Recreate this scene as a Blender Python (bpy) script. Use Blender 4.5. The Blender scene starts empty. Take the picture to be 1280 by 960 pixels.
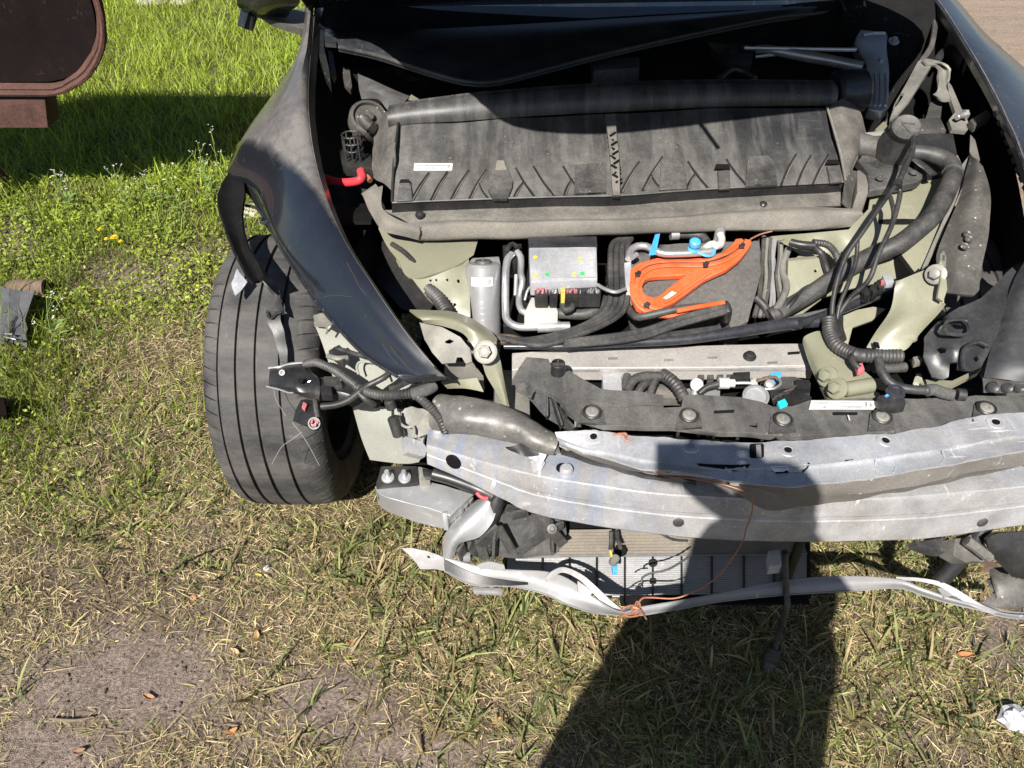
import bpy, bmesh, math, random
import numpy as np
from mathutils import Vector, Matrix, noise
from mathutils.geometry import delaunay_2d_cdt

R = math.radians
random.seed(7)
rng = np.random.default_rng(11)
SC = bpy.context.scene
COL = SC.collection

# ------------------------------------------------------------------ camera
H = 1.65                                   # eye height of the person holding the phone
TILT = R(40)                               # how far the phone looks down
FPX = 967.0                                # focal length in pixels of a 1280 px wide frame
CT, ST = math.cos(TILT), math.sin(TILT)
cam = bpy.data.cameras.new('camera')
cam.sensor_width = 36.0
cam.lens = 36.0 * FPX / 1280.0
cam.clip_start = 0.02
cam.clip_end = 500
camo = bpy.data.objects.new('camera', cam)
COL.objects.link(camo)
camo.location = (0, 0, H)
camo.rotation_euler = (R(90) - TILT, 0, 0)
SC.camera = camo

def ray(px, py):
    a = (px - 640.0) / FPX
    b = (480.0 - py) / FPX
    return Vector((a, CT + b * ST, -ST + b * CT))
def P(px, py, z):
    "world point seen at a photo position on a level z"
    d = ray(px, py)
    return d * ((z - H) / d.z) + Vector((0, 0, H))
def PY(px, py, y):
    "world point seen at a photo position at a distance y"
    d = ray(px, py)
    return d * (y / d.y) + Vector((0, 0, H))

# ------------------------------------------------------------------ sun, sky, exposure
ANTI = ray(828, 562).normalized()          # direction the light travels (shadow of the phone itself)
SUN_EL = math.asin(-ANTI.z)
SUN_AZ = math.atan2(-ANTI.x, -ANTI.y)      # compass direction of the sun from +Y
sun = bpy.data.lights.new('sun', 'SUN')
sun.energy = 5.0
sun.angle = R(0.55)
sun.color = (1.0, 0.955, 0.89)
suno = bpy.data.objects.new('sun', sun)
COL.objects.link(suno)
suno.rotation_euler = ANTI.to_track_quat('-Z', 'Y').to_euler()
suno.location = (-2, -6, 8)
W = bpy.data.worlds.new('World')
SC.world = W
W.use_nodes = True
wn = W.node_tree.nodes
sky = wn.new('ShaderNodeTexSky')
sky.sky_type = 'NISHITA'
sky.sun_disc = False
sky.sun_elevation = SUN_EL
sky.sun_rotation = SUN_AZ
sky.air_density = 1.0
sky.dust_density = 0.6
wn['Background'].inputs[1].default_value = 0.05
W.node_tree.links.new(sky.outputs[0], wn['Background'].inputs[0])
SC.view_settings.view_transform = 'Standard'
SC.view_settings.look = 'None'
SC.view_settings.exposure = 0.95
SC.view_settings.gamma = 1.0
SC.view_settings.use_curve_mapping = False
SC.render.engine = 'CYCLES'
SC.cycles.max_bounces = 6
SC.cycles.use_denoising = True

# ------------------------------------------------------------------ materials
def mat(name, col, rough=.5, metal=0., dust=None, var=.15, vscale=9., bump=None, coat=0., spec=.5,
        up=0., streak=None, emit=None, speck=None, grain=.16, mask=None, scuff=.35):
    """procedural surface: base colour with a little variation, optional dust (colour, amount, scale, extra rough),
    fine bump (scale, strength), dust settled on upward faces (up), streaks (colour, amount, vector scale), specks"""
    m = bpy.data.materials.new(name)
    m.use_nodes = True
    nt = m.node_tree
    N, L = nt.nodes, nt.links
    b = N['Principled BSDF']
    tc = N.new('ShaderNodeTexCoord')
    def nz(scale, detail=4., rough_=.55, vec=None):
        n = N.new('ShaderNodeTexNoise')
        n.inputs['Scale'].default_value = scale
        n.inputs['Detail'].default_value = detail
        n.inputs['Roughness'].default_value = rough_
        L.new(vec if vec else tc.outputs['Object'], n.inputs['Vector'])
        return n.outputs['Fac']
    def ramp(src, lo, hi):
        r = N.new('ShaderNodeMapRange')
        r.inputs['From Min'].default_value = lo
        r.inputs['From Max'].default_value = hi
        L.new(src, r.inputs['Value'])
        return r.outputs['Result']
    def math_(op, a, c):
        n = N.new('ShaderNodeMath'); n.operation = op
        for i, v in enumerate((a, c)):
            if isinstance(v, (int, float)): n.inputs[i].default_value = v
            else: L.new(v, n.inputs[i])
        n.use_clamp = True
        return n.outputs[0]
    def mix(f, a, c):
        n = N.new('ShaderNodeMix'); n.data_type = 'RGBA'
        if isinstance(f, (int, float)): n.inputs['Factor'].default_value = f
        else: L.new(f, n.inputs['Factor'])
        for k, v in (('A', a), ('B', c)):
            sk = [s for s in n.inputs if s.name == k and s.type == 'RGBA'][0]
            if isinstance(v, tuple): sk.default_value = (*v, 1)
            else: L.new(v, sk)
        return [s for s in n.outputs if s.type == 'RGBA'][0]
    lo = tuple(c * (1 - var) for c in col)
    hi = tuple(min(1, c * (1 + var)) for c in col)
    c = mix(ramp(nz(vscale), .3, .7), lo, hi)
    b.inputs['Roughness'].default_value = rough
    b.inputs['Metallic'].default_value = metal
    b.inputs['Specular IOR Level'].default_value = spec
    b.inputs['Coat Weight'].default_value = coat
    b.inputs['Coat Roughness'].default_value = .06
    if streak:
        mp = N.new('ShaderNodeMapping')
        mp.inputs['Scale'].default_value = streak[2]
        L.new(tc.outputs['Object'], mp.inputs['Vector'])
        f = math_('MULTIPLY', ramp(nz(1., 5., .6, mp.outputs[0]), .45, .75), streak[1])
        if len(streak) > 3:   # protective film left on one end only
            sx_ = N.new('ShaderNodeSeparateXYZ'); L.new(tc.outputs['Object'], sx_.inputs[0])
            f = math_('MULTIPLY', f, ramp(sx_.outputs['X'], streak[3], streak[4]))
        c = mix(f, c, streak[0])
    if dust:
        f = ramp(nz(dust[2], 9., .72), .36, .66)
        f2 = ramp(nz(dust[2] * 11, 5., .7), .34, .68)
        f = math_('MULTIPLY', f, math_('ADD', math_('MULTIPLY', f2, .6), .4))
        if up:
            g = N.new('ShaderNodeNewGeometry')
            s = N.new('ShaderNodeSeparateXYZ')
            L.new(g.outputs['Normal'], s.inputs[0])
            u = ramp(s.outputs['Z'], -.1, .95)
            f = math_('ADD', math_('MULTIPLY', f, 1 - up), math_('MULTIPLY', u, math_('MULTIPLY', math_('ADD', f, .45), up)))
        if mask:          # dirt, and painted sunlight on the fender, that stops along a line: (x, y, z weights, from, to, least)
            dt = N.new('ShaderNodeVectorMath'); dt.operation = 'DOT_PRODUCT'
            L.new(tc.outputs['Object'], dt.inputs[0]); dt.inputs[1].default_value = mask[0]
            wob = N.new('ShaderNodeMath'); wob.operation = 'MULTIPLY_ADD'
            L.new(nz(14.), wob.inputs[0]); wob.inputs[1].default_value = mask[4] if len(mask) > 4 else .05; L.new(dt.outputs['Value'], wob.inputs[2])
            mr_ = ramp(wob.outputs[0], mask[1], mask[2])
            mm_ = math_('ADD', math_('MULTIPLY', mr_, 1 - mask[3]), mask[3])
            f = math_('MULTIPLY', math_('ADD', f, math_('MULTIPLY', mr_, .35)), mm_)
        f = math_('MULTIPLY', f, dust[1])
        c = mix(f, c, dust[0])
        L.new(math_('ADD', math_('MULTIPLY', f, dust[3] if len(dust) > 3 else .5), rough), b.inputs['Roughness'])
        if metal:
            L.new(math_('MULTIPLY', math_('SUBTRACT', 1., f), metal), b.inputs['Metallic'])
        if coat:
            L.new(math_('MULTIPLY', math_('SUBTRACT', 1., math_('MULTIPLY', f, 1.3)), coat), b.inputs['Coat Weight'])
    if speck:
        v = N.new('ShaderNodeTexVoronoi')
        v.inputs['Scale'].default_value = speck[2]
        L.new(tc.outputs['Object'], v.inputs['Vector'])
        f = math_('MULTIPLY', ramp(v.outputs['Distance'], speck[3], speck[3] * .6), ramp(nz(14.), .48, .6))
        c = mix(math_('MULTIPLY', f, speck[1]), c, speck[0])
    if scuff:             # thin pale scratches lying every way
        for k, sc_ in enumerate(((90, 7, 30), (9, 80, 25))):
            mp = N.new('ShaderNodeMapping'); mp.inputs['Scale'].default_value = sc_; mp.inputs['Rotation'].default_value = (.3, .5 * k, .6 + k)
            L.new(tc.outputs['Object'], mp.inputs['Vector'])
            sf = math_('MULTIPLY', math_('MULTIPLY', ramp(nz(1., 2., .5, mp.outputs[0]), .66, .74), ramp(nz(6., 3.), .5, .62)), scuff)
            mxs = tuple(min(.8, v * 1.5 + .10) for v in col)
            c = mix(sf, c, mxs)
    if grain:
        gm_ = N.new('ShaderNodeMapRange'); gm_.inputs['From Min'].default_value = .3; gm_.inputs['From Max'].default_value = .7
        gm_.inputs['To Min'].default_value = 1 - grain; gm_.inputs['To Max'].default_value = 1 + grain
        L.new(nz(230., 3., .7), gm_.inputs['Value'])
        vs_ = N.new('ShaderNodeVectorMath'); vs_.operation = 'SCALE'
        L.new(c, vs_.inputs[0]); L.new(gm_.outputs[0], vs_.inputs['Scale'])
        c = vs_.outputs[0]
    L.new(c, b.inputs['Base Color'])
    if bump:
        bn = N.new('ShaderNodeBump')
        bn.inputs['Strength'].default_value = bump[1]
        bn.inputs['Distance'].default_value = bump[2] if len(bump) > 2 else .002
        L.new(nz(bump[0], 5., .6), bn.inputs['Height'])
        L.new(bn.outputs[0], b.inputs['Normal'])
    if emit:
        b.inputs['Emission Strength'].default_value = emit
    return m

DUST = (.25, .235, .212)
M = {}
M['paint'] = mat('black_paint', (.006, .008, .012), .25, 0, (( .20, .185, .17), .16, 5., .5), coat=.35, up=.2, grain=.1, speck=((.5, .48, .45), .7, 60, .10), bump=(30, .05))
M['paint_fender'] = mat('dusty_sunlit_fender_paint', (.007, .009, .014), .24, 0, ((.23, .21, .19), .62, 4., .5), coat=.7, up=.2, grain=.1, mask=((1.4, 1, 0), -.985, -.955, .05, .04), speck=((.4, .39, .37), .45, 110, .07), bump=(30, .05))  # real dust plus painted grey where the sun grazes the upper fender
M['paint_matte'] = mat('dulled_black_paint', (.009, .011, .015), .5, 0, ((.22, .20, .18), .22, 5., .3), up=.1, speck=((.4, .38, .36), .6, 85, .08), grain=.15)
M['paint_dusty'] = mat('dusty_black_paint', (.012, .013, .015), .35, 0, ((.25, .22, .20), .6, 4., .4), coat=.3, up=.5)
M['plastic'] = mat('dusty_black_plastic', (.024, .024, .025), .5, 0, (DUST, .48, 9., .35), up=.18, bump=(160, .25, .001), speck=((.55, .5, .44), .6, 90, .12))
M['tray'] = mat('tray_plastic', (.017, .018, .020), .42, 0, ((.235, .222, .20), .48, 5., .4), up=.06, mask=((0, -1, 0), -.24, -.08, .45, .08), bump=(220, .35, .001), speck=((.5, .47, .42), .5, 75, .09),
                streak=((.22, .21, .195), .38, (34, 5, 5)))
M['cleanplastic'] = mat('black_plastic', (.010, .010, .011), .38, 0, (DUST, .13, 9., .3), up=.2, bump=(120, .15, .001))
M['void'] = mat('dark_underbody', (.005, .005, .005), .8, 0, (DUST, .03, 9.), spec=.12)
M['foam'] = mat('seal_foam', (.135, .124, .108), .95, 0, ((.235, .212, .18), .6, 9.), bump=(260, .5, .002))
M['ledge'] = mat('dusty_ledge', (.045, .043, .040), .75, 0, ((.26, .238, .203), .66, 9.), up=.4, bump=(180, .4, .001))
M['alu'] = mat('weathered_aluminium', (.44, .44, .45), .42, .5, ((.21, .19, .17), .85, 6., .3), var=.3, vscale=16,
               bump=(90, .2, .001), streak=((.24, .36, .60), .9, (26, 8, 2), .10, -.10), grain=.14, scuff=.7, speck=((.8, .8, .8), .8, 60, .12))
M['alu2'] = mat('crumpled_aluminium', (.45, .455, .475), .42, .45, ((.24, .22, .195), .8, 6., .4), var=.25, vscale=14,
                bump=(60, .3, .002), streak=((.32, .38, .48), .45, (40, 10, 3)), grain=.14, scuff=.6, speck=((.85, .85, .85), .8, 50, .14))
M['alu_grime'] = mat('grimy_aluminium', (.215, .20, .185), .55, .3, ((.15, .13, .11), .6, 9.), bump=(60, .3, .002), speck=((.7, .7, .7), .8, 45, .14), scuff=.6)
M['cast'] = mat('cast_aluminium', (.40, .40, .405), .36, .6, ((.27, .25, .225), .45, 7.), var=.12, vscale=6, bump=(50, .15, .002), grain=.06, scuff=.5)
M['horn'] = mat('dusty_grey_tube', (.085, .083, .08), .34, .1, ((.30, .275, .235), .6, 12.), up=.1, bump=(60, .25, .002), grain=.12, speck=((.45, .4, .33), .6, 50, .2))
M['alubar'] = mat('dusty_crossbar', (.37, .355, .335), .5, .3, ((.40, .36, .31), .6, 12.), bump=(140, .3, .001), speck=((.25, .22, .2), .5, 80, .1))
M['bright'] = mat('bright_metal', (.48, .48, .49), .32, .75, ((.33, .31, .28), .35, 9.), var=.15, bump=(50, .1), grain=.05)
M['bar'] = mat('dull_bar_metal', (.22, .22, .225), .50, .35, ((.22, .205, .185), .75, 8., .3), var=.22, vscale=7, bump=(50, .12, .001), speck=((.7, .7, .7), .6, 70, .08), grain=.05, scuff=.6)
M['sage'] = mat('grey_green_primer', (.19, .19, .13), .34, 0, ((.26, .24, .185), .55, 5., .4), var=.06, up=.1, coat=.3, bump=(40, .05), speck=((.10, .09, .07), .5, 70, .07), grain=.07, scuff=.2)
M['sagepale'] = mat('pale_primer', (.26, .265, .23), .40, 0, ((.20, .19, .165), .6, 6., .4), var=.06, bump=(40, .08), grain=.08, coat=.15)
M['greyplate'] = mat('grey_steel_plate', (.20, .195, .175), .42, .3, ((.28, .255, .215), .6, 9.), bump=(60, .2, .001), grain=.12)
M['duct'] = mat('grey_dusty_duct', (.048, .046, .042), .42, .15, ((.22, .205, .18), .45, 7.), up=.1, bump=(90, .25, .001), speck=((.6, .56, .5), .8, 55, .16))
M['darkmetal'] = mat('dark_coated_steel', (.022, .0225, .024), .36, .3, (DUST, .17, 9., .4), bump=(70, .15, .001))
M['rubber'] = mat('tyre_rubber', (.022, .0217, .022), .7, 0, ((.10, .095, .087), .62, 12.), var=.2, bump=(240, .3, .001), streak=((.17, .155, .14), .6, (3, 12, 12)))
M['hose'] = mat('rubber_hose', (.017, .017, .018), .5, 0, (DUST, .36, 14., .3), up=.12, bump=(170, .3, .001))
M['cable'] = mat('black_cable', (.012, .012, .013), .42, 0, (DUST, .25, 14., .3))
M['cloth'] = mat('cloth_wrapped_loom', (.045, .045, .046), .9, 0, (DUST, .4, 14.), bump=(300, .6, .002))
M['sleeve'] = mat('slick_sleeve', (.012, .014, .020), .28, 0, (DUST, .2, 9., .4), bump=(60, .2, .002))
M['orange'] = mat('orange_plastic', (.66, .085, .016), .42, 0, ((.5, .24, .14), .45, 12.), var=.1, bump=(50, .06), grain=.1)
M['red'] = mat('red_cable', (.62, .03, .045), .45, 0, (DUST, .2, 9.))
M['pink'] = mat('pink_pins', (.50, .11, .13), .5, 0, (DUST, .4, 30.))
M['blue'] = mat('blue_cap', (.06, .36, .72), .4, 0, (DUST, .15, 9.))
M['cyan'] = mat('cyan_clip', (.02, .58, .66), .4)
M['yellow'] = mat('yellow_tab', (.55, .42, .05), .5, 0, (DUST, .4, 30.))
M['green'] = mat('green_dot', (.04, .40, .10), .5)
M['felt'] = mat('grey_felt', (.075, .072, .068), .98, 0, ((.19, .175, .16), .55, 90.), bump=(420, .8, .002))
M['white'] = mat('paper_label', (.58, .59, .58), .55, 0, (DUST, .3, 9.))
M['ink'] = mat('label_print', (.30, .30, .31), .6)
M['whiteplastic'] = mat('white_plastic', (.46, .45, .42), .5, 0, (DUST, .3, 12.))
M['copper'] = mat('copper_wire', (.34, .13, .07), .45, .4, (DUST, .3, 60.))
M['endcap'] = mat('dusty_end_cap', (.055, .052, .047), .6, 0, ((.22, .20, .17), .6, 11.), bump=(90, .4, .002), grain=.12)
M['glass'] = mat('windscreen_glass', (.003, .008, .015), .04, 0, (DUST, .06, 5., .3), coat=1., spec=.6)
M['chrome'] = mat('wheel_rim', (.08, .08, .085), .4, .6, (DUST, .35, 12.))
M['fin'] = mat('radiator_fins', (.20, .20, .205), .5, .3, ((.24, .22, .19), .5, 20.), bump=(200, .3, .001))
M['slat'] = mat('dusty_slats', (.15, .13, .105), .75, 0, ((.24, .205, .165), .6, 20.))
M['rust'] = mat('rusty_steel', (.040, .020, .016), .85, .1, ((.15, .06, .042), .8, 7., .1), var=.35, bump=(70, .8, .004))
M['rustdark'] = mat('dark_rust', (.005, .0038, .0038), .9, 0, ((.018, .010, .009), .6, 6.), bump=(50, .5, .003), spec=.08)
M['clay'] = mat('brown_clay', (.10, .06, .04), .9, 0, ((.2, .16, .13), .6, 9.), bump=(50, .6, .004))
M['rag'] = mat('grey_rag', (.032, .034, .044), .7, 0, (DUST, .3, 12.), bump=(20, .4, .01))
M['sheet'] = mat('grey_sheet', (.30, .31, .34), .6, 0, (DUST, .4, 9.), bump=(20, .4, .01))
M['leaf'] = mat('dry_leaf', (.42, .20, .08), .8, 0, ((.3, .2, .12), .5, 40.), bump=(120, .5, .002))
M['twig'] = mat('dry_twig', (.16, .12, .085), .9, bump=(120, .6, .002))
M['stone'] = mat('pale_stone', (.42, .37, .32), .9, 0, ((.3, .26, .22), .6, 14.), bump=(60, .6, .004))
M['paper'] = mat('crumpled_paper', (.50, .50, .53), .7, bump=(40, .3, .004))
M['petal_y'] = mat('dandelion_petals', (.85, .55, .02), .6)
M['petal_w'] = mat('white_petals', (.80, .80, .76), .6)
M['stem'] = mat('weed_stem', (.16, .24, .06), .7)

# ------------------------------------------------------------------ mesh builder
def cr(pts, n):
    "Catmull-Rom through pts, n points spread evenly"
    pts = [Vector(p) for p in pts]
    if len(pts) == 2:
        return [pts[0].lerp(pts[1], i / (n - 1)) for i in range(n)]
    q = [pts[0] * 2 - pts[1]] + pts + [pts[-1] * 2 - pts[-2]]
    dense = []
    for i in range(1, len(q) - 2):
        for k in range(16):
            t = k / 16
            a, b, c, d = q[i - 1], q[i], q[i + 1], q[i + 2]
            dense.append(.5 * (2 * b + (c - a) * t + (2 * a - 5 * b + 4 * c - d) * t * t + (3 * b - a - 3 * c + d) * t ** 3))
    dense.append(pts[-1])
    L = [0]
    for i in range(1, len(dense)):
        L.append(L[-1] + (dense[i] - dense[i - 1]).length)
    out, j = [], 0
    for i in range(n):
        s = L[-1] * i / (n - 1)
        while j < len(L) - 2 and L[j + 1] < s: j += 1
        u = (s - L[j]) / max(1e-9, L[j + 1] - L[j])
        out.append(dense[j].lerp(dense[j + 1], min(1, u)))
    return out

def lin(pts, n):
    "evenly spread along straight segments, keeping every given corner"
    pts = [Vector(p) for p in pts]
    seg = [(pts[i + 1] - pts[i]).length for i in range(len(pts) - 1)]
    tot = sum(seg)
    out = [pts[0]]
    for i, s in enumerate(seg):
        k = max(1, round((n - 1) * s / tot))
        for j in range(1, k + 1): out.append(pts[i].lerp(pts[i + 1], j / k))
    return out

def inside(p, poly):
    x, y = p; c = False; j = len(poly) - 1
    for i in range(len(poly)):
        xi, yi = poly[i][:2]; xj, yj = poly[j][:2]
        if (yi > y) != (yj > y) and x < (xj - xi) * (y - yi) / (yj - yi) + xi: c = not c
        j = i
    return c
def edge_dist(p, poly):
    best = 1e9
    for i in range(len(poly)):
        a = Vector(poly[i][:2]); b = Vector(poly[(i + 1) % len(poly)][:2]); q = Vector(p)
        t = max(0, min(1, (q - a).dot(b - a) / max(1e-9, (b - a).length_squared)))
        best = min(best, (a + (b - a) * t - q).length)
    return best
def zfield(ctrl):
    if isinstance(ctrl, (int, float)): return lambda x, y: ctrl
    if callable(ctrl): return ctrl
    A = np.array(ctrl, float)
    D = A[:, :2] - A[:, :2].mean(0)
    U, S, Vt = np.linalg.svd(D, full_matrices=True)
    if len(S) < 2 or S[1] < .2 * S[0]:      # points nearly on one line: level across that line
        c = A.mean(0); q = Vt[1] * S[0] * .7
        A = np.vstack([A, [c[0] + q[0], c[1] + q[1], c[2]], [c[0] - q[0], c[1] - q[1], c[2]]])
    X = np.c_[A[:, 0], A[:, 1], np.ones(len(A))]
    s, *_ = np.linalg.lstsq(X, A[:, 2], rcond=None)
    res = A[:, 2] - X @ s
    def f(x, y):
        d = (A[:, 0] - x) ** 2 + (A[:, 1] - y) ** 2 + 9
        w = 1 / d ** 1.5
        return float(s[0] * x + s[1] * y + s[2] + (w * res).sum() / w.sum())
    return f

class MB:
    def __init__(s): s.v, s.f = [], []
    def add(s, vs, fs):
        o = len(s.v)
        s.v += [Vector(v) for v in vs]
        s.f += [tuple(i + o for i in f) for f in fs]
        return s
    # tube through world points; rad may be a number or a list matching the points
    def tube(s, pts, rad, n=10, seg=None, corr=0., pitch=.006, cap=True, flat=None, smooth=True):
        pts = [Vector(p) for p in pts]
        tot = sum((pts[i + 1] - pts[i]).length for i in range(len(pts) - 1))
        if corr: seg = max(8, int(tot / pitch) * 2)
        if seg is None: seg = max(3, min(64, int(tot / .010) + 2))
        c = cr(pts, seg) if smooth else lin(pts, seg)
        seg = len(c)
        up = None
        vs = []
        for i, p in enumerate(c):
            t = (c[min(i + 1, seg - 1)] - c[max(i - 1, 0)]).normalized()
            if up is None:
                up = Vector((0, 0, 1)) if abs(t.z) < .9 else Vector((0, 1, 0))
            side = t.cross(up)
            if side.length < 1e-4: side = t.orthogonal()
            side.normalize(); up = side.cross(t).normalized()
            r = rad
            if isinstance(rad, (list, tuple)):
                u = i / (seg - 1) * (len(rad) - 1); k = min(int(u), len(rad) - 2)
                r = rad[k] + (rad[k + 1] - rad[k]) * (u - k)
            if corr and i % 2: r *= (1 - corr)
            fx, fy = (1, 1) if flat is None else flat
            for k in range(n):
                a = 2 * math.pi * k / n
                vs.append(p + side * (r * fx * math.cos(a)) + up * (r * fy * math.sin(a)))
        fs = []
        for i in range(seg - 1):
            for k in range(n):
                k2 = (k + 1) % n
                fs.append((i * n + k, i * n + k2, (i + 1) * n + k2, (i + 1) * n + k))
        if cap:
            fs.append(tuple(range(n - 1, -1, -1)))
            fs.append(tuple(range((seg - 1) * n, seg * n)))
        return s.add(vs, fs)
    def lathe(s, prof, c, axis=(0, 0, 1), n=20, ref=None, sq=None):
        "prof: (radius, height) list from base to top round axis through c"
        ax = Vector(axis).normalized()
        e1 = Vector(ref).normalized() if ref else ax.orthogonal().normalized()
        e1 = (e1 - ax * e1.dot(ax)).normalized()
        e2 = ax.cross(e1)
        c = Vector(c)
        vs, fs = [], []
        for r, h in prof:
            for k in range(n):
                a = 2 * math.pi * k / n
                vs.append(c + ax * h + e1 * (r * math.cos(a)) + e2 * (r * math.sin(a) * (sq or 1)))
        for i in range(len(prof) - 1):
            for k in range(n):
                k2 = (k + 1) % n
                fs.append((i * n + k, i * n + k2, (i + 1) * n + k2, (i + 1) * n + k))
        fs.append(tuple(range(n - 1, -1, -1)))
        fs.append(tuple(range((len(prof) - 1) * n, len(prof) * n)))
        return s.add(vs, fs)
    def cyl(s, a, b, r, n=16, bev=.12):
        a, b = Vector(a), Vector(b); h = (b - a).length; e = min(r * bev * 1.5, h * .3)
        return s.lathe([(r - e, 0), (r, e), (r, h - e), (r - e, h)], a, b - a, n)
    def bolt(s, c, axis, r):
        s.lathe([(r * 1.75, 0), (r * 1.7, r * .3), (r * 1.3, r * .42)], c, axis, 18)
        c2 = Vector(c) + Vector(axis).normalized() * r * .35
        s.lathe([(r, 0), (r, r * .85), (r * .88, r * 1.05)], c2, axis, 6)
        return s.lathe([(r * .8, 0), (r * .45, r * .12)], c2 + Vector(axis).normalized() * r * 1.04, axis, 12)
    def hexa(s, q, bev=0.):
        "box from 8 points: bottom 4 then top 4, same order"
        bm = bmesh.new()
        vs = [bm.verts.new(Vector(p)) for p in q]
        for f in ((3, 2, 1, 0), (4, 5, 6, 7), (0, 1, 5, 4), (1, 2, 6, 5), (2, 3, 7, 6), (3, 0, 4, 7)):
            bm.faces.new([vs[i] for i in f])
        if bev:
            bmesh.ops.bevel(bm, geom=list(bm.edges), offset=bev, segments=2, profile=.6, affect='EDGES')
        bm.verts.index_update()
        s.add([v.co.copy() for v in bm.verts], [tuple(v.index for v in f.verts) for f in bm.faces])
        bm.free()
        return s
    def boxpx(s, quad, z, h, bev=.003, taper=0.):
        "photo quad whose top lies at level z (number or list), body h deep straight down"
        zs = z if isinstance(z, (list, tuple)) else [z] * 4
        top = [P(x, y, zz) for (x, y), zz in zip(quad, zs)]
        c = sum(top, Vector()) / 4
        bot = [(t - c) * (1 + taper) + c - Vector((0, 0, h)) for t in top]
        if (top[1] - top[0]).cross(top[2] - top[0]).z < 0:
            top.reverse(); bot.reverse()
        return s.hexa(bot + top, bev)
    def box(s, c, size, rot=None, bev=.003):
        c = Vector(c); x, y, z = [v / 2 for v in size]
        q = [Vector(p) for p in ((-x, -y, -z), (x, -y, -z), (x, y, -z), (-x, y, -z), (-x, -y, z), (x, -y, z), (x, y, z), (-x, y, z))]
        if rot is not None: q = [rot @ p for p in q]
        return s.hexa([p + c for p in q], bev)
    def bar(s, a, b, w, h, bev=.001, up=(0, 0, 1)):
        a, b = Vector(a), Vector(b); d = (b - a).normalized()
        sd = d.cross(Vector(up)).normalized() * (w / 2); u = sd.cross(d).normalized() * (h / 2)
        q = [a - sd - u, b - sd - u, b + sd - u, a + sd - u, a - sd + u, b - sd + u, b + sd + u, a + sd + u]
        return s.hexa(q, bev)
    def grid(s, rows, thick=.003, down=None, closed=False):
        "rows of equally many world points -> sheet with thickness (towards -normal, or along 'down')"
        nr, nc = len(rows), len(rows[0])
        pts = [[Vector(p) for p in r] for r in rows]
        vs = [p for r in pts for p in r]
        if thick:
            for i in range(nr):
                for j in range(nc):
                    a = pts[min(i + 1, nr - 1)][j] - pts[max(i - 1, 0)][j]
                    b = pts[i][min(j + 1, nc - 1)] - pts[i][max(j - 1, 0)]
                    n = a.cross(b)
                    if n.length < 1e-12: n = Vector((0, 0, 1))
                    n.normalize()
                    view = pts[i][j] - Vector((0, 0, H))
                    if down is not None:
                        n = Vector(down) * -1
                    elif n.dot(view) > 0: n = -n
                    vs.append(pts[i][j] - n * thick)
        fs = []
        o = nr * nc
        for i in range(nr - 1):
            for j in range(nc - 1):
                q = (i * nc + j, i * nc + j + 1, (i + 1) * nc + j + 1, (i + 1) * nc + j)
                fs.append(q)
                if thick: fs.append(tuple(k + o for k in reversed(q)))
        if thick:
            def wall(a, b): fs.append((a, b, b + o, a + o))
            for j in range(nc - 1):
                wall(j + 1, j); wall((nr - 1) * nc + j, (nr - 1) * nc + j + 1)
            for i in range(nr - 1):
                wall(i * nc, (i + 1) * nc); wall((i + 1) * nc + nc - 1, i * nc + nc - 1)
        return s.add(vs, fs)
    def sheet(s, rows, n=24, sub=4, thick=.003, curve=True, dent=None, down=None, crease=False):
        "rows of photo points (px, py, z); smoothed along each row and across the rows"
        W_ = [[P(*p) for p in r] for r in rows]
        R_ = [cr(r, n) if curve else cr(lin(r, 4 * n), n) for r in W_]
        cols = []
        for j in range(n):
            c = [r[j] for r in R_]
            if crease: # straight between rows
                o = []
                for a, b in zip(c, c[1:]):
                    o += [a.lerp(b, k / sub) for k in range(sub)]
                cols.append(o + [c[-1]])
            else:
                cols.append(cr(c, (len(c) - 1) * sub + 1))
        G = [[cols[j][i] for j in range(n)] for i in range(len(cols[0]))]
        if dent: G = [[dentf(p, dent) for p in r] for r in G]
        return s.grid(G, thick, down)
    def plate(s, outline, z, thick=.003, holes=(), sp=14, dent=None, down=None, zh=None):
        "photo outline (px, py) filled at a level field z, with holes, refined inside"
        zf = zfield(z)
        pts, edges = [], []
        for loop in [outline] + list(holes):
            o = len(pts)
            fine = []
            for i in range(len(loop)):
                a = Vector(loop[i][:2]); b = Vector(loop[(i + 1) % len(loop)][:2])
                k = max(1, int((b - a).length / sp))
                for j in range(k): fine.append(a.lerp(b, j / k))
            pts += fine
            edges += [(o + i, o + (i + 1) % len(fine)) for i in range(len(fine))]
        xs = [p[0] for p in outline]; ys = [p[1] for p in outline]
        x = min(xs)
        while x < max(xs):
            y = min(ys)
            while y < max(ys):
                q = (x + random.uniform(-.2, .2) * sp, y + random.uniform(-.2, .2) * sp)
                if inside(q, outline) and edge_dist(q, outline) > sp * .5 and not any(inside(q, h) or edge_dist(q, h) < sp * .4 for h in holes):
                    pts.append(Vector(q))
                y += sp
            x += sp
        vo, eo, fo, *_ = delaunay_2d_cdt([Vector(p) for p in pts], edges, [], 0, 1e-4)
        fs = []
        for f in fo:
            c = sum((vo[i] for i in f), Vector((0, 0))) / len(f)
            if inside(c, outline) and not any(inside(c, h) for h in holes): fs.append(tuple(f))
        w = [P(p.x, p.y, zf(p.x, p.y)) for p in vo]
        if dent: w = [dentf(p, dent) for p in w]
        nrm = Vector()
        for f in fs:
            n = (w[f[1]] - w[f[0]]).cross(w[f[2]] - w[f[0]])
            if n.dot(w[f[0]] - Vector((0, 0, H))) > 0: n = -n
            nrm += n
        nrm.normalize()
        d = Vector(down) if down is not None else -nrm
        o = len(w)
        allv = w + [p + d * thick for p in w]
        af = []
        cnt = {}
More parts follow.
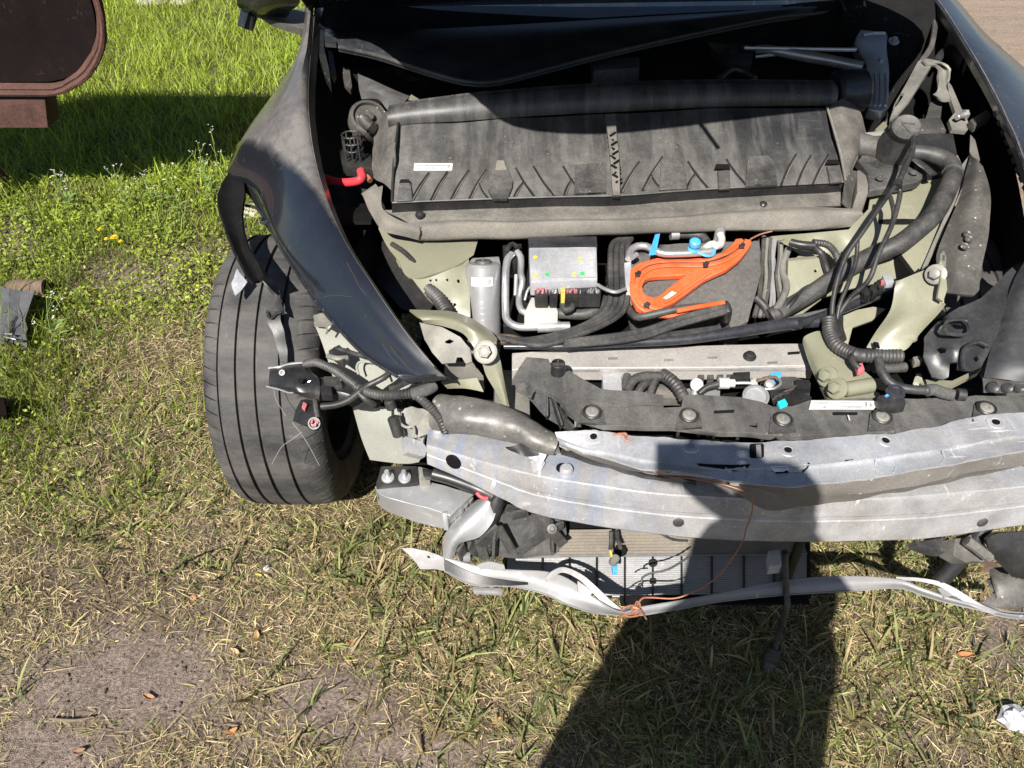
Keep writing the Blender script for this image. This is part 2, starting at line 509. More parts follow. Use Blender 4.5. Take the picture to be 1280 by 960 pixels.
        for f in fs:
            n = (w[f[1]] - w[f[0]]).cross(w[f[2]] - w[f[0]])
            if n.dot(d) > 0: f = tuple(reversed(f))
            af.append(f); af.append(tuple(i + o for i in reversed(f)))
            for a, b in zip(f, f[1:] + f[:1]):
                cnt[(a, b)] = 1
        for (a, b) in list(cnt):
            if (b, a) not in cnt: af.append((b, a, a + o, b + o))
        return s.add(allv, af)
    def build(s, name, material, parent=None, ang=38, bevel=0., kind=None, label=None):
        me = bpy.data.meshes.new(name)
        org = parent_org(parent)
        me.from_pydata([v - org for v in s.v], [], s.f)
        me.materials.append(material)
        bm = bmesh.new(); bm.from_mesh(me)
        bmesh.ops.recalc_face_normals(bm, faces=bm.faces)
        bm.to_mesh(me); bm.free()
        me.polygons.foreach_set('use_smooth', [True] * len(me.polygons))
        me.set_sharp_from_angle(angle=R(ang))
        me.update()
        o = bpy.data.objects.new(name, me)
        COL.objects.link(o)
        if parent is not None: o.parent = parent
        if bevel:
            b = o.modifiers.new('bevel', 'BEVEL'); b.width = bevel; b.segments = 2; b.limit_method = 'ANGLE'; b.angle_limit = R(50)
        if kind: o['kind'] = kind
        if label: o['label'] = label
        return o

def dentf(p, d):
    amp, sc = d
    q = p * sc
    return p + Vector((noise.noise(q), noise.noise(q + Vector((7, 3, 1))), noise.noise(q + Vector((1, 9, 5))))) * amp
def parent_org(o):
    v = Vector()
    while o is not None:
        v = v + Vector(o.location); o = o.parent
    return v
def thing(name, loc, label, cat, group=None):
    o = bpy.data.objects.new(name, None)
    COL.objects.link(o)
    o.location = loc
    o.empty_display_size = .1
    return tag(o, label, cat, group)
def tag(o, label, cat, group=None):
    o['label'] = label; o['category'] = cat
    if group: o['group'] = group
    return o
# ================================================================== GROUND
def _lat(ix, iy, seed):
    h = (ix.astype(np.int64) * 374761393 + iy.astype(np.int64) * 668265263 + seed * 974634221) & 0xffffffff
    h = ((h ^ (h >> 13)) * 1274126177) & 0xffffffff
    return ((h ^ (h >> 16)) & 0xffff) / 65535.0
def vnoise(x, y, sc, seed=0, octv=3):
    x = np.asarray(x, float) * sc; y = np.asarray(y, float) * sc
    out = 0; amp = 1; tot = 0
    for o in range(octv):
        ix, iy = np.floor(x), np.floor(y)
        fx, fy = x - ix, y - iy
        fx = fx * fx * (3 - 2 * fx); fy = fy * fy * (3 - 2 * fy)
        a, b = _lat(ix, iy, seed + o), _lat(ix + 1, iy, seed + o)
        c, d = _lat(ix, iy + 1, seed + o), _lat(ix + 1, iy + 1, seed + o)
        out = out + amp * ((a * (1 - fx) + b * fx) * (1 - fy) + (c * (1 - fx) + d * fx) * fy)
        tot += amp; amp *= .5; x = x * 2.03; y = y * 2.03
    return out / tot
def project(x, y, z=0.):
    dz = z - H
    dep = y * CT - dz * ST
    return 640 + FPX * x / dep, 480 - FPX * (y * ST + dz * CT) / dep
def gh(x, y):
    return .030 * (vnoise(x, y, 1.6, 3, 3) - .5) + .014 * (vnoise(x, y, 9., 5, 3) - .5) + .006 * (vnoise(x, y, 40., 8, 2) - .5)
def blobs(px, py, L_):
    w = np.zeros_like(px)
    for (cx, cy, rx, ry, a) in L_:
        w = np.maximum(w, a * np.exp(-(((px - cx) / rx) ** 2 + ((py - cy) / ry) ** 2)))
    return w
BARE = [(160, 850, 230, 85, 1.2), (60, 940, 130, 60, 1.1), (400, 880, 95, 65, 1.1), (480, 930, 80, 40, .9), (330, 700, 60, 30, .5), (150, 740, 90, 40, .6), (300, 935, 80, 40, .7), (560, 945, 130, 30, .9), (660, 895, 40, 40, .6), (170, 350, 55, 22, 1), (225, 325, 45, 14, .8), (20, 300, 45, 25, .8),
        (1250, 790, 50, 90, .9), (1160, 900, 60, 50, .6), (90, 720, 50, 40, .5), (260, 640, 60, 40, .5), (215, 590, 40, 30, .4), (20, 860, 50, 50, .8), (700, 950, 80, 30, .6), (330, 790, 60, 30, .5), (470, 850, 30, 40, .6), (1050, 880, 40, 30, .5), (730, 800, 30, 24, .4)]
def axis(lo, hi, step, far):
    a = list(np.arange(lo, hi, step)); s = step; v = a[0]; lft = []
    while v > -far: s *= 1.35; v -= s; lft.append(v)
    s = step; v = a[-1]; rgt = []
    while v < far: s *= 1.35; v += s; rgt.append(v)
    return np.array(lft[::-1] + a + rgt)
gx, gy = axis(-3.2, 3.2, .022, 120), axis(-.4, 7.0, .022, 160)
XX, YY = np.meshgrid(gx, gy)
ZZ = gh(XX, YY)
fade = np.clip((np.hypot(XX, YY - 3) - 10) / 10, 0, 1)
ZZ = ZZ * (1 - fade)
ny_, nx_ = XX.shape
co_ = np.stack([XX, YY, ZZ], -1).reshape(-1, 3)
ii = np.arange(ny_ * nx_).reshape(ny_, nx_)
q_ = np.stack([ii[:-1, :-1], ii[:-1, 1:], ii[1:, 1:], ii[1:, :-1]], -1).reshape(-1, 4)
def np_mesh(name, co, faces4=None, tris=None, col=None, material=None, smooth=True):
    me = bpy.data.meshes.new(name)
    me.vertices.add(len(co)); me.vertices.foreach_set('co', co.astype(np.float32).ravel())
    idx, tot = [], []
    if faces4 is not None: idx.append(faces4.ravel()); tot.append(np.full(len(faces4), 4))
    if tris is not None: idx.append(tris.ravel()); tot.append(np.full(len(tris), 3))
    idx = np.concatenate(idx).astype(np.int32); tot = np.concatenate(tot).astype(np.int32)
    me.loops.add(len(idx)); me.loops.foreach_set('vertex_index', idx)
    st_ = np.zeros(len(tot), np.int32); st_[1:] = np.cumsum(tot)[:-1]
    me.polygons.add(len(tot)); me.polygons.foreach_set('loop_start', st_)
    me.update(calc_edges=True)
    if smooth: me.polygons.foreach_set('use_smooth', np.ones(len(tot), bool))
    if col is not None:
        a = me.color_attributes.new('tint', 'FLOAT_COLOR', 'POINT')
        a.data.foreach_set('color', np.c_[col, np.ones(len(col))].astype(np.float32).ravel())
    if material: me.materials.append(material)
    me.validate()
    o = bpy.data.objects.new(name, me); COL.objects.link(o)
    return o
# soil: moist brown under the grass, darkened for shade between blades, pale and dry where it is bare, sand far off to the right
ppx, ppy = project(XX.ravel(), np.maximum(YY.ravel(), .05))
bare = blobs(ppx, ppy, BARE)
sand = np.clip((XX.ravel() - 1.15) / .3, 0, 1) * np.clip((YY.ravel() - 1.8) / .5, 0, 1)
fr1 = fade.ravel() * 0 + np.clip((np.hypot(XX.ravel(), YY.ravel() - 3) - 5) / 3, 0, 1)
t1 = vnoise(XX.ravel(), YY.ravel(), 7., 21, 4) * (1 - fr1) + .5 * fr1; t2 = vnoise(XX.ravel(), YY.ravel(), 30., 22, 3) * (1 - fr1) + .5 * fr1
soil = np.array([.13, .095, .069]); dry = np.array([.285, .222, .184]); sd = np.array([.37, .285, .215])
mixf = np.clip(bare * 1.2 + (t1 - .5) * 1.1, 0, 1)[:, None]
colr = soil * (1 - mixf) + dry * mixf
colr = colr * (1 - sand[:, None]) + sd * sand[:, None]
colr = colr * (.75 + .5 * t2[:, None])
gm = bpy.data.materials.new('soil'); gm.use_nodes = True
nt = gm.node_tree; b_ = nt.nodes['Principled BSDF']
at = nt.nodes.new('ShaderNodeAttribute'); at.attribute_name = 'tint'
n1 = nt.nodes.new('ShaderNodeTexNoise'); n1.inputs['Scale'].default_value = 120; n1.inputs['Detail'].default_value = 8
n2 = nt.nodes.new('ShaderNodeTexNoise'); n2.inputs['Scale'].default_value = 480; n2.inputs['Detail'].default_value = 4
tc_ = nt.nodes.new('ShaderNodeTexCoord')
for n in (n1, n2): nt.links.new(tc_.outputs['Object'], n.inputs['Vector'])
mr = nt.nodes.new('ShaderNodeMapRange'); mr.inputs['From Min'].default_value = .3; mr.inputs['From Max'].default_value = .7; mr.inputs['To Min'].default_value = .5; mr.inputs['To Max'].default_value = 1.4
nt.links.new(n1.outputs['Fac'], mr.inputs['Value'])
mx = nt.nodes.new('ShaderNodeVectorMath'); mx.operation = 'SCALE'
nt.links.new(at.outputs['Color'], mx.inputs[0]); nt.links.new(mr.outputs[0], mx.inputs['Scale'])
nt.links.new(mx.outputs[0], b_.inputs['Base Color'])
b_.inputs['Roughness'].default_value = .95; b_.inputs['Specular IOR Level'].default_value = .2
ad = nt.nodes.new('ShaderNodeMath'); ad.operation = 'ADD'
nt.links.new(n1.outputs['Fac'], ad.inputs[0]); nt.links.new(n2.outputs['Fac'], ad.inputs[1])
bp = nt.nodes.new('ShaderNodeBump'); bp.inputs['Strength'].default_value = .9; bp.inputs['Distance'].default_value = .010
nt.links.new(ad.outputs[0], bp.inputs['Height']); nt.links.new(bp.outputs[0], b_.inputs['Normal'])
ground = np_mesh('ground', co_, q_, None, colr, gm)
ground['kind'] = 'structure'
# ================================================================== THE WRECKED CAR
car = thing('wrecked_car', (.25, 1.6, 0), 'black car with its nose torn off, front bay open and bare aluminium bumper beam', 'car')
V = Vector
ZUP = V((0, 0, 1))

# ---- body shell behind the bay (mostly above the frame) -------------------------------------------
# windscreen: foot of the glass as the photo shows it, rising back to the roof
foot = [P(398, 32, 1.02), P(425, 39, 1.01), P(492, 36, 1.0), P(620, 30, 1.0), P(820, 18, 1.01), P(1132, 3, 1.03), P(1166, 2, 1.03)]
foot = cr(foot, 22)
rows = []
for k in range(7):
    t = k / 6
    rows.append([V((.25 + (p.x - .25) * (1 - .16 * t), p.y + .95 * t, p.z + .50 * t - .10 * t * t + .05 * t * (1 - ((p.x - .25) / .75) ** 2))) for p in foot])
g = MB().grid(rows, .006)
g.build('windscreen', M['glass'], car)
top = rows[-1]
roof = []
for k in range(8):
    t = k / 7
    roof.append([V((p.x, p.y + 2.0 * t, p.z + .12 * math.sin(min(1, t * 1.4) * math.pi * .8) - .25 * max(0, t - .5) * 2)) for p in top])
MB().grid(roof, .01).build('roof', M['paint'], car)
for sgn in (-1, 1):
    xo = .25 + sgn * .93
    xi = lambda t: .25 + sgn * (.72 - .12 * t)
    rows = []
    for z, off in ((.22, -.06), (.40, 0), (.62, .012), (.80, 0), (.95, -.06), (1.0, -.10)):
        rows.append([V((xo + sgn * off, 2.62 + 3.0 * k / 10, z)) for k in range(11)])
    MB().grid(rows, .02).build('door_side', M['paint'], car)
    pil = [V((.25 + sgn * .76, 2.45, 1.02)), V((.25 + sgn * .73, 2.75, 1.2)), V((.25 + sgn * .65, 3.25, 1.43)), V((.25 + sgn * .60, 4.3, 1.48)), V((.25 + sgn * .62, 5.4, 1.15))]
    MB().tube(pil, .035, 10, 30).build('roof_pillar', M['paint'], car)
    rows = [[V((.25 + sgn * .80, 2.7 + 2.6 * k / 8, 1.0)) for k in range(9)],
            [V((.25 + sgn * (.70 - .06 * math.sin(k / 8 * 3.1)), 2.75 + 2.45 * k / 8, 1.0 + .40 * math.sin(max(.02, k / 8 * 2.9)) ** .6)) for k in range(9)]]
    MB().grid(rows, .005).build('side_window', M['glass'], car)
rows = [[V((.25 + u * .85, 5.62, z)) for u in (-1, -.5, 0, .5, 1)] for z in (.3, .6, 1.0)]
MB().grid(rows, .02).build('tailgate', M['paint'], car)
# rear wheels and the far front wheel keep the shell standing on the ground
def wheel(cx, cy, R0=.357, w=.135, detail=True):
    prof = []          # (u across, r)
    k = R0 / .357
    def add(u, r): prof.append((u, r * k))
    add(-.108, .232); add(-.120, .240); add(-.134, .285); add(-.130, .318); add(-.118, .338); add(-.105, .347)
    for gu in (-.083, -.043, 0.0, .054):
        add(gu - .0042, .3545 if abs(gu) < .06 else .3515); add(gu - .0036, .3455); add(gu + .0036, .3455); add(gu + .0042, .3545 if abs(gu) < .06 else .3515)
    add(.086, .3515); add(.105, .347); add(.118, .338); add(.130, .318); add(.134, .285); add(.120, .240); add(.108, .232)
    # pitches with a narrow slot across the shoulder ribs
    angs = []
    NP = 64 if detail else 18
    for i in range(NP):
        w0 = 2 * math.pi / NP
        a = i * w0
        angs += [(a, 0), (a + .42 * w0, 0), (a + .82 * w0, 0), (a + .835 * w0, 1), (a + .935 * w0, 1), (a + .95 * w0, 0)] if detail else [(a, 0), (a + .5 * w0, 0)]
    vs, fs = [], []
    for a, slot in angs:
        for u, r in prof:
            rr = r; aa = a
            if slot and (-.131 < u < -.088 or .088 < u < .119): rr -= .009 * k
            if u < -.088: aa += (-u - .088) * .9
            if u > .06: aa += (u - .06) * .8
            vs.append(V((cx + u, cy + rr * math.sin(aa), R0 + rr * math.cos(aa))))
    n, m_ = len(angs), len(prof)
    for i in range(n):
        for j in range(m_ - 1):
            i2 = (i + 1) % n
            fs.append((i * m_ + j, i * m_ + j + 1, i2 * m_ + j + 1, i2 * m_ + j))
    wh = MB(); wh.v = vs; wh.f = fs
    hub = bpy.data.objects.new('wheel', None); COL.objects.link(hub); hub.parent = car
    wh.build('tyre', M['rubber'], hub, ang=30)
    rim = MB()
    ax = V((1, 0, 0))
    rim.lathe([(.236 * k, -.112), (.228 * k, -.108), (.222 * k, -.06), (.205 * k, -.03), (.06 * k, -.045), (.02 * k, -.05)], (cx, cy, R0), ax, 48)
    rim.lathe([(.10 * k, .02), (.222 * k, .0), (.222 * k, .06), (.236 * k, .108), (.230 * k, .112), (.219 * k, .10), (.216 * k, .03), (.10 * k, .03)], (cx, cy, R0), ax, 48)
    rim.build('rim', M['chrome'], hub)
    br = MB().lathe([(.165, .035), (.168, .038), (.168, .056), (.165, .06)], (cx, cy, R0), ax, 40)
    br.build('brake_disc', M['darkmetal'], hub)
    return hub
TX, TY = -.565, 1.60
wheel(TX, TY)
wheel(1.07, 1.66, detail=False)
wheel(-.565, 4.55, detail=False)
wheel(1.07, 4.55, detail=False)

# ---- dark underside, firewall and wheel houses: nothing may shine through the bay -----------------
u = MB()
u.box((.27, 1.78, .33), (1.05, 1.20, .03), bev=0)          # belly tray
u.box((.27, 4.0, .28), (1.7, 3.3, .04), bev=0)
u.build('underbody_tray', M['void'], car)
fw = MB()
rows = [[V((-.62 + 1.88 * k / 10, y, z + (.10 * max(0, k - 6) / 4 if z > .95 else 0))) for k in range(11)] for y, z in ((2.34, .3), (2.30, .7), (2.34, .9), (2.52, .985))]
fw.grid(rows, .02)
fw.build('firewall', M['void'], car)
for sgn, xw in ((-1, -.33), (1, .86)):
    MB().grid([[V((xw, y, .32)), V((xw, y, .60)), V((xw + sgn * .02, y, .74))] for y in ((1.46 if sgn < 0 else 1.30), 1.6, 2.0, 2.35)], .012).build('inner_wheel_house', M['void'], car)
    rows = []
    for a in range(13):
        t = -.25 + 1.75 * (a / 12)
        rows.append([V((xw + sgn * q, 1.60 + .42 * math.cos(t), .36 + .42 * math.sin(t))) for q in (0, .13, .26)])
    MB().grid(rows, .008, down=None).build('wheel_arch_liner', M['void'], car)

MB().plate([(1108, 10), (1172, 6), (1196, 50), (1222, 120), (1226, 190), (1190, 190), (1110, 165)], [(1108, 10, .93), (1172, 6, .93), (1226, 190, .74), (1110, 165, .76)], .01).build('cowl_side', M['void'], car)
# ---- bonnet, propped open above the bay: only its shadow reaches the picture ----------------------
hl, hr = V((-.60, 2.44, 1.05)), V((1.04, 2.50, 1.06))
phi = R(19.5)
e1 = (hr - hl).normalized(); e2 = V((0, -math.cos(phi), math.sin(phi))); e2 = (e2 - e1 * e2.dot(e1)).normalized(); hn = e1.cross(e2)
def hood_pt(px, py, z):
    p = P(px, py, z); s_ = (hl - p).dot(hn) / (-ANTI).dot(hn)
    return p + (-ANTI) * s_
edge = [hood_pt(*q) for q in ((424, 50, .99), (455, 53, .985), (480, 62, .982), (500, 76, .978), (515, 87, .975), (548, 99, .975), (585, 113, .975), (603, 128, .965), (622, 143, .94), (645, 153, .928), (680, 159, .92), (740, 162, .914), (800, 159, .914), (900, 150, .915), (990, 141, .918), (1045, 134, .93), (1080, 136, .915), (1114, 141, .90), (1119, 112, .925), (1136, 76, .955), (1160, 34, 1.0))]
edge = cr([hl] + edge + [hr], 60)
rows = []
for k in range(9):
    t = k / 8
    row = []
    for i, p in enumerate(edge):
        b = hl.lerp(hr, max(.02, min(.98, (p - hl).dot(e1) / (hr - hl).length)))
        q = b.lerp(p, t)
        row.append(q - hn * (-.035 * math.sin(t * math.pi) ** .7 * math.sin(math.pi * i / 59) ** .5) * (1 if hn.z > 0 else -1))
    rows.append(row)
hoodm = MB().grid(rows, .012, down=(0, 0, -1))
hoodo = hoodm.build('bonnet', M['paint'], car)
# striker: the thin rod whose shadow crosses the tray
a = P(878, 153, .915); b = P(899, 180, .895)
p1 = hood_pt(872, 150, .915)
MB().tube([p1 + V((-.01, .03, .0)), b - ANTI * ((p1 - a).length * .985)], .006, 8, 6).build('bonnet_striker', M['darkmetal'], hoodo)

# ---- cowl panel hanging below the glass -----------------------------------------------------------
cw = MB()
glassline = [(404, 45, 1.0), (428, 41, 1.0), (492, 38, 1.0), (620, 32, 1.0), (820, 20, 1.01), (1000, 10, 1.02), (1140, 2, 1.03)]
seal = [(424, 60, .985), (470, 70, .982), (511, 83, .975), (549, 95, .967), (580, 103, .960), (610, 104.5, .957), (641, 99, .96), (724, 77, .972), (820, 54, .985), (954, 26, 1.0), (1019, 18, 1.008), (1140, 6, 1.02)]
rr = [cr([P(*p) for p in glassline], 40), cr([P(*p) for p in seal], 40)]
G = []
for k in range(7):
    t = k / 6
    G.append([a.lerp(b, t) + V((0, 0, .012 * math.sin(math.pi * t))) for a, b in zip(*rr)])
cw.grid(G, .004)
cowl = cw.build('cowl_panel', M['sleeve'], car)
MB().tube([P(x, y - 1, z + .004) for x, y, z in seal], .006, 8, 60).build('rubber_edge', M['hose'], cowl)
MB().tube([P(x, y + 3, z - .006) for x, y, z in seal], .004, 8, 60).build('rubber_edge', M['cleanplastic'], cowl)
# corner trim by the left hinge
MB().plate([(404, 22), (424, 38), (420, 55), (406, 54)], 1.0, .01).build('corner_trim', M['sleeve'], car)
MB().plate([(400, 6), (396, 20), (395, 40), (399, 70), (407, 95), (414, 108), (411, 85), (405, 60), (404, 30), (404, 8)], [(400, 6, 1.03), (405, 60, .99), (412, 108, .94)], .02).build('hinge_strip', M['paint'], car)
MB().plate([(409, 58), (416, 66), (420, 92), (417, 99), (413, 90)], .93, .012).build('hinge_arm', M['duct'], car)
MB().plate([(426, 78), (436, 80), (440, 108), (438, 113), (430, 104)], .90, .012).build('hinge_arm', M['duct'], car)
# strut tower, left
st = MB()
st.sheet([[(447, 92, .93), (466, 100, .94), (492, 112, .935), (512, 120, .92)], [(449, 112, .93), (470, 112, .945), (490, 122, .94), (505, 128, .925)], [(452, 124, .91), (472, 124, .92), (483, 136, .92), (490, 142, .91)]], 14, 3, .01)
st.build('strut_tower', M['cloth'], car)
tw = MB()
c = P(461, 147, .90)
ax = V((.3, -.55, .75))
tw.lathe([(.050, -.03), (.050, 0), (.046, .006), (.040, .006), (.038, -.004), (.012, -.006), (.012, .012), (.004, .014)], c, ax, 32)
tw.build('strut_mount', M['duct'], car)
MB().tube([P(455, 150, .905), P(462, 158, .90), P(470, 163, .87), P(472, 172, .84)], .016, 10, corr=.2, pitch=.008).build('corrugated_hose', M['cable'], car)
MB().plate([(514, 118), (524, 124), (507, 127)], .90, .01).build('body_bracket', M['sage'], car)

# ---- left: open fuse cage, black tray below it, red lead ------------------------------------------
fc = MB()
c0 = P(441, 181, .86)
for h_ in (0, .018, .036):
    pts = [c0 + V((.024 * math.cos(t), .024 * math.sin(t), h_ - .01)) for t in np.linspace(0, 2 * math.pi, 17)]
    fc.tube(pts, .0022, 6, 24)
for t in np.linspace(0, 2 * math.pi, 9)[:-1]:
    fc.bar(c0 + V((.024 * math.cos(t), .024 * math.sin(t), -.03)), c0 + V((.024 * math.cos(t), .024 * math.sin(t), .028)), .004, .004, 0, up=(1, 0, .1))
for q in (-.012, 0, .012):
    fc.bar(c0 + V((q, -.022, -.012)), c0 + V((q, .022, -.012)), .003, .012, 0)
fc.build('cage_connector', M['cable'], car)
MB().boxpx([(424, 186), (464, 192), (466, 210), (428, 206)], .82, .03, .004).build('connector_base', M['cleanplastic'], car)
MB().tube([P(402, 222, .80), P(425, 228, .80), P(444, 227, .81), P(452, 223, .82), P(451, 214, .825)], .0105, 10, 24).build('red_lead', M['red'], car)
MB().tube([P(452, 222, .815), P(459, 221, .815), P(463, 226, .81)], .007, 8, 8).build('lead_terminal', M['copper'], car)
MB().plate([(396, 215), (450, 205), (470, 240), (480, 285), (500, 330), (540, 380), (530, 400), (500, 385), (455, 330), (420, 280)], [(396, 215, .74), (470, 240, .72), (540, 390, .60), (420, 280, .68)], .01, dent=(.01, 6)).build('inner_panel', M['cleanplastic'], car)

# ================================================================== LEFT FENDER
inner = [(394, -14, 1.06), (391, 30, 1.035), (386, 80, 1.0), (384, 130, .965), (390, 185, .925), (404, 240, .885), (428, 298, .845), (466, 358, .80), (508, 418, .745), (545, 462, .70), (556, 471, .685)]
crease = [(389, -14, 1.07), (385, 35, 1.045), (378, 85, 1.008), (374, 135, .97), (378, 190, .925), (390, 245, .885), (410, 298, .845), (444, 355, .80), (484, 414, .745), (523, 457, .702), (540, 470, .686)]
mid2 = [(386, -14, 1.06), (381, 40, 1.03), (364, 92, .985), (348, 140, .945), (346, 192, .90), (357, 246, .86), (380, 298, .825), (414, 352, .785), (456, 410, .735), (500, 455, .695), (525, 471, .684)]
lower = [(384, -14, 1.03), (378, 55, .985), (352, 105, .92), (322, 150, .875), (301, 187, .835), (327, 240, .815), (349, 296, .795), (383, 348, .765), (425, 405, .725), (474, 454, .69), (507, 471, .682)]
edge_ = [(382, -14, 1.0), (374, 66, .93), (345, 112, .87), (308, 165, .82), (284, 214, .765), (316, 236, .785), (341, 293, .775), (374, 346, .75), (402, 386, .735), (452, 441, .70), (497, 471, .68)]
f = MB()
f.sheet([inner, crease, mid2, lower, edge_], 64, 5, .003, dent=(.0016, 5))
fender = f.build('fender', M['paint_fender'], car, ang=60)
# inner flange
fl = MB()
fl.sheet([[(x + 1.5, y, z - .001) for x, y, z in inner], [(x + 10, y + 8, z - .03) for x, y, z in inner]], 50, 3, .003)
fl.build('inner_flange', M['paint_dusty'], fender)
# folded lip along the torn edge
MB().tube([P(x, y, z - .002) for x, y, z in edge_[4:]], .0035, 8, 60).build('rolled_edge', M['paint'], fender)
# crumpled end
fe = MB()
fe.sheet([[(497, 469, .683), (520, 470, .685), (540, 468, .69), (557, 470, .686)], [(505, 477, .672), (522, 478, .67), (541, 475, .676), (558, 473, .68)], [(512, 474, .655), (524, 476, .65), (541, 474, .655), (554, 473, .665)]], 16, 3, .003, dent=(.003, 40))
fe.build('folded_end', M['paint'], fender)
# scratch marks (bare primer showing in lines)
for pts in ([(434, 328), (438, 337), (444, 347), (449, 358), (458, 369)], [(405, 371), (420, 369), (440, 371)], [(488, 432), (497, 445), (506, 455), (515, 463)], [(478, 430), (488, 445), (497, 455)]):
    zf = zfield([p for r in (inner, crease, mid2, lower, edge_) for p in r])
    def onf(x, y):
        best = None
        d = ray(x, y)
        return P(x, y, zf(x, y))
    # keep the mark on the panel: nearest panel point along the view line
    dg = bpy.context.evaluated_depsgraph_get()
    hits = []
    org = V((0, 0, H))
    me = fender.data
    from mathutils.bvhtree import BVHTree
    bv = BVHTree.FromPolygons([v.co + V(car.location) for v in me.vertices], [tuple(p.vertices) for p in me.polygons])
    for x, y in pts:
        h = bv.ray_cast(org, ray(x, y))
        if h[0] is not None: hits.append(h[0] + h[1] * (.0006 if h[1].dot(ray(x, y)) < 0 else -.0006))
    if len(hits) > 1:
        MB().tube(hits, .00032, 5, 20).build('scratch', M['duct'], fender)
# wheel-arch lip: the strip that hangs in front of the tyre top
lipo = [(286, 214, .77), (274, 238, .775), (274, 262, .78), (284, 290, .785), (297, 320, .788), (311, 347, .79), (316, 354, .79)]
lipi = [(304, 220, .775), (306, 240, .775), (303, 262, .778), (304, 290, .783), (312, 312, .786), (322, 328, .788), (330, 345, .79)]
lm = [(294, 216, .765), (289, 240, .76), (289, 262, .764), (295, 290, .77), (306, 318, .772), (318, 340, .775), (324, 350, .778)]
lp = MB().sheet([lipo, lm, lipi], 40, 4, .006, dent=(.002, 20))
lip = lp.build('arch_lip', M['void'], car)
li = MB().sheet([[(300, 219, .77), (318, 236, .775), (330, 262, .765), (336, 290, .76)], [(303, 238, .745), (312, 246, .748), (322, 262, .745), (331, 276, .742)]], 20, 3, .004)
li.build('arch_liner_edge', M['void'], lip)
MB().tube([P(307, 257, .75), P(318, 259, .752), P(326, 266, .755), P(332, 276, .755)], .004, 6, 14).build('liner_edge_bead', M['cleanplastic'], lip)
# torn strips of the liner lying over the tread
ts = MB().sheet([[(322, 343, .737), (330, 352, .727), (338, 366, .712), (344, 380, .697), (352, 392, .687)], [(332, 340, .742), (341, 350, .732), (349, 364, .716), (354, 380, .70), (353, 392, .69)]], 20, 3, .003, dent=(.005, 28))
ts.sheet([[(333, 388, .687), (334, 400, .675), (341, 415, .655), (346, 435, .632), (350, 452, .612)], [(352, 388, .69), (350, 400, .676), (354, 415, .656), (359, 435, .632), (360, 452, .614)]], 20, 3, .003, dent=(.005, 26))
ts.tube([P(334, 390, .689), P(338, 398, .682), P(345, 392, .69), P(352, 390, .692)], .003, 6, 12)
ts.build('torn_liner_strip', M['cleanplastic'], car)
MB().sheet([[(296, 336, .735), (303, 345, .728), (309, 352, .723)], [(290, 350, .725), (296, 356, .72), (304, 360, .715)], [(290, 361, .715), (292, 366, .712), (296, 370, .71)]], 10, 4, .002, dent=(.004, 50)).build('torn_plastic_scrap', M['sheet'], car)

# side mirror
mm = MB()
mm.sheet([[(297, -22, 1.10), (340, -26, 1.12), (374, -18, 1.10)], [(296, 2, 1.03), (330, 3, 1.05), (374, 5, 1.04)], [(299, 10, 1.0), (322, 17, 1.0), (360, 15, 1.0)], [(304, 12, .98), (326, 20, .975), (358, 22, .98)]], 18, 4, .05)
mir = mm.build('side_mirror', M['paint'], car)
MB().sheet([[(320, 19, .985), (345, 16, .985), (366, 12, .985), (380, 10, .985)], [(321, 22, .975), (345, 27, .975), (372, 35, .965), (385, 38, .965)]], 14, 3, .02).build('mirror_arm', M['duct'], mir)

# ================================================================== INTAKE TRAY
tr = MB()
def tz(px, py):                     # level over the sloping face
    # front edge line to rear crease line
    yf = 253 - (px - 489) * 25 / 568; yc = 152 - (px - 498) * 17 / 536
    t = max(-.2, min(1.2, (yf - py) / (yf - yc)))
    return .83 + .10 * t - .006 * math.sin(math.pi * max(0, min(1, t)))
fr = [(490, 253), (560, 250), (680, 246), (772, 244), (840, 239), (900, 235), (980, 231), (1057, 227)]
bk = [(498, 153), (567, 150), (660, 147), (754, 143), (830, 139), (900, 135), (970, 135), (1034, 135)]
def mixrow(t): return [(a[0] + (b[0] - a[0]) * t, a[1] + (b[1] - a[1]) * t, tz(a[0] + (b[0] - a[0]) * t, a[1] + (b[1] - a[1]) * t)) for a, b in zip(fr, bk)]
tr.sheet([mixrow(t) for t in (0, .12, .3, .5, .7, .88, 1)], 60, 3, .004, dent=(.0022, 9))
tray = tr.build('intake_tray', M['tray'], car)
fwall = MB().sheet([[(a[0], a[1] + .5, .829) for a in fr], [(a[0], a[1] + 13, .800) for a in fr]], 40, 2, .004)
fwall.build('tray_front_wall', M['cleanplastic'], tray)
MB().tube([P(x, y + .3, .8305) for x, y in fr], .0022, 6, 60).build('tray_front_bead', M['tray'], tray)
# rear roll
ctr = [(486, 142, .945), (520, 137, .95), (567, 133, .955), (640, 127, .957), (720, 122, .957), (800, 118, .957), (880, 115, .957), (960, 114, .957), (1042, 114, .957)]
rl = MB()
for_rows = []
pts = cr([P(*p) for p in ctr], 50)
for k in range(11):
    a_ = math.pi * (k / 10) * 1.25 - .35
    row = []
    for i, p in enumerate(pts):
        rr_ = .034 + .008 * (1 - abs(i / 25 - 1)) + (0.004 if i > 8 else -.004 + .001 * i)
        row.append(p + V((0, -math.cos(a_) * rr_, math.sin(a_) * rr_ * .85 - .012)))
    for_rows.append(row)
rl.grid(for_rows, .004)
rl.build('rolled_back', M['tray'], tray)
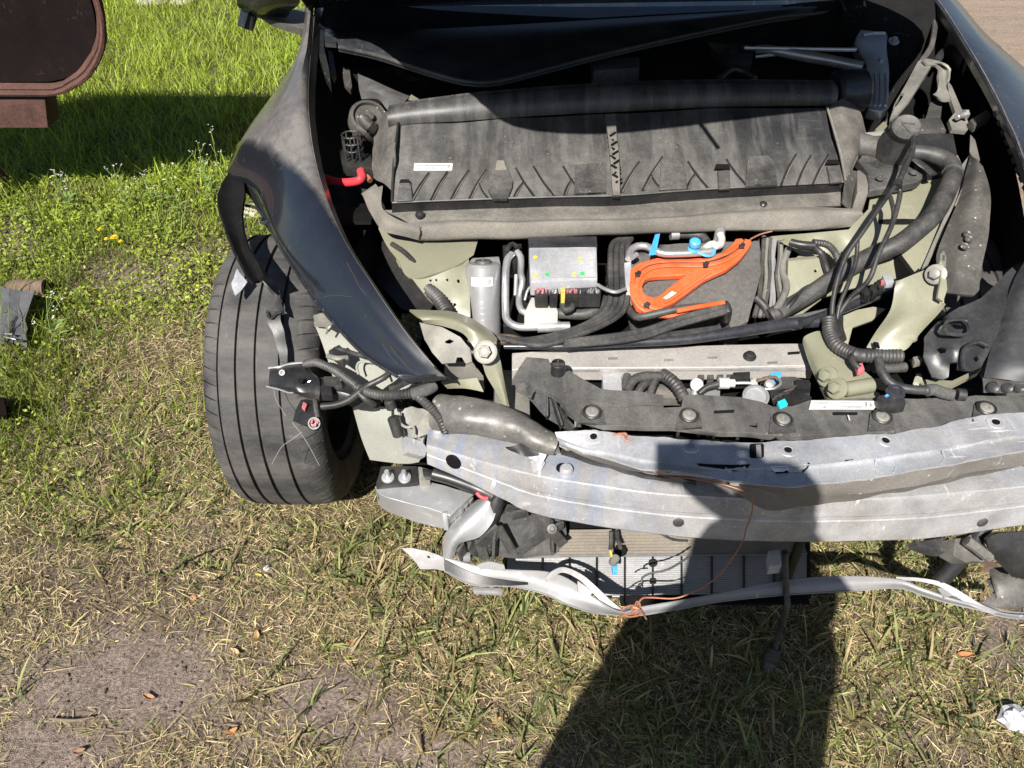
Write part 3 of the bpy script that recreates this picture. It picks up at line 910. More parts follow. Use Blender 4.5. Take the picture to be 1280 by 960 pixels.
# end caps
MB().sheet([[(498, 153, .93), (494, 190, .90), (491, 220, .86), (490, 240, .835)], [(487, 140, .935), (482, 172, .905), (479, 205, .87), (478, 229, .84)], [(477, 142, .90), (468, 168, .87), (465, 204, .845), (467, 222, .83)]], 22, 4, .004, dent=(.004, 22)).build('tray_end', M['endcap'], tray)
MB().tube([P(498, 152, .934), P(494, 185, .902), P(491, 220, .862), P(490, 252, .832)], .003, 6, 30).build('tray_end_bead', M['cleanplastic'], tray)
MB().sheet([[(1034, 135, .93), (1043, 165, .905), (1051, 195, .868), (1057, 227, .832)], [(1050, 126, .945), (1060, 155, .915), (1066, 190, .875), (1062, 217, .84)], [(1066, 122, .93), (1078, 148, .905), (1083, 175, .87), (1064, 206, .845)]], 22, 4, .004, dent=(.006, 16)).build('tray_end', M['endcap'], tray)
MB().tube([P(1034, 134, .934), P(1043, 164, .908), P(1051, 194, .871), P(1057, 226, .835)], .0028, 6, 30).build('tray_end_bead', M['foam'], tray)
# pipe end showing behind the right end of the roll
MB().cyl(P(1040, 116, .94), P(1080, 114, .94), .055, 24).build('intake_pipe', M['sleeve'], car)
# moulded ribs (thin raised lines that splay from the front edge)
def onface(x, y, up=.0015): return P(x, y, tz(x, y) + up)
ribs = [((513, 252), (536, 216)), ((538, 251), (559, 215)), ((563, 250), (586, 213)), ((586, 249), (608, 212)), ((610, 248), (599, 229)), ((642, 247), (654, 228)),
        ((668, 246), (645, 210)), ((692, 244), (667, 208)), ((705, 244), (715, 224)), ((729, 243), (704, 208)), ((776, 240), (799, 202)), ((803, 238), (828, 196)),
        ((828, 237), (814, 219)), ((858, 236), (870, 216)), ((884, 234), (860, 202)), ((934, 233), (908, 199)), ((976, 232), (995, 193)), ((996, 231), (1014, 194)), ((1016, 230), (1036, 193))]
for a, b in ribs:
    m_ = ((a[0] + b[0]) / 2 - 1.5, (a[1] + b[1]) / 2)
    rb = MB().tube([onface(*a), onface(*m_), onface(*b)], .0027, 6, 12)
    rbo = rb.build('rib', M['cleanplastic'], tray)
    dx_ = 2.3
    MB().tube([onface(a[0] + dx_, a[1]), onface(m_[0] + dx_, m_[1]), onface(b[0] + dx_ * .6, b[1])], [.0019, .0016, .0008], 6, 12).build('rib_highlight', M['ledge'], tray)  # pale strip painted beside each rib as its highlight
# pads and pockets
def pad(out, h, mt='plastic', nm='raised_pad'):
    o = MB().plate(out, lambda x, y: tz(x, y) + h, h + .002, sp=8).build(nm, M[mt], tray, bevel=.0015)
    return o
def lpad(cx, cy, px, py, w=4.2):  # small bolt boss
    b = MB(); n = (onface(cx + 3, cy) - onface(cx, cy)).cross(onface(cx, cy - 3) - onface(cx, cy)).normalized()
    b.lathe([(.0085, 0), (.008, .003), (.005, .0035), (.0045, .002), (.002, .0045), (.001, .0045)], onface(cx, cy, 0), n, 16)
    b.build('clip', M['tray'], tray)
pad([(620, 200), (630, 200), (641, 226), (640, 234), (634, 248), (616, 248), (610, 236), (611, 224)], .006)
pad([(619, 212), (621, 200), (630, 200), (634, 212)], .0085, 'foam', 'dusty_patch')
pad([(500, 228), (512, 226), (514, 233), (516, 250), (496, 251)], .005)
pad([(719, 206), (756, 203), (758, 240), (718, 242)], .004)
pad([(827, 199), (848, 198), (857, 212), (859, 235), (824, 237)], .005)
pad([(897, 213), (912, 212), (913, 235), (899, 236)], .005)
pad([(936, 196), (960, 194), (968, 202), (972, 231), (932, 233), (934, 206)], .0045)
pad([(1034, 207), (1050, 206), (1052, 227), (1038, 228)], .005)
for q in ((503, 235), (563, 197), (633, 232), (685, 192), (767, 228), (846, 184), (904, 220), (972, 179), (1040, 213)): lpad(*q, 0, 0)
for q in ((903, 208, 20, 6), (1041, 202, 18, 5), (506, 226, 14, 4)):
    x, y, w_, h_ = q
    sl = MB().plate([(x - w_ / 2, y + h_ / 2), (x - w_ / 2 + 2, y - h_ / 2), (x + w_ / 2 - 2, y - h_ / 2), (x + w_ / 2, y + h_ / 2)], lambda a, b: tz(a, b) + .006, .003, sp=5)
    sl.build('clip_slot', M['void'], tray)
# ladder rib in the middle
ladm = MB().sheet([[(757, 143, .944), (760, 170, .922), (763, 200, .888), (766, 244, .839)], [(769, 142, .944), (771, 170, .922), (774, 200, .888), (775, 244, .839)]], 20, 3, .009)
from mathutils.bvhtree import BVHTree
bvl = BVHTree.FromPolygons(ladm.v, ladm.f)
lad = ladm.build('ladder_rib', M['ledge'], tray)
def onlad(x, y):
    h = bvl.ray_cast(V((0, 0, H)), ray(x, y))
    return h[0] + V((0, -.0012, .0016)) if h[0] is not None else P(x, y, tz(x, y) + .012)
for i in range(11):
    y0 = 166 + i * 5.8
    x0 = 758.5 + i * .75
    a, b = ((x0, y0), (x0 + 7, y0 + 4)) if i % 2 else ((x0 + 11, y0), (x0 + 4, y0 + 4.5))
    MB().bar(onlad(*a), onlad(*b), .0040, .004, 0).build('notch', M['void'], lad)
# paper label with its print lines
lab = MB().plate([(518, 204), (566, 204), (565, 213), (517, 213)], lambda x, y: tz(x, y) + .0015, .001).build('label', M['white'], tray)
ink = MB()
for r_, (xa, xb) in enumerate(((521, 528), (531, 556))):
    ink.plate([(xa, 206), (xb, 206), (xb, 207.3), (xa, 207.3)], lambda x, y: tz(x, y) + .0027, .0006)
ink.plate([(521, 209), (545, 209), (545, 210.2), (521, 210.2)], lambda x, y: tz(x, y) + .0027, .0006)
ink.plate([(557, 205.5), (563, 205.5), (560.5, 210)], lambda x, y: tz(x, y) + .0027, .0006)
ink.build('label_print', M['ink'], lab, kind='stuff')

# ledge and foam seal under the tray
lg = MB().sheet([[(478, 262, .802), (500, 262, .802), (600, 258, .802), (772, 247, .802), (900, 243, .802), (1054, 236, .802)], [(500, 272, .796), (537, 272, .797), (680, 270, .797), (816, 266, .797), (916, 258, .797), (1060, 248, .797)],
               [(512, 280, .788), (545, 277, .79), (680, 276, .79), (816, 273, .79), (916, 265, .79), (1062, 256, .79)]], 50, 4, .004, dent=(.002, 14))
ledge = lg.build('dusty_ledge', M['ledge'], car)
c = P(525, 270, .80)
MB().lathe([(.010, 0), (.011, .005), (.009, .010), (.003, .012)], c, (0, -.3, 1), 16).build('push_clip', M['cleanplastic'], ledge)
MB().lathe([(.008, 0), (.009, .004), (.006, .007), (.002, .008)], P(954, 256, .797), (0, -.3, 1), 16).build('push_clip', M['cleanplastic'], ledge)
dk = MB()
for x, y, r_ in ((766, 265, .016), (799, 264, .009), (840, 263, .011), (855, 264, .010), (748, 268, .008)):
    dk.plate([(x + 967 * r_ / 1.9 * math.cos(t), y + 967 * r_ / 1.9 * .5 * math.sin(t)) for t in np.linspace(0, 6.283, 13)[:-1]], lambda a, b: .7995 + .0 * a, .0008)
fs_ = MB().sheet([[(512, 279, .792), (545, 276, .795), (680, 275, .795), (816, 272, .795), (916, 264, .795), (1010, 258, .795), (1072, 262, .79)],
                [(528, 285, .793), (560, 281, .797), (680, 279, .797), (816, 276, .797), (916, 269, .797), (1010, 265, .797), (1078, 267, .79)],
                [(523, 298, .765), (560, 297, .768), (680, 295, .768), (776, 291, .768), (900, 287, .768), (1010, 285, .768), (1080, 276, .768)],
                [(523, 301, .752), (560, 300, .755), (680, 298, .755), (776, 294, .755), (900, 290, .755), (1010, 288, .755), (1074, 283, .757)]], 50, 4, .018, dent=(.0025, 9))
fs_.build('foam_seal', M['foam'], car)
MB().sheet([[(452, 242, .80), (462, 265, .79), (477, 286, .78), (493, 293, .775), (523, 300, .765)], [(465, 236, .815), (472, 258, .805), (482, 275, .80), (500, 283, .795), (525, 290, .79)], [(478, 231, .815), (477, 254, .81), (484, 266, .805), (502, 276, .80), (524, 285, .795)]], 22, 4, .016, dent=(.003, 18)).build('foam_seal', M['foam'], car)
MB().sheet([[(451, 242, .80), (458, 250, .795), (461, 257, .79)], [(470, 230, .82), (474, 236, .815), (477, 242, .81)]], 8, 3, .004, dent=(.003, 30)).build('seal_tab', M['ledge'], car)
MB().boxpx([(1071, 212), (1086, 212), (1086, 240), (1071, 241)], .83, .075, .006).build('foam_block', M['foam'], car)
MB().sheet([[(1058, 228, .835), (1064, 214, .845), (1071, 214, .84)], [(1053, 254, .80), (1062, 262, .785), (1071, 268, .765)]], 10, 4, .004).build('tray_side_wall', M['duct'], car)

# plate with rounded nose, right of the tray
pl = MB().plate([(1072, 200), (1078, 194), (1090, 193), (1112, 198), (1130, 204), (1146, 211), (1154, 217), (1154, 223), (1146, 227), (1121, 232), (1087, 238), (1084, 215)], [(1075, 195, .85), (1154, 220, .835), (1087, 238, .83)], .022, sp=10, dent=(.002, 30))
plo = pl.build('side_cover', M['plastic'], car, bevel=.003)
for q in ((1096, 206), (1100, 223), (1142, 216)):
    MB().lathe([(.010, 0), (.009, .003), (.004, .004), (.003, .002)], P(*q, .842), (0, -.1, 1), 14).build('clip', M['plastic'], plo)
# ================================================================== INSIDE THE BAY
# left primer-coloured apron
ap = MB().sheet([[(470, 280, .745), (500, 290, .745), (540, 294, .745), (600, 292, .745)], [(482, 305, .735), (510, 322, .735), (545, 326, .74), (592, 318, .74)], [(497, 326, .725), (514, 347, .728), (565, 334, .738), (590, 320, .738)]], 20, 4, .004, dent=(.002, 9))
ap.build('inner_apron', M['sage'], car)
ap2 = MB().plate([(515, 348), (540, 341), (566, 334.5), (586, 322), (588, 396), (560, 398), (535, 374)], [(515, 348, .727), (566, 334, .737), (586, 322, .738), (588, 396, .655), (560, 398, .65)], .004, holes=[[(536.5, 350), (539, 349), (540, 351), (537.5, 352.5)], [(544, 349), (546, 348.5), (547, 351), (544.5, 352)], [(557, 349.5), (559, 348), (561, 350), (559, 352)], [(571, 350), (574, 349), (575, 353), (572, 354)], [(566, 380), (569, 378.5), (571, 381), (568, 383.5)]], sp=10)
ap2.build('apron_panel', M['sage'], car)
MB().tube([P(528, 355, .70), P(538, 364, .70), P(548, 374, .70), P(558, 390, .69)], .016, 12, corr=.16, pitch=.007).build('corrugated_hose', M['hose'], car)
MB().tube([P(520, 330, .73), P(505, 315, .74), P(490, 305, .74)], .006, 8, 12).build('cable', M['cable'], car)
# bay floor and dark mass of the motor underneath
mo = MB()
mo.box((.18, 1.62, .50), (.62, .34, .16), bev=.03)
mo.box((.10, 1.55, .56), (.30, .16, .08), bev=.02)
mo.build('drive_unit', M['void'], car)

# dryer bottle
dx = P(604, 332, .735)
b = MB(); axd = (P(605, 410, .60) - dx).normalized()
b.lathe([(.034, -.006), (.039, .0), (.039, .20), (.034, .206)], dx, axd, 32)
bot = b.build('dryer_bottle', M['cast'], car)
b = MB().lathe([(.018, -.012), (.019, -.008), (.020, -.004)], dx, axd, 24); b.lathe([(.003, -.016), (.0035, -.006)], dx + V((0, 0, 0)), axd, 8)
b.build('bottle_cap', M['plastic'], bot)
b = MB().boxpx([(585, 329), (590, 322), (624, 320), (626, 330)], .733, .03, .004)
b.build('bottle_bracket', M['cast'], bot)
def wrap_label(c, ax, r, h0, h1, a0, a1, face, up_=0):
    ax = ax.normalized(); e1 = (V((0, 0, H)) - c); e1 = (e1 - ax * e1.dot(ax)).normalized(); e2 = ax.cross(e1)
    return [[c + ax * h + (e1 * math.cos(t) + e2 * math.sin(t)) * (r + up_) for t in np.linspace(a0, a1, 9)] for h in (h0, h1)]
MB().grid(wrap_label(dx, axd, .0396, .020, .040, -.55, .75, 0), .0006).build('label', M['white'], bot)
MB().grid(wrap_label(dx, axd, .0404, .024, .036, -.42, -.2, 0), .0003).build('label_print', M['ink'], bot)
for q in (.025, .030, .035): MB().grid(wrap_label(dx, axd, .0404, q, q + .0018, -.08, .6, 0), .0003).build('label_print', M['sheet'], bot)
# embossed lettering column on the bottle
for i in range(6):
    MB().grid(wrap_label(dx, axd, .0397, .075 + i * .014, .083 + i * .014, -.05, .25 - .1 * (i % 2), 0), .0008).build('embossed_mark', M['bright'], bot)

# aluminium coolant pipes
def pipe(pts, r, mt, nm='pipe', n=12, **k): return MB().tube([P(*p) for p in pts], r, n, **k).build(nm, M[mt], car)
p1_ = pipe([(640, 318, .745), (634, 326, .74), (632, 350, .715), (632, 385, .67), (634, 400, .655), (646, 408, .65), (664, 409, .65), (680, 408, .65)], .0088, 'bright', 'coolant_pipe')
MB().tube([P(672, 409, .65), P(700, 408, .65)], .0125, 14, 6).build('pipe_collar', M['bright'], p1_)
MB().tube([P(696, 408, .65), P(712, 408, .65)], .0105, 12, 5).build('pipe_sleeve', M['cast'], p1_)
p2_ = pipe([(646, 315, .745), (651, 322, .74), (651, 342, .72), (653, 352, .71), (649, 372, .685), (650, 384, .675), (658, 391, .67), (690, 392, .67)], .0078, 'bright', 'coolant_pipe')
MB().tube([P(682, 392, .67), P(697, 392, .67)], .0115, 14, 6).build('pipe_collar', M['bright'], p2_)
pipe([(697, 392, .67), (708, 392, .67), (728, 393, .67), (745, 388, .675), (758, 376, .685), (764, 360, .70)], .0125, 'hose', 'coolant_hose')
pipe([(645, 322, .72), (645, 345, .69), (644, 370, .66)], .006, 'cast', 'coolant_pipe')
mb = MB().boxpx([(628, 306), (652, 304), (654, 324), (630, 326)], .735, .04, .004); mb.tube([P(634, 312, .75), P(640, 305, .75), P(648, 310, .75)], .006, 8, 8)
mb.build('pipe_block', M['cleanplastic'], car)

# control module with paint dots
m0 = MB().boxpx([(661, 309), (746, 308), (747, 349), (663, 353)], [.775, .775, .745, .745], .035, .004)
mod = m0.build('control_module', M['alu2'], car)
MB().plate([(676, 315), (744, 314), (745, 346), (677, 348)], [(676, 315, .7725), (744, 314, .7725), (745, 346, .7497), (677, 348, .7485)], .002, sp=20).build('module_panel', M['alu2'], mod)
MB().boxpx([(660, 296), (746, 295), (747, 308), (661, 309)], .772, .05, .003).build('module_back_box', M['sleeve'], mod)  # dark blue box behind the module
for (x, y, c_) in ((684, 343, 'green'), (728, 342, 'green'), (669, 322, 'yellow'), (725, 324, 'yellow'), (670, 344, 'yellow'), (718, 343, 'yellow')):
    z_ = .776 - .030 * (y - 309) / 43
    MB().lathe([(.0052, 0), (.005, .0012)], P(x, y, z_), (0, -.3, 1), 12).build('paint_dot', M[c_], mod)
# plug row
for i, (x, w_, cm) in enumerate(((677, 9, 'pink'), (692, 6, 'pink'), (704, 3.5, 'yellow'), (715, 9, 'pink'), (729, 7, 'sleeve'), (742, 10, 'pink'))):
    pb = MB().boxpx([(x - w_, 358), (x + w_, 358), (x + w_ - 1, 370), (x - w_ + 1, 370)], .725, .03, .002)
    pg = pb.build('plug', M['cleanplastic'] if cm != 'yellow' else M['yellow'], car)
    pn = MB()
    for k in range(5):
        xx = x - w_ * .6 + k * w_ * .3
        pn.tube([P(xx, 361 + random.uniform(-1, 2), .729), P(xx + random.uniform(-2, 2), 366, .727), P(xx + random.uniform(-3, 3), 373, .70)], .0022, 5, 6)
    pn.build('plug_wires', M[('pink', 'cast', 'yellow', 'pink', 'clay', 'cast')[i]] if cm != 'sleeve' else M['sleeve'], pg)
MB().boxpx([(664, 371), (692, 370), (698, 390), (655, 391)], .69, .05, .004).build('sensor_block', M['whiteplastic'], car)
MB().boxpx([(650, 330), (662, 330), (664, 368), (652, 370)], .70, .05, .004).build('module_bracket', M['cleanplastic'], car)
pipe([(712, 376, .70), (716, 384, .70), (706, 388, .70), (704, 378, .70), (716, 372, .70), (735, 372, .70)], .007, 'hose', 'coiled_hose')
pipe([(668, 354, .735), (660, 362, .72), (656, 375, .70)], .003, 'bright', 'clip_rod')

# ribbon of flat hoses that bends from the back to the left
offs = ((0, 0), (6.2, 1.5), (12.4, 3), (18.6, 4.5))
for i, (ox, oy) in enumerate(offs):
    x0 = 763 + ox * 1.15
    pts = [(x0 + 14 - ox * .5, 297 + oy * .2, .74), (x0 + 2 - ox * .1, 306 + oy * .4, .74), (x0, 330, .735), (x0 + .5, 362, .715), (x0 - 3 - ox * .1, 383 + oy, .70), (x0 - 18 - ox * .6, 398 + oy * 1.6, .69), (x0 - 52 - ox, 414 + oy * 1.6, .68), (x0 - 105, 425 + oy * 1.3, .67), (x0 - 145, 421 + oy * 1.2, .67)]
    MB().tube([P(*p) for p in pts], .0068, 8, 60, flat=(1, .8)).build('flat_hose', M['hose'], car)
t_ = MB().tube([P(747, 356, .735), P(758, 362, .74), (P(770, 365, .74)), P(782, 361, .735)], .004, 8, 20)
t_.build('hose_clip', M['cast'], car)
for k, (a_, b_, c_, d_) in enumerate((((905, 383, .715), (850, 398, .70), (795, 416, .69), (705, 428, .68)), ((907, 389, .71), (850, 405, .695), (795, 422, .685), (705, 432, .675)))):
    MB().tube([P(*a_), P(*b_), P(*c_), P(*d_)], .0075, 8, 40).build('flat_hose', M['hose'], car)
pipe([(780, 374, .70), (786, 386, .69), (795, 396, .69), (812, 394, .70), (850, 386, .715), (890, 383, .715), (906, 384, .71)], .0085, 'hose', 'coolant_hose')
pipe([(906, 380, .715), (910, 388, .71), (908, 400, .68)], .009, 'cleanplastic', 'hose_elbow')
# slick sleeve over the crossbar
MB().tube([P(630, 433, .655), P(700, 433, .66), (P(780, 429, .66)), P(857, 424, .665), P(927, 414, .675), P(985, 405, .68), P(1022, 402, .685)], [.006, .007, .009, .011, .012, .0135, .013], 10, 50).build('slick_sleeve', M['sleeve'], car)
MB().tube([P(640, 427, .665), P(740, 426, .67), P(830, 419, .675), P(900, 410, .68)], .007, 8, 40).build('cable', M['cable'], car)
MB().tube([P(1000, 405, .69), P(1040, 391, .69), P(1082, 375, .70), P(1112, 364, .70)], .0095, 10, 30, flat=(1, 1.3)).build('slick_sleeve', M['sleeve'], car)

# felt-covered box with the orange cable duct
fb = MB().plate([(784, 312), (821, 306), (860, 304), (949, 301), (951, 340), (944, 372), (935, 402), (913, 413), (909, 391), (902, 380), (830, 384), (796, 384), (786, 360)], [(784, 312, .745), (949, 301, .745), (944, 372, .70), (913, 413, .66), (790, 380, .69)], .09, sp=11, dent=(.003, 20))
felt = fb.build('insulation_box', M['felt'], car, bevel=.004)
MB().boxpx([(780, 328), (789, 327), (792, 368), (783, 369)], [.748, .748, .715, .715], .03, .002).build('box_flange', M['alu2'], car)
oz = lambda x, y: .752 - .060 * (y - 300) / 90 + .004 * math.sin(x * .05)
outl = [(927, 297), (932, 301), (939, 297), (940, 304), (935, 312), (925, 324), (909, 336), (893, 343), (881, 349), (857, 367), (843, 377), (829, 383), (829, 391), (810, 392), (796, 384), (790, 372), (788, 355), (788, 336), (799, 328), (820, 322), (850, 322), (881, 322), (904, 315), (916, 304), (920, 298)]
hol = [(803, 357), (806, 350), (813, 346), (824, 345), (855, 344), (846, 351), (836, 359), (826, 368), (818, 371), (809, 369), (804, 364)]
ob = MB().plate(outl, lambda x, y: oz(x, y) + .010, .016, holes=[hol], sp=6)
od = ob.build('orange_cable_duct', M['orange'], car, bevel=.003)
MB().tube([P(x, y, oz(x, y) + .013) for x, y in ((934, 300), (926, 312), (906, 325), (880, 331), (850, 331), (820, 333), (803, 341), (796, 353), (796, 368), (803, 379), (818, 384), (828, 386))], .0066, 10, 60, flat=(1, .28)).build('high_voltage_cable', M['orange'], od)
MB().tube([P(x, y, oz(x, y) + .012) for x, y in ((926, 302), (915, 313), (898, 320), (875, 326), (845, 326), (815, 328), (799, 336), (791, 350), (791, 368), (797, 380), (808, 388))], .0056, 10, 60, flat=(1, .28)).build('high_voltage_cable', M['orange'], od)
MB().tube([P(x, y, oz(x, y) + .012) for x, y in ((888, 340), (872, 351), (856, 362), (840, 373), (830, 378))], .0045, 8, 30).build('duct_rim', M['orange'], od)
for path in (((931, 300), (921, 312), (902, 322.5), (878, 328.5), (848, 328.5), (818, 330.5), (801, 338.5), (793.5, 351), (793.5, 368), (800, 379.5), (812, 386)),):
    MB().tube([P(x, y, oz(x, y) + .0125) for x, y in path], .0016, 6, 60).build('duct_seam', M['cable'], od)
for x, y in ((882, 331), (927, 308), (797, 343), (808, 382)):
    cb = MB().box(P(x, y, oz(x, y) + .018), (.011, .011, .006), bev=.001); cb.box(P(x + 2, y - 3, oz(x, y) + .021), (.005, .009, .004), Matrix.Rotation(.6, 3, 'Z'), bev=.0005)
    cb.build('cable_clip', M['cable'], od)
MB().plate([(829, 372), (840, 364), (846, 366), (835, 375)], lambda x, y: oz(x, y) + .0125, .001, sp=5).build('label', M['white'], od)
MB().tube([P(805, 388, .705), P(822, 393, .70), P(850, 394, .70), P(885, 392, .70), P(904, 391, .70)], .007, 8, 30).build('high_voltage_cable', M['orange'], od)
MB().tube([P(846, 389, .718), P(870, 384, .722), P(905, 378, .722)], .005, 8, 16).build('high_voltage_cable', M['orange'], od)
pp = pipe([(786, 324, .755), (788, 314, .76), (796, 308, .765), (808, 308, .765), (818, 313, .765), (830, 317, .763), (850, 317, .763), (872, 316, .763), (890, 314, .763)], .0085, 'bright', 'refrigerant_pipe')
MB().tube([P(790, 322, .765), P(796, 318, .766)], .006, 8, 5).build('pipe_fitting', M['cast'], pp)
MB().plate([(819, 293), (825, 292), (820, 317), (811, 318)], lambda x, y: .778 - .001 * (y - 293) * .2, .003, sp=6).build('tape', M['blue'], car)
bc = MB(); c_ = P(866, 314, .765)
bc.lathe([(.0125, 0), (.0125, .008), (.009, .010), (.009, .018), (.0125, .020), (.0125, .030), (.009, .033)], c_, (0, -.25, 1), 20)
bcap = bc.build('service_cap', M['blue'], car)
MB().tube([P(872, 316, .765), P(884, 320, .762), P(892, 318, .76), (P(893, 310, .765)), P(888, 304, .77)], .003, 6, 20).build('cap_strap', M['blue'], bcap)
pipe([(880, 312, .765), (890, 305, .77), (898, 308, .768), (902, 300, .77), (900, 293, .775)], .009, 'whiteplastic', 'valve_body')
pipe([(840, 294, .745), (860, 293, .745), (876, 294, .745), (884, 303, .74)], .010, 'hose', 'coolant_hose')
pipe([(838, 294, .75), (848, 293.5, .75)], .012, 'cast', 'hose_ferrule')
pipe([(900, 290, .765), (898, 302, .76)], .012, 'cast', 'pipe')
pipe([(938, 299, .765), (950, 293, .77), (965, 289, .775)], .002, 'copper', 'thin_wire')
# slender tubes to the right of the felt box
for i in range(7):
    x = 953 + i * 3.6 + (i % 2)
    pipe([(x + 2, 296 + i, .74), (x + random.uniform(-1, 2), 322, .72), (x + random.uniform(-2, 3), 345, .70), (x - 4 + i * 1.1, 372, .68), (x - 10 + i * 2, 396, .66)], random.choice((.0035, .0045, .0055)), random.choice(('greyplate', 'duct', 'hose', 'cast')), 'thin_tube', 8)
pl_ = MB().plate([(959, 320), (966, 318), (971, 326), (969, 338), (962, 345), (957, 340)], .70, .004, sp=6); pl_.build('round_cover', M['sheet'], car)
pipe([(945, 372, .69), (955, 382, .68), (962, 395, .66)], .009, 'hose', 'coolant_hose')
pipe([(985, 312, .73), (978, 335, .71), (983, 360, .70), (972, 385, .69)], .008, 'greyplate', 'coolant_hose')

# ================================================================== RIGHT SIDE
ra = MB().plate([(962, 296), (1060, 287), (1084, 262), (1088, 243), (1121, 226), (1150, 222), (1171, 208), (1190, 205), (1204, 212), (1194, 250), (1174, 300), (1150, 338), (1112, 350), (1060, 362), (1030, 372), (1000, 396), (985, 400), (984, 330), (1000, 318)],
     [(975, 300, .73), (1060, 287, .77), (1090, 240, .80), (1171, 208, .825), (1204, 212, .83), (1174, 300, .76), (1112, 350, .70), (1060, 345, .715), (1000, 380, .65), (1030, 330, .70)], .004, sp=14, dent=(.004, 7))
ra.build('inner_apron', M['sage'], car)
rb = MB().boxpx([(984, 322), (1029, 318), (1031, 322), (986, 328)], .735, .13, .004)
rb.plate([(985, 326), (1031, 321), (1031, 365), (1000, 380), (984, 372)], [(985, 326, .737), (1031, 321, .74), (1031, 365, .69), (985, 374, .675)], .004, holes=[[(1018, 337), (1021, 337), (1021, 340), (1018, 340)]], sp=10)
rb.build('apron_box', M['sage'], car, bevel=.002)
MB().sheet([[(975, 302, .75), (1000, 312, .745), (1020, 314, .745)], [(980, 300, .757), (1004, 306, .755), (1024, 306, .755)]], 12, 3, .006).build('connector_shelf', M['sage'], car)
pipe([(988, 303, .765), (1002, 306, .765), (1018, 307, .765)], .009, 'cleanplastic', 'plug')
pipe([(1016, 303, .77), (1034, 306, .765), (1045, 318, .75), (1049, 335, .735), (1046, 350, .72)], .0085, 'hose', 'corrugated_hose', corr=.15)
pipe([(1016, 308, .762), (1026, 316, .75), (1032, 332, .735), (1036, 345, .72)], .007, 'cable', 'cable')

# fat loom hose
fat = [(1132, 192, .875), (1145, 190, .88), (1164, 193, .88), (1184, 201, .875), (1191, 216, .865), (1183, 240, .845), (1169, 266, .82), (1150, 285, .80), (1124, 305, .775), (1096, 317, .755), (1074, 328, .74), (1050, 342, .725), (1020, 363, .70), (985, 384, .68), (962, 396, .665)]
fa = MB().tube([P(*p) for p in fat], [.017, .020, .022, .022, .022, .021, .020, .019], 14, corr=.035, pitch=.006).build('fat_loom_hose', M['hose'], car)
for k in (4, 8, 10):
    a_, b_ = P(*fat[k]), P(*fat[k + 1]); d = (b_ - a_).normalized()
    MB().tube([a_ - d * .004, a_ + d * .004], .0228 if k < 8 else .0205, 14, 3).build('tape_band', M['cloth'], fa)
MB().tube([P(1135, 190, .87), P(1145, 200, .865), P(1158, 210, .855), P(1167, 218, .85)], .007, 8, 14, flat=(1.6, .6)).build('strap', M['cable'], car)
pipe([(1060, 334, .74), (1032, 352, .72), (1004, 372, .70), (975, 392, .68)], .012, 'cloth', 'cloth_loom', 12)
pipe([(1031, 356, .715), (1008, 360, .71), (990, 378, .70), (978, 392, .68)], .006, 'cable', 'cable')
pipe([(1110, 352, .71), (1080, 368, .705), (1050, 384, .70), (1010, 394, .69), (985, 400, .685)], .006, 'cloth', 'cloth_loom', 10)
# washer filler neck and its thin pipes
wf = MB(); c_ = P(1131, 163, .935); axw = V((-.15, -.55, .82)).normalized()
wf.lathe([(.045, -.13), (.043, -.05), (.034, -.03), (.031, -.015), (.030, 0)], c_, axw, 28)
wfo = wf.build('washer_filler', M['hose'], car)
MB().lathe([(.031, 0), (.033, .003), (.033, .014), (.029, .018), (.026, .0165), (.004, .0175)], c_ + axw * .001, axw, 32).build('filler_cap', M['plastic'], wfo)
cp = MB()
e1_ = axw.orthogonal().normalized(); e2_ = axw.cross(e1_)
for s0 in (-1, 1):
    cp.bar(c_ + axw * .0195 + e1_ * .012 * s0 - e2_ * .012, c_ + axw * .0195 + e2_ * .014, .003, .002, 0, up=axw)
cp.build('cap_mark', M['duct'], wfo)
MB().tube([P(1070, 180, .86), P(1095, 186, .86), P(1118, 182, .875), (P(1128, 172, .90))], .030, 14, 20).build('filler_hose', M['plastic'], car)
MB().boxpx([(1112, 150), (1176, 146), (1184, 163), (1140, 168)], .90, .10, .006).build('washer_tank', M['duct'], car)
MB().boxpx([(1144, 166), (1192, 166), (1197, 192), (1150, 196)], [.90, .90, .875, .875], .10, .005).build('washer_tank', M['cleanplastic'], car)
MB().tube([P(1080, 170, .88), P(1104, 167, .885)], .008, 8, 6).build('pipe', M['greyplate'], car)
pipe([(1142, 172, .935), (1140, 190, .93), (1132, 208, .915), (1122, 230, .90)], .0062, 'cable', 'washer_pipe', 10)
pipe([(1121, 230, .90), (1103, 254, .88), (1079, 289, .84), (1060, 316, .805), (1048, 345, .77), (1041, 378, .73), (1040, 395, .71)], .0052, 'cable', 'washer_pipe', 10)
pipe([(1122, 231, .90), (1125, 242, .885), (1116, 278, .85), (1098, 318, .805), (1086, 350, .765), (1063, 372, .74), (1047, 395, .71)], .0055, 'cable', 'washer_pipe', 10)
pipe([(1113, 246, .875), (1117, 266, .86), (1114, 285, .84)], .0048, 'cable', 'washer_pipe', 10)
pipe([(1072, 295, .825), (1070, 325, .79), (1060, 355, .76), (1050, 380, .73), (1046, 400, .705)], .0048, 'cable', 'washer_pipe', 10)
MB().tube([P(1122, 228, .903), P(1121, 234, .898)], .0105, 10, 4).build('pipe_joint', M['cleanplastic'], car)

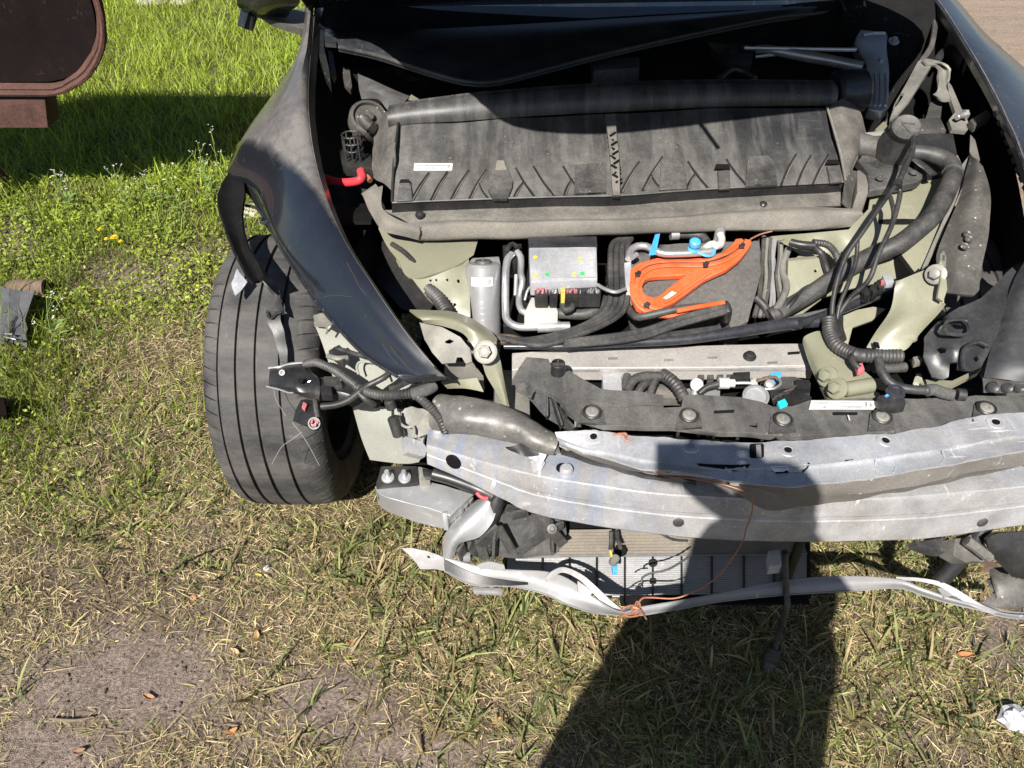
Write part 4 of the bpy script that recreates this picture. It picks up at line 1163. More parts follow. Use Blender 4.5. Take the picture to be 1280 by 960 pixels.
# grey strip duct beside the fender
gd = MB().sheet([[(1213, 193, .875), (1205, 225, .85), (1196, 255, .825), (1183, 285, .80), (1170, 322, .765), (1178, 345, .745), (1183, 366, .73)], [(1222, 200, .885), (1220, 235, .86), (1215, 262, .838), (1206, 295, .81), (1198, 330, .775), (1200, 350, .755), (1202, 368, .74)], [(1229, 208, .88), (1238, 240, .855), (1237, 280, .82), (1233, 305, .80), (1227, 335, .77), (1225, 352, .755), (1223, 370, .74)]], 36, 6, .006, dent=(.0015, 12))
gdo = gd.build('side_duct', M['duct'], car)
for x, y, z_ in ((1209, 293, .812), (1211, 299, .808), (1206, 308, .80)):
    MB().lathe([(.009, 0), (.008, .003), (.005, .001), (.002, .004)], P(x, y, z_ + .004), (0, -.5, 1), 14).build('dimple', M['duct'], gdo)
MB().plate([(1203, 205), (1211, 195), (1204, 230), (1192, 258), (1176, 296), (1160, 330), (1152, 336), (1172, 290), (1190, 250)], [(1203, 205, .855), (1192, 258, .81), (1152, 336, .73)], .006).build('apron_edge', M['greyplate'], car)

# right fender, inside flange and panels
rf_in = [(1160, -14, 1.06), (1178, 8, 1.045), (1200, 42, 1.03), (1224, 82, 1.01), (1246, 122, .99), (1264, 160, .97), (1277, 192, .955), (1288, 225, .935), (1296, 262, .91), (1300, 300, .88)]
rf_out = [(1172, -14, 1.06), (1192, 6, 1.045), (1219, 40, 1.03), (1245, 78, 1.01), (1268, 112, .99), (1288, 146, .97), (1304, 178, .955), (1318, 215, .935), (1330, 255, .91), (1335, 300, .88)]
rf_sil = [(1174, -14, 1.03), (1186, 2, 1.01), (1206, 25, .985), (1228, 52, .96), (1250, 70, .935), (1280, 87, .915), (1312, 112, .89), (1340, 148, .865), (1356, 200, .845), (1362, 280, .83)]
r_a, r_b, r_c = [cr([P(*q) for q in r_], 44) for r_ in (rf_in, rf_out, rf_sil)]
rr_ = [r_a, r_b, [(p + q) / 2 + V((.006, 0, .012)) for p, q in zip(r_b, r_c)], r_c, [p + V((.012, 0, -.10)) for p in r_c], [p + V((.0, 0, -.24)) for p in r_c]]
rf = MB().grid(rr_, .003)
rfen = rf.build('fender', M['paint'], car, ang=60)
rfl = MB().sheet([rf_in, [(x - 7, y + 12, z - .035) for x, y, z in rf_in]], 44, 3, .003, dent=(.001, 20))
rfl.build('inner_flange', M['paint_dusty'], rfen)
MB().tube([P(x - 2, y + 2, z - .004) for x, y, z in rf_in], .0032, 6, 50).build('flange_bead', M['sleeve'], rfen)
for t_i in range(9):
    x = 1245 + t_i * 4.5; y = 140 + t_i * 11.5
    MB().bar(P(x, y, .955 - t_i * .008), P(x + 3, y + 6, .95 - t_i * .008), .010, .010, .001).build('flange_notch', M['cleanplastic'], rfen)
# dark cavity behind
cav = MB().sheet([[(1165, 10, .98), (1190, 60, .95), (1230, 130, .90), (1262, 200, .86), (1280, 290, .80), (1290, 340, .76)], [(1160, 60, .90), (1180, 100, .86), (1215, 160, .82), (1240, 220, .78), (1250, 300, .72), (1255, 360, .68)], [(1150, 110, .85), (1165, 140, .80), (1200, 200, .74), (1215, 260, .70), (1225, 330, .64), (1228, 372, .60)]], 24, 5, .006)
cav.build('fender_liner', M['void'], car)
hl_ = MB().boxpx([(1187, 36), (1201, 30), (1218, 54), (1206, 66)], .985, .05, .006)
hl_.boxpx([(1204, 60), (1216, 56), (1217, 76), (1208, 82)], .97, .03, .004)
hl_.build('fender_bracket', M['cleanplastic'], car)
MB().tube([P(1171, 76, .94), P(1178, 66, .955), P(1188, 58, .965)], .008, 8, 10, flat=(1.4, .7)).build('bracket_arm', M['darkmetal'], car)
MB().boxpx([(1212, 150), (1234, 136), (1240, 143), (1218, 157)], [.90, .92, .92, .90], .02, .003).build('fender_bracket', M['duct'], car)
# hinge and hinge plates on the right
MB().sheet([[(1168, 20, 1.01), (1165, 45, .99), (1160, 60, .97), (1150, 74, .955), (1140, 95, .94)], [(1174, 20, 1.005), (1170, 48, .985), (1166, 62, .965), (1155, 78, .95), (1146, 98, .935)]], 20, 3, .006).build('hinge_arm', M['paint_dusty'], car)
MB().plate([(1148, 76), (1158, 74), (1164, 82), (1150, 104), (1136, 126), (1122, 142), (1112, 150), (1118, 130), (1133, 104)], [(1148, 76, .955), (1164, 82, .955), (1112, 150, .89)], .008, sp=9, holes=[[(1126, 116), (1131, 117), (1124, 128), (1119, 134), (1118, 130), (1123, 124)]]).build('hinge_plate', M['greyplate'], car)
hg = MB().sheet([[(1153, 74, .965), (1162, 73, .965), (1172, 76, .965)], [(1160, 80, .96), (1168, 79, .96), (1176, 80, .96)], [(1173, 84, .95), (1179, 82, .95), (1185, 86, .95)], [(1173, 96, .935), (1180, 94, .935), (1185, 98, .935)], [(1172, 112, .915), (1177, 112, .915), (1183, 110, .915)], [(1166, 118, .905), (1178, 124, .905), (1192, 124, .905)]], 10, 3, .006, dent=(.003, 30))
hg.build('hinge', M['greyplate'], car)
MB().plate([(1184, 100), (1190, 108), (1202, 136), (1209, 142), (1212, 160), (1208, 164), (1190, 162), (1186, 150), (1194, 140), (1186, 116)], [(1184, 100, .92), (1212, 160, .88)], .01, sp=9).build('hinge_plate', M['greyplate'], car)
MB().plate([(1163, 128), (1172, 124), (1178, 128), (1176, 146), (1158, 145)], .88, .01).build('hinge_plate', M['duct'], car)
b_ = MB(); b_.cyl(P(1196, 147, .905), P(1207, 142, .905), .007, 12); b_.lathe([(.012, 0), (.012, .008)], P(1205, 143, .905), (1, .2, .1), 6)
b_.build('hinge_bolt', M['bright'], car)
MB().plate([(1213, 168), (1219, 175), (1225, 200), (1216, 196), (1212, 190)], .87, .006).build('body_bracket', M['foam'], car)

# wiper linkage in the shade of the cowl
wl = bpy.data.objects.new('wiper_linkage', None); COL.objects.link(wl); wl.parent = car
MB().tube([P(944, 62, .955), P(960, 62, .955), P(1000, 69, .952), P(1040, 76, .95), P(1078, 84, .945)], [.011, .014, .016, .015, .015], 12, 30).build('linkage_tube', M['bright'], wl)
MB().tube([P(930, 60, .965), P(990, 61, .965), P(1050, 62, .965), P(1070, 62, .965)], .006, 8, 16).build('linkage_rod', M['bright'], wl)
MB().tube([P(944, 71, .94), P(970, 68, .945)], .005, 8, 8).build('linkage_rod', M['cast'], wl)
pv = MB().plate([(884, 52), (905, 54), (936, 56), (942, 64), (940, 78), (932, 84), (922, 80), (905, 74), (894, 66)], .95, .02, sp=8); pv.lathe([(.020, 0), (.018, .012), (.010, .014)], P(916, 62, .955), (0, -.4, 1), 18)
pv.build('linkage_pivot', M['darkmetal'], wl)
mt_ = MB().plate([(1078, 36), (1085, 31), (1104, 30), (1110, 45), (1108, 58), (1111, 78), (1112, 100), (1110, 134), (1104, 139), (1086, 136), (1084, 128), (1085, 96), (1083, 82), (1074, 64), (1068, 56), (1070, 46)], [(1085, 31, .985), (1104, 30, .985), (1111, 78, .95), (1086, 136, .90), (1108, 136, .90)], .03, sp=8, dent=(.004, 40))
mt_.build('wiper_motor', M['cast'], wl, bevel=.003)
for x in (1088, 1094, 1100, 1107):
    MB().tube([P(x, 92, .952), P(x + 1, 112, .936), P(x, 132, .918)], .0038, 6, 12).build('motor_rib', M['cast'], wl)
MB().tube([P(1078, 44, .995), P(1092, 42, .995), P(1106, 42, .995)], .006, 8, 10).build('motor_rib', M['cast'], wl)
MB().bolt(P(1101, 76, .968), (0, -.5, 1), .006).build('bolt', M['bright'], wl)
MB().bolt(P(1117, 52, .968), (0, -.5, 1), .009).build('bolt', M['cast'], wl)
lw = MB().plate([(970, 38), (998, 37), (995, 56), (984, 60), (974, 54)], .95, .008, sp=8); lw.bolt(P(982, 46, .955), (0, -.5, 1), .009)
lw.build('linkage_bracket', M['darkmetal'], wl)
MB().tube([P(900, 98, .94), P(915, 87, .95), P(930, 90, .945), P(944, 98, .94)], .008, 8, 12).build('cable', M['cable'], car)
MB().boxpx([(738, 74), (800, 70), (800, 84), (742, 88)], .93, .05, .006).build('cabin_filter_lid', M['plastic'], car)
MB().plate([(1106, 150), (1110, 140), (1109, 158), (1101, 166), (1094, 162)], .87, .01).build('body_bracket', M['sage'], car)

# bent primer bracket, dark plate, right fender tongue
br_ = MB().sheet([[(1121, 352, .79), (1146, 342, .80), (1165, 335, .805), (1178, 330, .81)], [(1118, 362, .775), (1140, 358, .785), (1165, 352, .79), (1182, 345, .80)], [(1113, 388, .745), (1136, 382, .76), (1160, 378, .765), (1180, 376, .77)], [(1096, 414, .715), (1120, 408, .735), (1150, 400, .745), (1180, 384, .755)], [(1083, 434, .69), (1106, 437, .695), (1130, 438, .70), (1145, 424, .715)]], 22, 5, .005, dent=(.003, 12))
brk = br_.build('bent_bracket', M['sage'], car)
MB().plate([(1092, 427), (1098, 428), (1100, 434), (1095, 433)], .712, .004, sp=4).build('slot', M['void'], brk)
MB().plate([(1171, 334), (1176, 325), (1182, 336), (1184, 362), (1179, 377), (1172, 372), (1176, 350)], [(1171, 334, .825), (1184, 362, .80), (1179, 377, .78)], .006, sp=8).build('bracket_ear', M['sage'], brk)
MB().bolt(P(1170, 343, .812), (-.6, -.6, .5), .012).build('bolt', M['greyplate'], brk)
MB().plate([(1175, 318), (1180, 313), (1183, 322), (1182, 334), (1176, 330)], [(1175, 318, .83), (1182, 334, .815)], .006, holes=[[(1178, 319), (1181, 319), (1181, 326), (1178, 326)]], sp=5).build('bracket_ear', M['greyplate'], brk)
dp = MB().plate([(1155, 419), (1175, 398), (1197, 383), (1225, 372), (1250, 350), (1266, 335), (1272, 342), (1266, 365), (1254, 398), (1250, 412), (1240, 438), (1227, 461), (1214, 465), (1196, 461), (1196, 452), (1187, 452), (1186, 470), (1179, 473), (1166, 470), (1154, 446)],
   [(1155, 419, .745), (1197, 383, .785), (1266, 335, .83), (1250, 412, .77), (1227, 461, .72), (1170, 470, .70), (1200, 430, .755)], .005, sp=9, holes=[[(1170, 436), (1176, 433), (1183, 435), (1182, 440), (1175, 441)], [(1186, 406), (1193, 405), (1203, 407), (1203, 412), (1194, 412)], [(1216, 449), (1221, 446), (1225, 451), (1220, 454)]], dent=(.005, 14))
dpo = dp.build('headlamp_plate', M['darkmetal'], car)
MB().tube([P(1180, 410, .785), P(1186, 401, .79), P(1206, 400, .79), P(1212, 408, .785), P(1207, 418, .78), P(1186, 417, .778), P(1180, 410, .785)], .0035, 6, 40).build('pressed_rim', M['darkmetal'], dpo)
MB().tube([P(1205, 462, .73), P(1203, 446, .745), P(1207, 434, .76), P(1222, 428, .765), P(1236, 433, .76)], .004, 6, 30).build('pressed_rim', M['darkmetal'], dpo)
tg = MB().sheet([[(1290, 312, .86), (1268, 350, .825), (1252, 398, .78), (1238, 440, .745), (1230, 472, .72)], [(1310, 322, .86), (1286, 360, .83), (1272, 405, .79), (1258, 450, .75), (1250, 474, .725)], [(1345, 330, .85), (1320, 370, .82), (1310, 420, .78), (1300, 460, .75), (1295, 480, .725)], [(1385, 340, .82), (1370, 380, .79), (1360, 420, .76), (1350, 460, .73), (1345, 485, .71)]], 30, 5, .004, dent=(.002, 8))
tgo = tg.build('fender_tongue', M['paint_matte'], car, ang=60)
MB().sheet([[(1229, 474, .72), (1250, 477, .722), (1275, 480, .722), (1300, 483, .722)], [(1229, 491, .695), (1250, 491, .698), (1275, 492, .70), (1300, 494, .70)]], 20, 3, .006, dent=(.002, 30)).build('fender_tip', M['paint_dusty'], tgo)
for x in (1241, 1259, 1273): MB().lathe([(.011, 0), (.009, .004), (.004, .002)], P(x, 484, .712), (0, -1, .6), 14).build('clip', M['darkmetal'], tgo)
MB().sheet([[(1270, 345, .825), (1254, 395, .78), (1238, 440, .742), (1228, 474, .715)], [(1262, 352, .80), (1246, 398, .76), (1232, 440, .72), (1224, 470, .70)]], 20, 3, .004).build('tongue_flange', M['paint_dusty'], tgo)

# loose plugs on the right
MB().boxpx([(1103, 344), (1114, 341), (1118, 352), (1108, 356)], .745, .02, .002).build('plug', M['sheet'], car)
MB().boxpx([(1096, 350), (1104, 347), (1108, 358), (1099, 361)], .735, .02, .002).build('plug', M['cleanplastic'], car)
MB().boxpx([(1101, 350), (1106, 348), (1107, 352), (1102, 354)], .742, .01, .001).build('plug_pins', M['pink'], car)
MB().boxpx([(1088, 357), (1094, 355), (1098, 364), (1092, 366)], .73, .02, .002).build('plug', M['cleanplastic'], car)
MB().boxpx([(1078, 361), (1085, 358), (1088, 368), (1081, 370)], .73, .02, .002).build('plug', M['cleanplastic'], car)
MB().plate([(1040, 400), (1068, 388), (1092, 384), (1108, 386), (1090, 402), (1066, 410), (1060, 432), (1048, 430)], [(1040, 400, .64), (1108, 386, .68), (1050, 430, .61)], .006, dent=(.006, 14)).build('apron_panel', M['sage'], car)
# corrugated looms in the lower right corner
pipe([(1036, 400, .71), (1037, 415, .70), (1044, 430, .695), (1058, 439, .695), (1074, 444, .70), (1098, 445, .70), (1127, 445, .70)], .0145, 'hose', 'corrugated_hose', 12, corr=.12, pitch=.007)
pipe([(1041, 396, .71), (1043, 412, .705), (1050, 424, .70)], .009, 'cable', 'cable')
pipe([(1050, 396, .70), (1050, 410, .70), (1054, 424, .70)], .007, 'cable', 'cable')
pipe([(1092, 460, .675), (1110, 460, .675), (1132, 459, .675)], .011, 'hose', 'corrugated_hose', 12, corr=.12, pitch=.007)
pipe([(1098, 448, .705), (1101, 462, .70), (1110, 476, .69), (1124, 484, .685), (1142, 487, .685), (1160, 488, .685)], .0095, 'hose', 'corrugated_hose', 12, corr=.12, pitch=.006)
pipe([(1158, 488, .685), (1168, 487, .685), (1178, 491, .685), (1192, 494, .685)], .0115, 'cloth', 'plug', 12)
pipe([(1196, 493, .68), (1206, 494, .68)], .012, 'cable', 'plug', 12)
MB().boxpx([(1070, 455), (1078, 453), (1081, 462), (1073, 464)], .695, .012, .001).build('plug_pins', M['pink'], car)
pipe([(1064, 440, .70), (1066, 452, .70), (1074, 460, .695)], .006, 'cable', 'cable')
MB().boxpx([(1141, 446), (1150, 444), (1154, 450), (1144, 453)], .70, .015, .002).build('clip', M['foam'], car)
MB().sheet([[(1141, 480, .68), (1145, 470, .69), (1152, 472, .69)], [(1148, 486, .675), (1150, 478, .685), (1156, 482, .68)]], 8, 3, .004).build('clip', M['sage'], car)
MB().plate([(1157, 474), (1190, 476), (1228, 458), (1222, 466), (1190, 482), (1160, 484)], .67, .01).build('body_bracket', M['sage'], car)
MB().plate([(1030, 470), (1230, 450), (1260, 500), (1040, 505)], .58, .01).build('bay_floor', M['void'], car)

# right rail with two bolts
rl_ = MB().sheet([[(1003, 430, .66), (1008, 446, .655), (1018, 470, .645), (1032, 500, .63)], [(1006, 421, .675), (1014, 436, .67), (1026, 464, .665), (1040, 498, .65)], [(1022, 414, .685), (1034, 436, .68), (1052, 462, .67), (1060, 492, .655)], [(1030, 416, .68), (1050, 440, .675), (1078, 462, .665), (1092, 474, .66)]], 24, 5, .005, dent=(.002, 14))
rail = rl_.build('rail_bracket', M['sage'], car)
for x, y in ((1035, 471), (1047, 486)): MB().bolt(P(x, y, .672), (-.75, -.35, .5), .0125).build('bolt', M['sage'], rail)
MB().cyl(P(1056, 487, .665), P(1091, 481, .668), .015, 18).build('spacer_tube', M['sage'], rail)
MB().plate([(1052, 493), (1090, 486), (1100, 492), (1098, 500), (1052, 502)], .645, .006).build('rail_flange', M['sage'], rail)

# ================================================================== LEFT FRONT CORNER
wp = MB().sheet([[(392, 402, .66), (430, 398, .68), (480, 412, .68), (520, 440, .66)], [(402, 425, .62), (440, 425, .63), (490, 440, .635), (530, 468, .63)], [(410, 450, .58), (450, 455, .59), (495, 468, .60), (532, 482, .60)], [(418, 480, .53), (455, 488, .55), (500, 492, .56), (534, 496, .57)]], 24, 5, .005, dent=(.004, 9))
wpo = wp.build('wheelhouse_panel', M['sagepale'], car)
MB().tube([P(448, 468, .606), P(446, 458, .615), P(452, 452, .62), P(475, 455, .622), P(480, 462, .618), P(482, 475, .61)], .0028, 6, 40).build('pressed_rim', M['sagepale'], wpo)
MB().sheet([[(392, 396, .69), (402, 393, .70), (415, 404, .69), (410, 412, .68)], [(392, 408, .66), (402, 408, .665), (412, 412, .67), (408, 418, .665)]], 10, 4, .004, dent=(.004, 40)).build('panel_fold', M['greyplate'], wpo)
lo = MB().sheet([[(441, 512, .54), (470, 508, .55), (500, 512, .56), (540, 530, .56)], [(447, 530, .50), (475, 530, .52), (505, 535, .53), (530, 548, .53)], [(454, 552, .46), (480, 553, .475), (510, 558, .485), (529, 562, .49)], [(462, 576, .42), (482, 578, .43), (508, 580, .44), (523, 578, .45)]], 24, 5, .005, dent=(.004, 11))
loo = lo.build('inner_wheelhouse', M['sagepale'], car)
MB().plate([(500, 512), (512, 506), (530, 512), (545, 520), (540, 532), (525, 545), (512, 548), (500, 535), (494, 520)], [(500, 512, .57), (545, 520, .58), (512, 548, .53)], .006, sp=8, dent=(.008, 26)).build('crumpled_rail', M['greyplate'], car)
MB().sheet([[(518, 538, .56), (532, 522, .575), (545, 512, .58)], [(524, 548, .55), (540, 536, .565), (552, 526, .575)]], 10, 4, .005, dent=(.006, 24)).build('crumpled_rail', M['greyplate'], car)
MB().tube([P(499, 516, .578), P(500, 528, .57), P(508, 534, .57), P(516, 533, .572), P(518, 540, .57), P(516, 547, .565)], .003, 6, 24).build('torn_edge', M['sagepale'], car)
MB().plate([(506, 545), (528, 552), (534, 560), (530, 570), (508, 566)], [(506, 545, .54), (530, 570, .50)], .02, dent=(.004, 20)).build('crumpled_rail', M['alu2'], car)
# bracket with the bolt, grey plate, arm
ar = MB().sheet([[(512, 387, .72), (540, 388, .72), (563, 389, .72), (590, 398, .715), (614, 414, .70), (622, 424, .685)], [(525, 398, .725), (550, 398, .73), (575, 404, .728), (594, 414, .72), (610, 428, .70), (618, 436, .685)], [(530, 404, .71), (554, 408, .715), (577, 416, .71), (589, 430, .70), (596, 442, .685), (600, 452, .67)]], 30, 5, .005, dent=(.002, 14))
arm = ar.build('upper_tie_bracket', M['sage'], car)
gp = MB().plate([(524, 403), (552, 409), (576, 422), (587, 436), (590, 452), (582, 454), (577, 446), (571, 446), (569, 453), (552, 455), (540, 440), (530, 424)], [(524, 403, .70), (552, 409, .705), (587, 436, .685), (552, 455, .655)], .005, holes=[[(557, 427), (563, 424.5), (569, 427), (564, 430), (558, 429.5)]], sp=8, dent=(.003, 24))
gp.build('grey_gusset', M['greyplate'], car)
lg_ = MB().sheet([[(595, 438, .70), (603, 455, .67), (608, 470, .645), (620, 490, .615), (630, 508, .59)], [(605, 428, .715), (614, 448, .685), (622, 470, .65), (629, 490, .62), (633, 509, .59)], [(620, 428, .71), (625, 448, .68), (629, 470, .645), (633, 490, .615), (637, 510, .585)]], 24, 4, .006)
leg_ = lg_.build('tie_strut', M['sage'], car)
MB().bolt(P(607, 440, .71), (-.1, -.75, .65), .014).build('bolt', M['greyplate'], leg_)
MB().sheet([[(552, 478, .62), (575, 474, .63), (596, 472, .63)], [(560, 486, .60), (580, 486, .61), (604, 490, .605)]], 14, 3, .005, dent=(.003, 20)).build('lower_gusset', M['sage'], car)
MB().plate([(556, 452), (590, 452), (604, 470), (606, 486), (575, 482), (556, 476)], [(556, 452, .625), (604, 486, .585)], .006).build('lower_gusset', M['greyplate'], car)
MB().tube([P(622, 424, .66), P(640, 425, .66), P(652, 430, .66)], .012, 8, 8).build('bar_end', M['clay'], car)
# dusty horn-like tube
hn_ = MB()
hn_.tube([P(548, 516, .59), P(575, 519, .60), P(610, 524, .605), P(645, 535, .605), P(675, 549, .60), P(696, 556, .595)], [.040, .041, .040, .035, .028, .022], 22, 40, flat=(1, .9))
hn_.v = [dentf(dentf(v, (.004, 16)), (.002, 45)) for v in hn_.v]
horn = hn_.build('dented_crush_tube', M['horn'], car)
MB().sheet([[(632, 562, .595), (650, 556, .60), (672, 552, .60), (697, 556, .60)], [(640, 567, .585), (656, 570, .585), (676, 568, .585), (700, 566, .588)]], 14, 4, .005, dent=(.006, 30)).build('torn_lip', M['cleanplastic'], horn)
MB().sheet([[(660, 565, .585), (672, 563, .588), (682, 568, .585)], [(662, 574, .575), (672, 578, .57), (676, 586, .565)]], 8, 3, .003, dent=(.006, 50)).build('torn_lip', M['alu2'], horn)

# crumpled headlamp bracket sticking out over the tyre
hb = MB().sheet([[(337, 460, .60), (350, 458, .605), (368, 455, .605), (384, 455, .60)], [(336, 468, .605), (356, 466, .62), (378, 466, .62), (396, 472, .61)], [(336, 480, .595), (356, 482, .61), (380, 486, .61), (401, 488, .60)], [(337, 484, .585), (362, 490, .59), (384, 496, .59), (400, 499, .585)]], 20, 5, .004, dent=(.006, 20))
hbo = hb.build('crumpled_headlamp_bracket', M['darkmetal'], car)
MB().tube([P(336, 460, .603), P(348, 459, .607), P(362, 455, .607), P(382, 453, .603)], .003, 6, 20).build('torn_edge', M['bright'], hbo)
MB().tube([P(333, 483, .59), P(350, 487, .592), P(364, 491, .592), P(376, 484, .605), P(388, 476, .615)], .002, 6, 20).build('torn_edge', M['bright'], hbo)
MB().lathe([(.007, 0), (.0065, .004), (.003, .004), (.002, .002)], P(353, 466, .622), (0, -.7, .7), 14).build('rivet', M['darkmetal'], hbo)
MB().sheet([[(396, 470, .60), (425, 474, .60), (450, 484, .59), (480, 499, .575)], [(400, 486, .60), (425, 490, .60), (450, 498, .59), (480, 502, .575)], [(404, 500, .58), (430, 506, .575), (448, 512, .565), (470, 512, .56)]], 20, 4, .005, dent=(.005, 18)).build('bracket_arm', M['darkmetal'], hbo)
MB().boxpx([(400, 482), (414, 482), (415, 492), (401, 492)], .62, .02, .002).build('bracket_clip', M['cleanplastic'], hbo)
MB().boxpx([(404, 470), (424, 470), (428, 482), (406, 484)], .612, .02, .003).build('bracket_clip', M['cable'], hbo)
for q in ((376, 476, .625), (468, 507, .585)): MB().lathe([(.006, 0), (.006, .003)], P(*q), (0, -.6, .8), 12).build('bracket_hole', M['void'], hbo)
# looms
pipe([(382, 455, .61), (394, 453, .625), (406, 457, .63), (420, 464, .63), (434, 474, .63), (448, 484, .63)], .0095, 'hose', 'corrugated_hose', 12, corr=.18, pitch=.006)
pipe([(446, 484, .63), (462, 491, .63), (480, 494, .635), (500, 493, .64), (518, 492, .64)], .0105, 'hose', 'corrugated_hose', 12, corr=.18, pitch=.006)
pipe([(516, 493, .64), (526, 490, .645), (536, 486, .645), (542, 482, .645)], .0125, 'cloth', 'cloth_loom', 12)
pipe([(519, 493, .64), (530, 502, .635), (542, 514, .62), (551, 526, .605), (557, 540, .58)], .0095, 'hose', 'corrugated_hose', 12, corr=.18, pitch=.006)
pipe([(449, 489, .635), (462, 481, .64), (476, 474, .65), (487, 466, .655), (490, 456, .66), (484, 450, .665)], .0065, 'cable', 'cable', 10)
pipe([(478, 449, .66), (462, 446, .655), (446, 443, .65), (430, 438, .645), (418, 436, .64)], .0055, 'hose', 'corrugated_hose', 10, corr=.15, pitch=.005)
pipe([(402, 508, .60), (420, 506, .605), (436, 500, .615), (449, 490, .63), (455, 487, .635)], .0075, 'cable', 'cable', 10)
pipe([(448, 491, .63), (458, 500, .62), (468, 506, .60)], .006, 'cable', 'cable', 10)
pipe([(486, 486, .63), (496, 484, .63), (508, 478, .63), (522, 474, .635)], .006, 'cable', 'cable', 8)
MB().boxpx([(410, 438), (424, 430), (436, 442), (428, 452), (414, 450)][:4], .645, .02, .003).build('plug', M['cable'], car)
MB().tube([P(410, 445, .64), P(422, 448, .645), P(434, 447, .64)], .006, 8, 8).build('plug', M['greyplate'], car)
c_ = MB(); c_.cyl(P(486, 500, .62), P(490, 511, .60), .011, 12); c_.cyl(P(491, 512, .598), P(491, 520, .585), .003, 8)
c_.cyl(P(491, 521, .585), P(499, 545, .545), .0125, 12); c_.build('hanging_plug', M['cable'], car)
# dangling plug over the tyre with coloured cores
dg_ = MB().sheet([[(376, 500, .53), (385, 499, .54), (396, 503, .54), (402, 510, .535)], [(370, 512, .53), (384, 512, .545), (398, 516, .545), (404, 526, .535)], [(366, 526, .52), (380, 530, .535), (396, 534, .535), (402, 538, .525)]], 12, 4, .02)
dgo = dg_.build('dangling_plug', M['cleanplastic'], car)
MB().lathe([(.013, 0), (.013, .010), (.010, .010), (.009, .004)], P(394, 529, .54), (0, -.75, .66), 20).build('plug_collar', M['cable'], dgo)
pc = MB()
for k in range(7):
    a_ = k * 1.9
    pc.cyl(P(393 + 3.4 * math.cos(a_), 529 + 3.4 * math.sin(a_), .544), P(393 + 3.6 * math.cos(a_), 528 + 3.6 * math.sin(a_), .552), .0026, 6)
pc.build('plug_pins', M['pink'], dgo)
MB().boxpx([(379, 502), (384, 505), (381, 512), (377, 509)], .553, .006, .0005).build('plug_pins', M['pink'], dgo)
pipe([(394, 500, .56), (395, 510, .555), (397, 522, .545)], .006, 'hose', 'corrugated_hose', 8, corr=.15, pitch=.005)
for pts in ([(341, 487, .575), (345, 500, .56), (351, 511, .545), (357, 520, .535)], [(366, 528, .54), (373, 538, .53), (380, 548, .515), (389, 562, .495), (399, 582, .46)], [(378, 540, .53), (366, 549, .52), (352, 559, .50), (340, 580, .47)]):
    MB().tube([P(x + random.uniform(-.8, .8), y, z) for x, y, z in pts], .0006, 5, 24).build('frayed_strand', M['cast'], car)

# ================================================================== FRONT: CROSSBAR, STEERING GEAR, COVER
cb_ = MB()
tl = [(640, 441, .625), (700, 437, .625), (800, 434, .625), (900, 431, .625), (1000, 429, .625), (1012, 432, .624)]
bl = [(640, 462, .62), (700, 460, .62), (800, 459.5, .62), (900, 459, .62), (1000, 457, .62), (1018, 458, .619)]
cb_.sheet([tl, bl], 30, 4, .035, curve=True, down=(0, 0, -1))
crossb = cb_.build('crossbar', M['alubar'], car, bevel=.002)
MB().sheet([[(664, 462.5, .616), (800, 461.5, .616), (1018, 460, .615)], [(664, 465.5, .610), (800, 464.5, .610), (1020, 463.5, .609)]], 20, 2, .01).build('crossbar_flange', M['bright'], crossb)
b_ = MB().lathe([(.014, 0), (.014, .003), (.010, .004), (.010, .009), (.006, .011), (.005, .008), (.002, .008)], P(937, 446, .626), (0, -.1, 1), 20); b_.build('bolt', M['darkmetal'], crossb)
MB().boxpx([(985, 440), (1000, 439), (1000, 441), (985, 442)], .6275, .003, 0).build('slot', M['void'], crossb)
for x, y in ((690, 452), (760, 447), (830, 449), (885, 446), (960, 452)): MB().boxpx([(x, y), (x + 12, y - .5), (x + 12, y + 1), (x, y + 1.5)], .6262, .002, 0).build('scuff', M['greyplate'], crossb)
# clutter under the crossbar
MB().boxpx([(753, 468), (777, 468), (778, 492), (754, 492)], .60, .10, .003).build('post', M['alu2'], car)
pipe([(784, 470, .60), (782, 482, .60), (786, 496, .58)], .009, 'hose', 'coolant_hose')
pipe([(783, 490, .61), (792, 475, .62), (808, 470, .62), (826, 471, .615)], .010, 'hose', 'coolant_hose')
pipe([(796, 492, .60), (806, 480, .61), (820, 477, .60)], .009, 'cable', 'coolant_hose')
pipe([(828, 468, .61), (840, 476, .615), (850, 488, .61), (856, 500, .60)], .014, 'hose', 'corrugated_hose', 12, corr=.14, pitch=.007)
pipe([(812, 494, .60), (818, 478, .61), (822, 468, .605)], .008, 'hose', 'coolant_hose')
MB().plate([(780, 482), (850, 478), (860, 498), (780, 498)], .56, .02).build('subframe', M['ledge'], car)
MB().plate([(640, 470), (760, 466), (760, 500), (700, 500)], .54, .02).build('subframe', M['void'], car)
b_ = MB().lathe([(.013, 0), (.013, .008), (.006, .008), (.006, .002)], P(870, 481, .625), (0, -.7, .6), 18); b_.build('ring_bracket', M['bright'], car)
pipe([(870, 484, .615), (868, 494, .60)], .009, 'cast', 'ring_bracket')
MB().plate([(858, 486), (900, 484), (900, 496), (856, 497)], .60, .02, dent=(.004, 30)).build('steering_gear', M['cast'], car)
pipe([(874, 492, .625), (884, 484, .635), (898, 480, .64)], .007, 'cable', 'cable')
MB().tube([P(898, 479, .64), P(911, 479, .64)], .012, 10, 5).build('plug', M['whiteplastic'], car)
MB().tube([P(912, 479, .64), P(918, 479, .64)], .009, 10, 4).build('plug', M['whiteplastic'], car)
pipe([(918, 479, .64), (930, 478.5, .642), (939, 479, .642)], .0035, 'bright', 'rod')
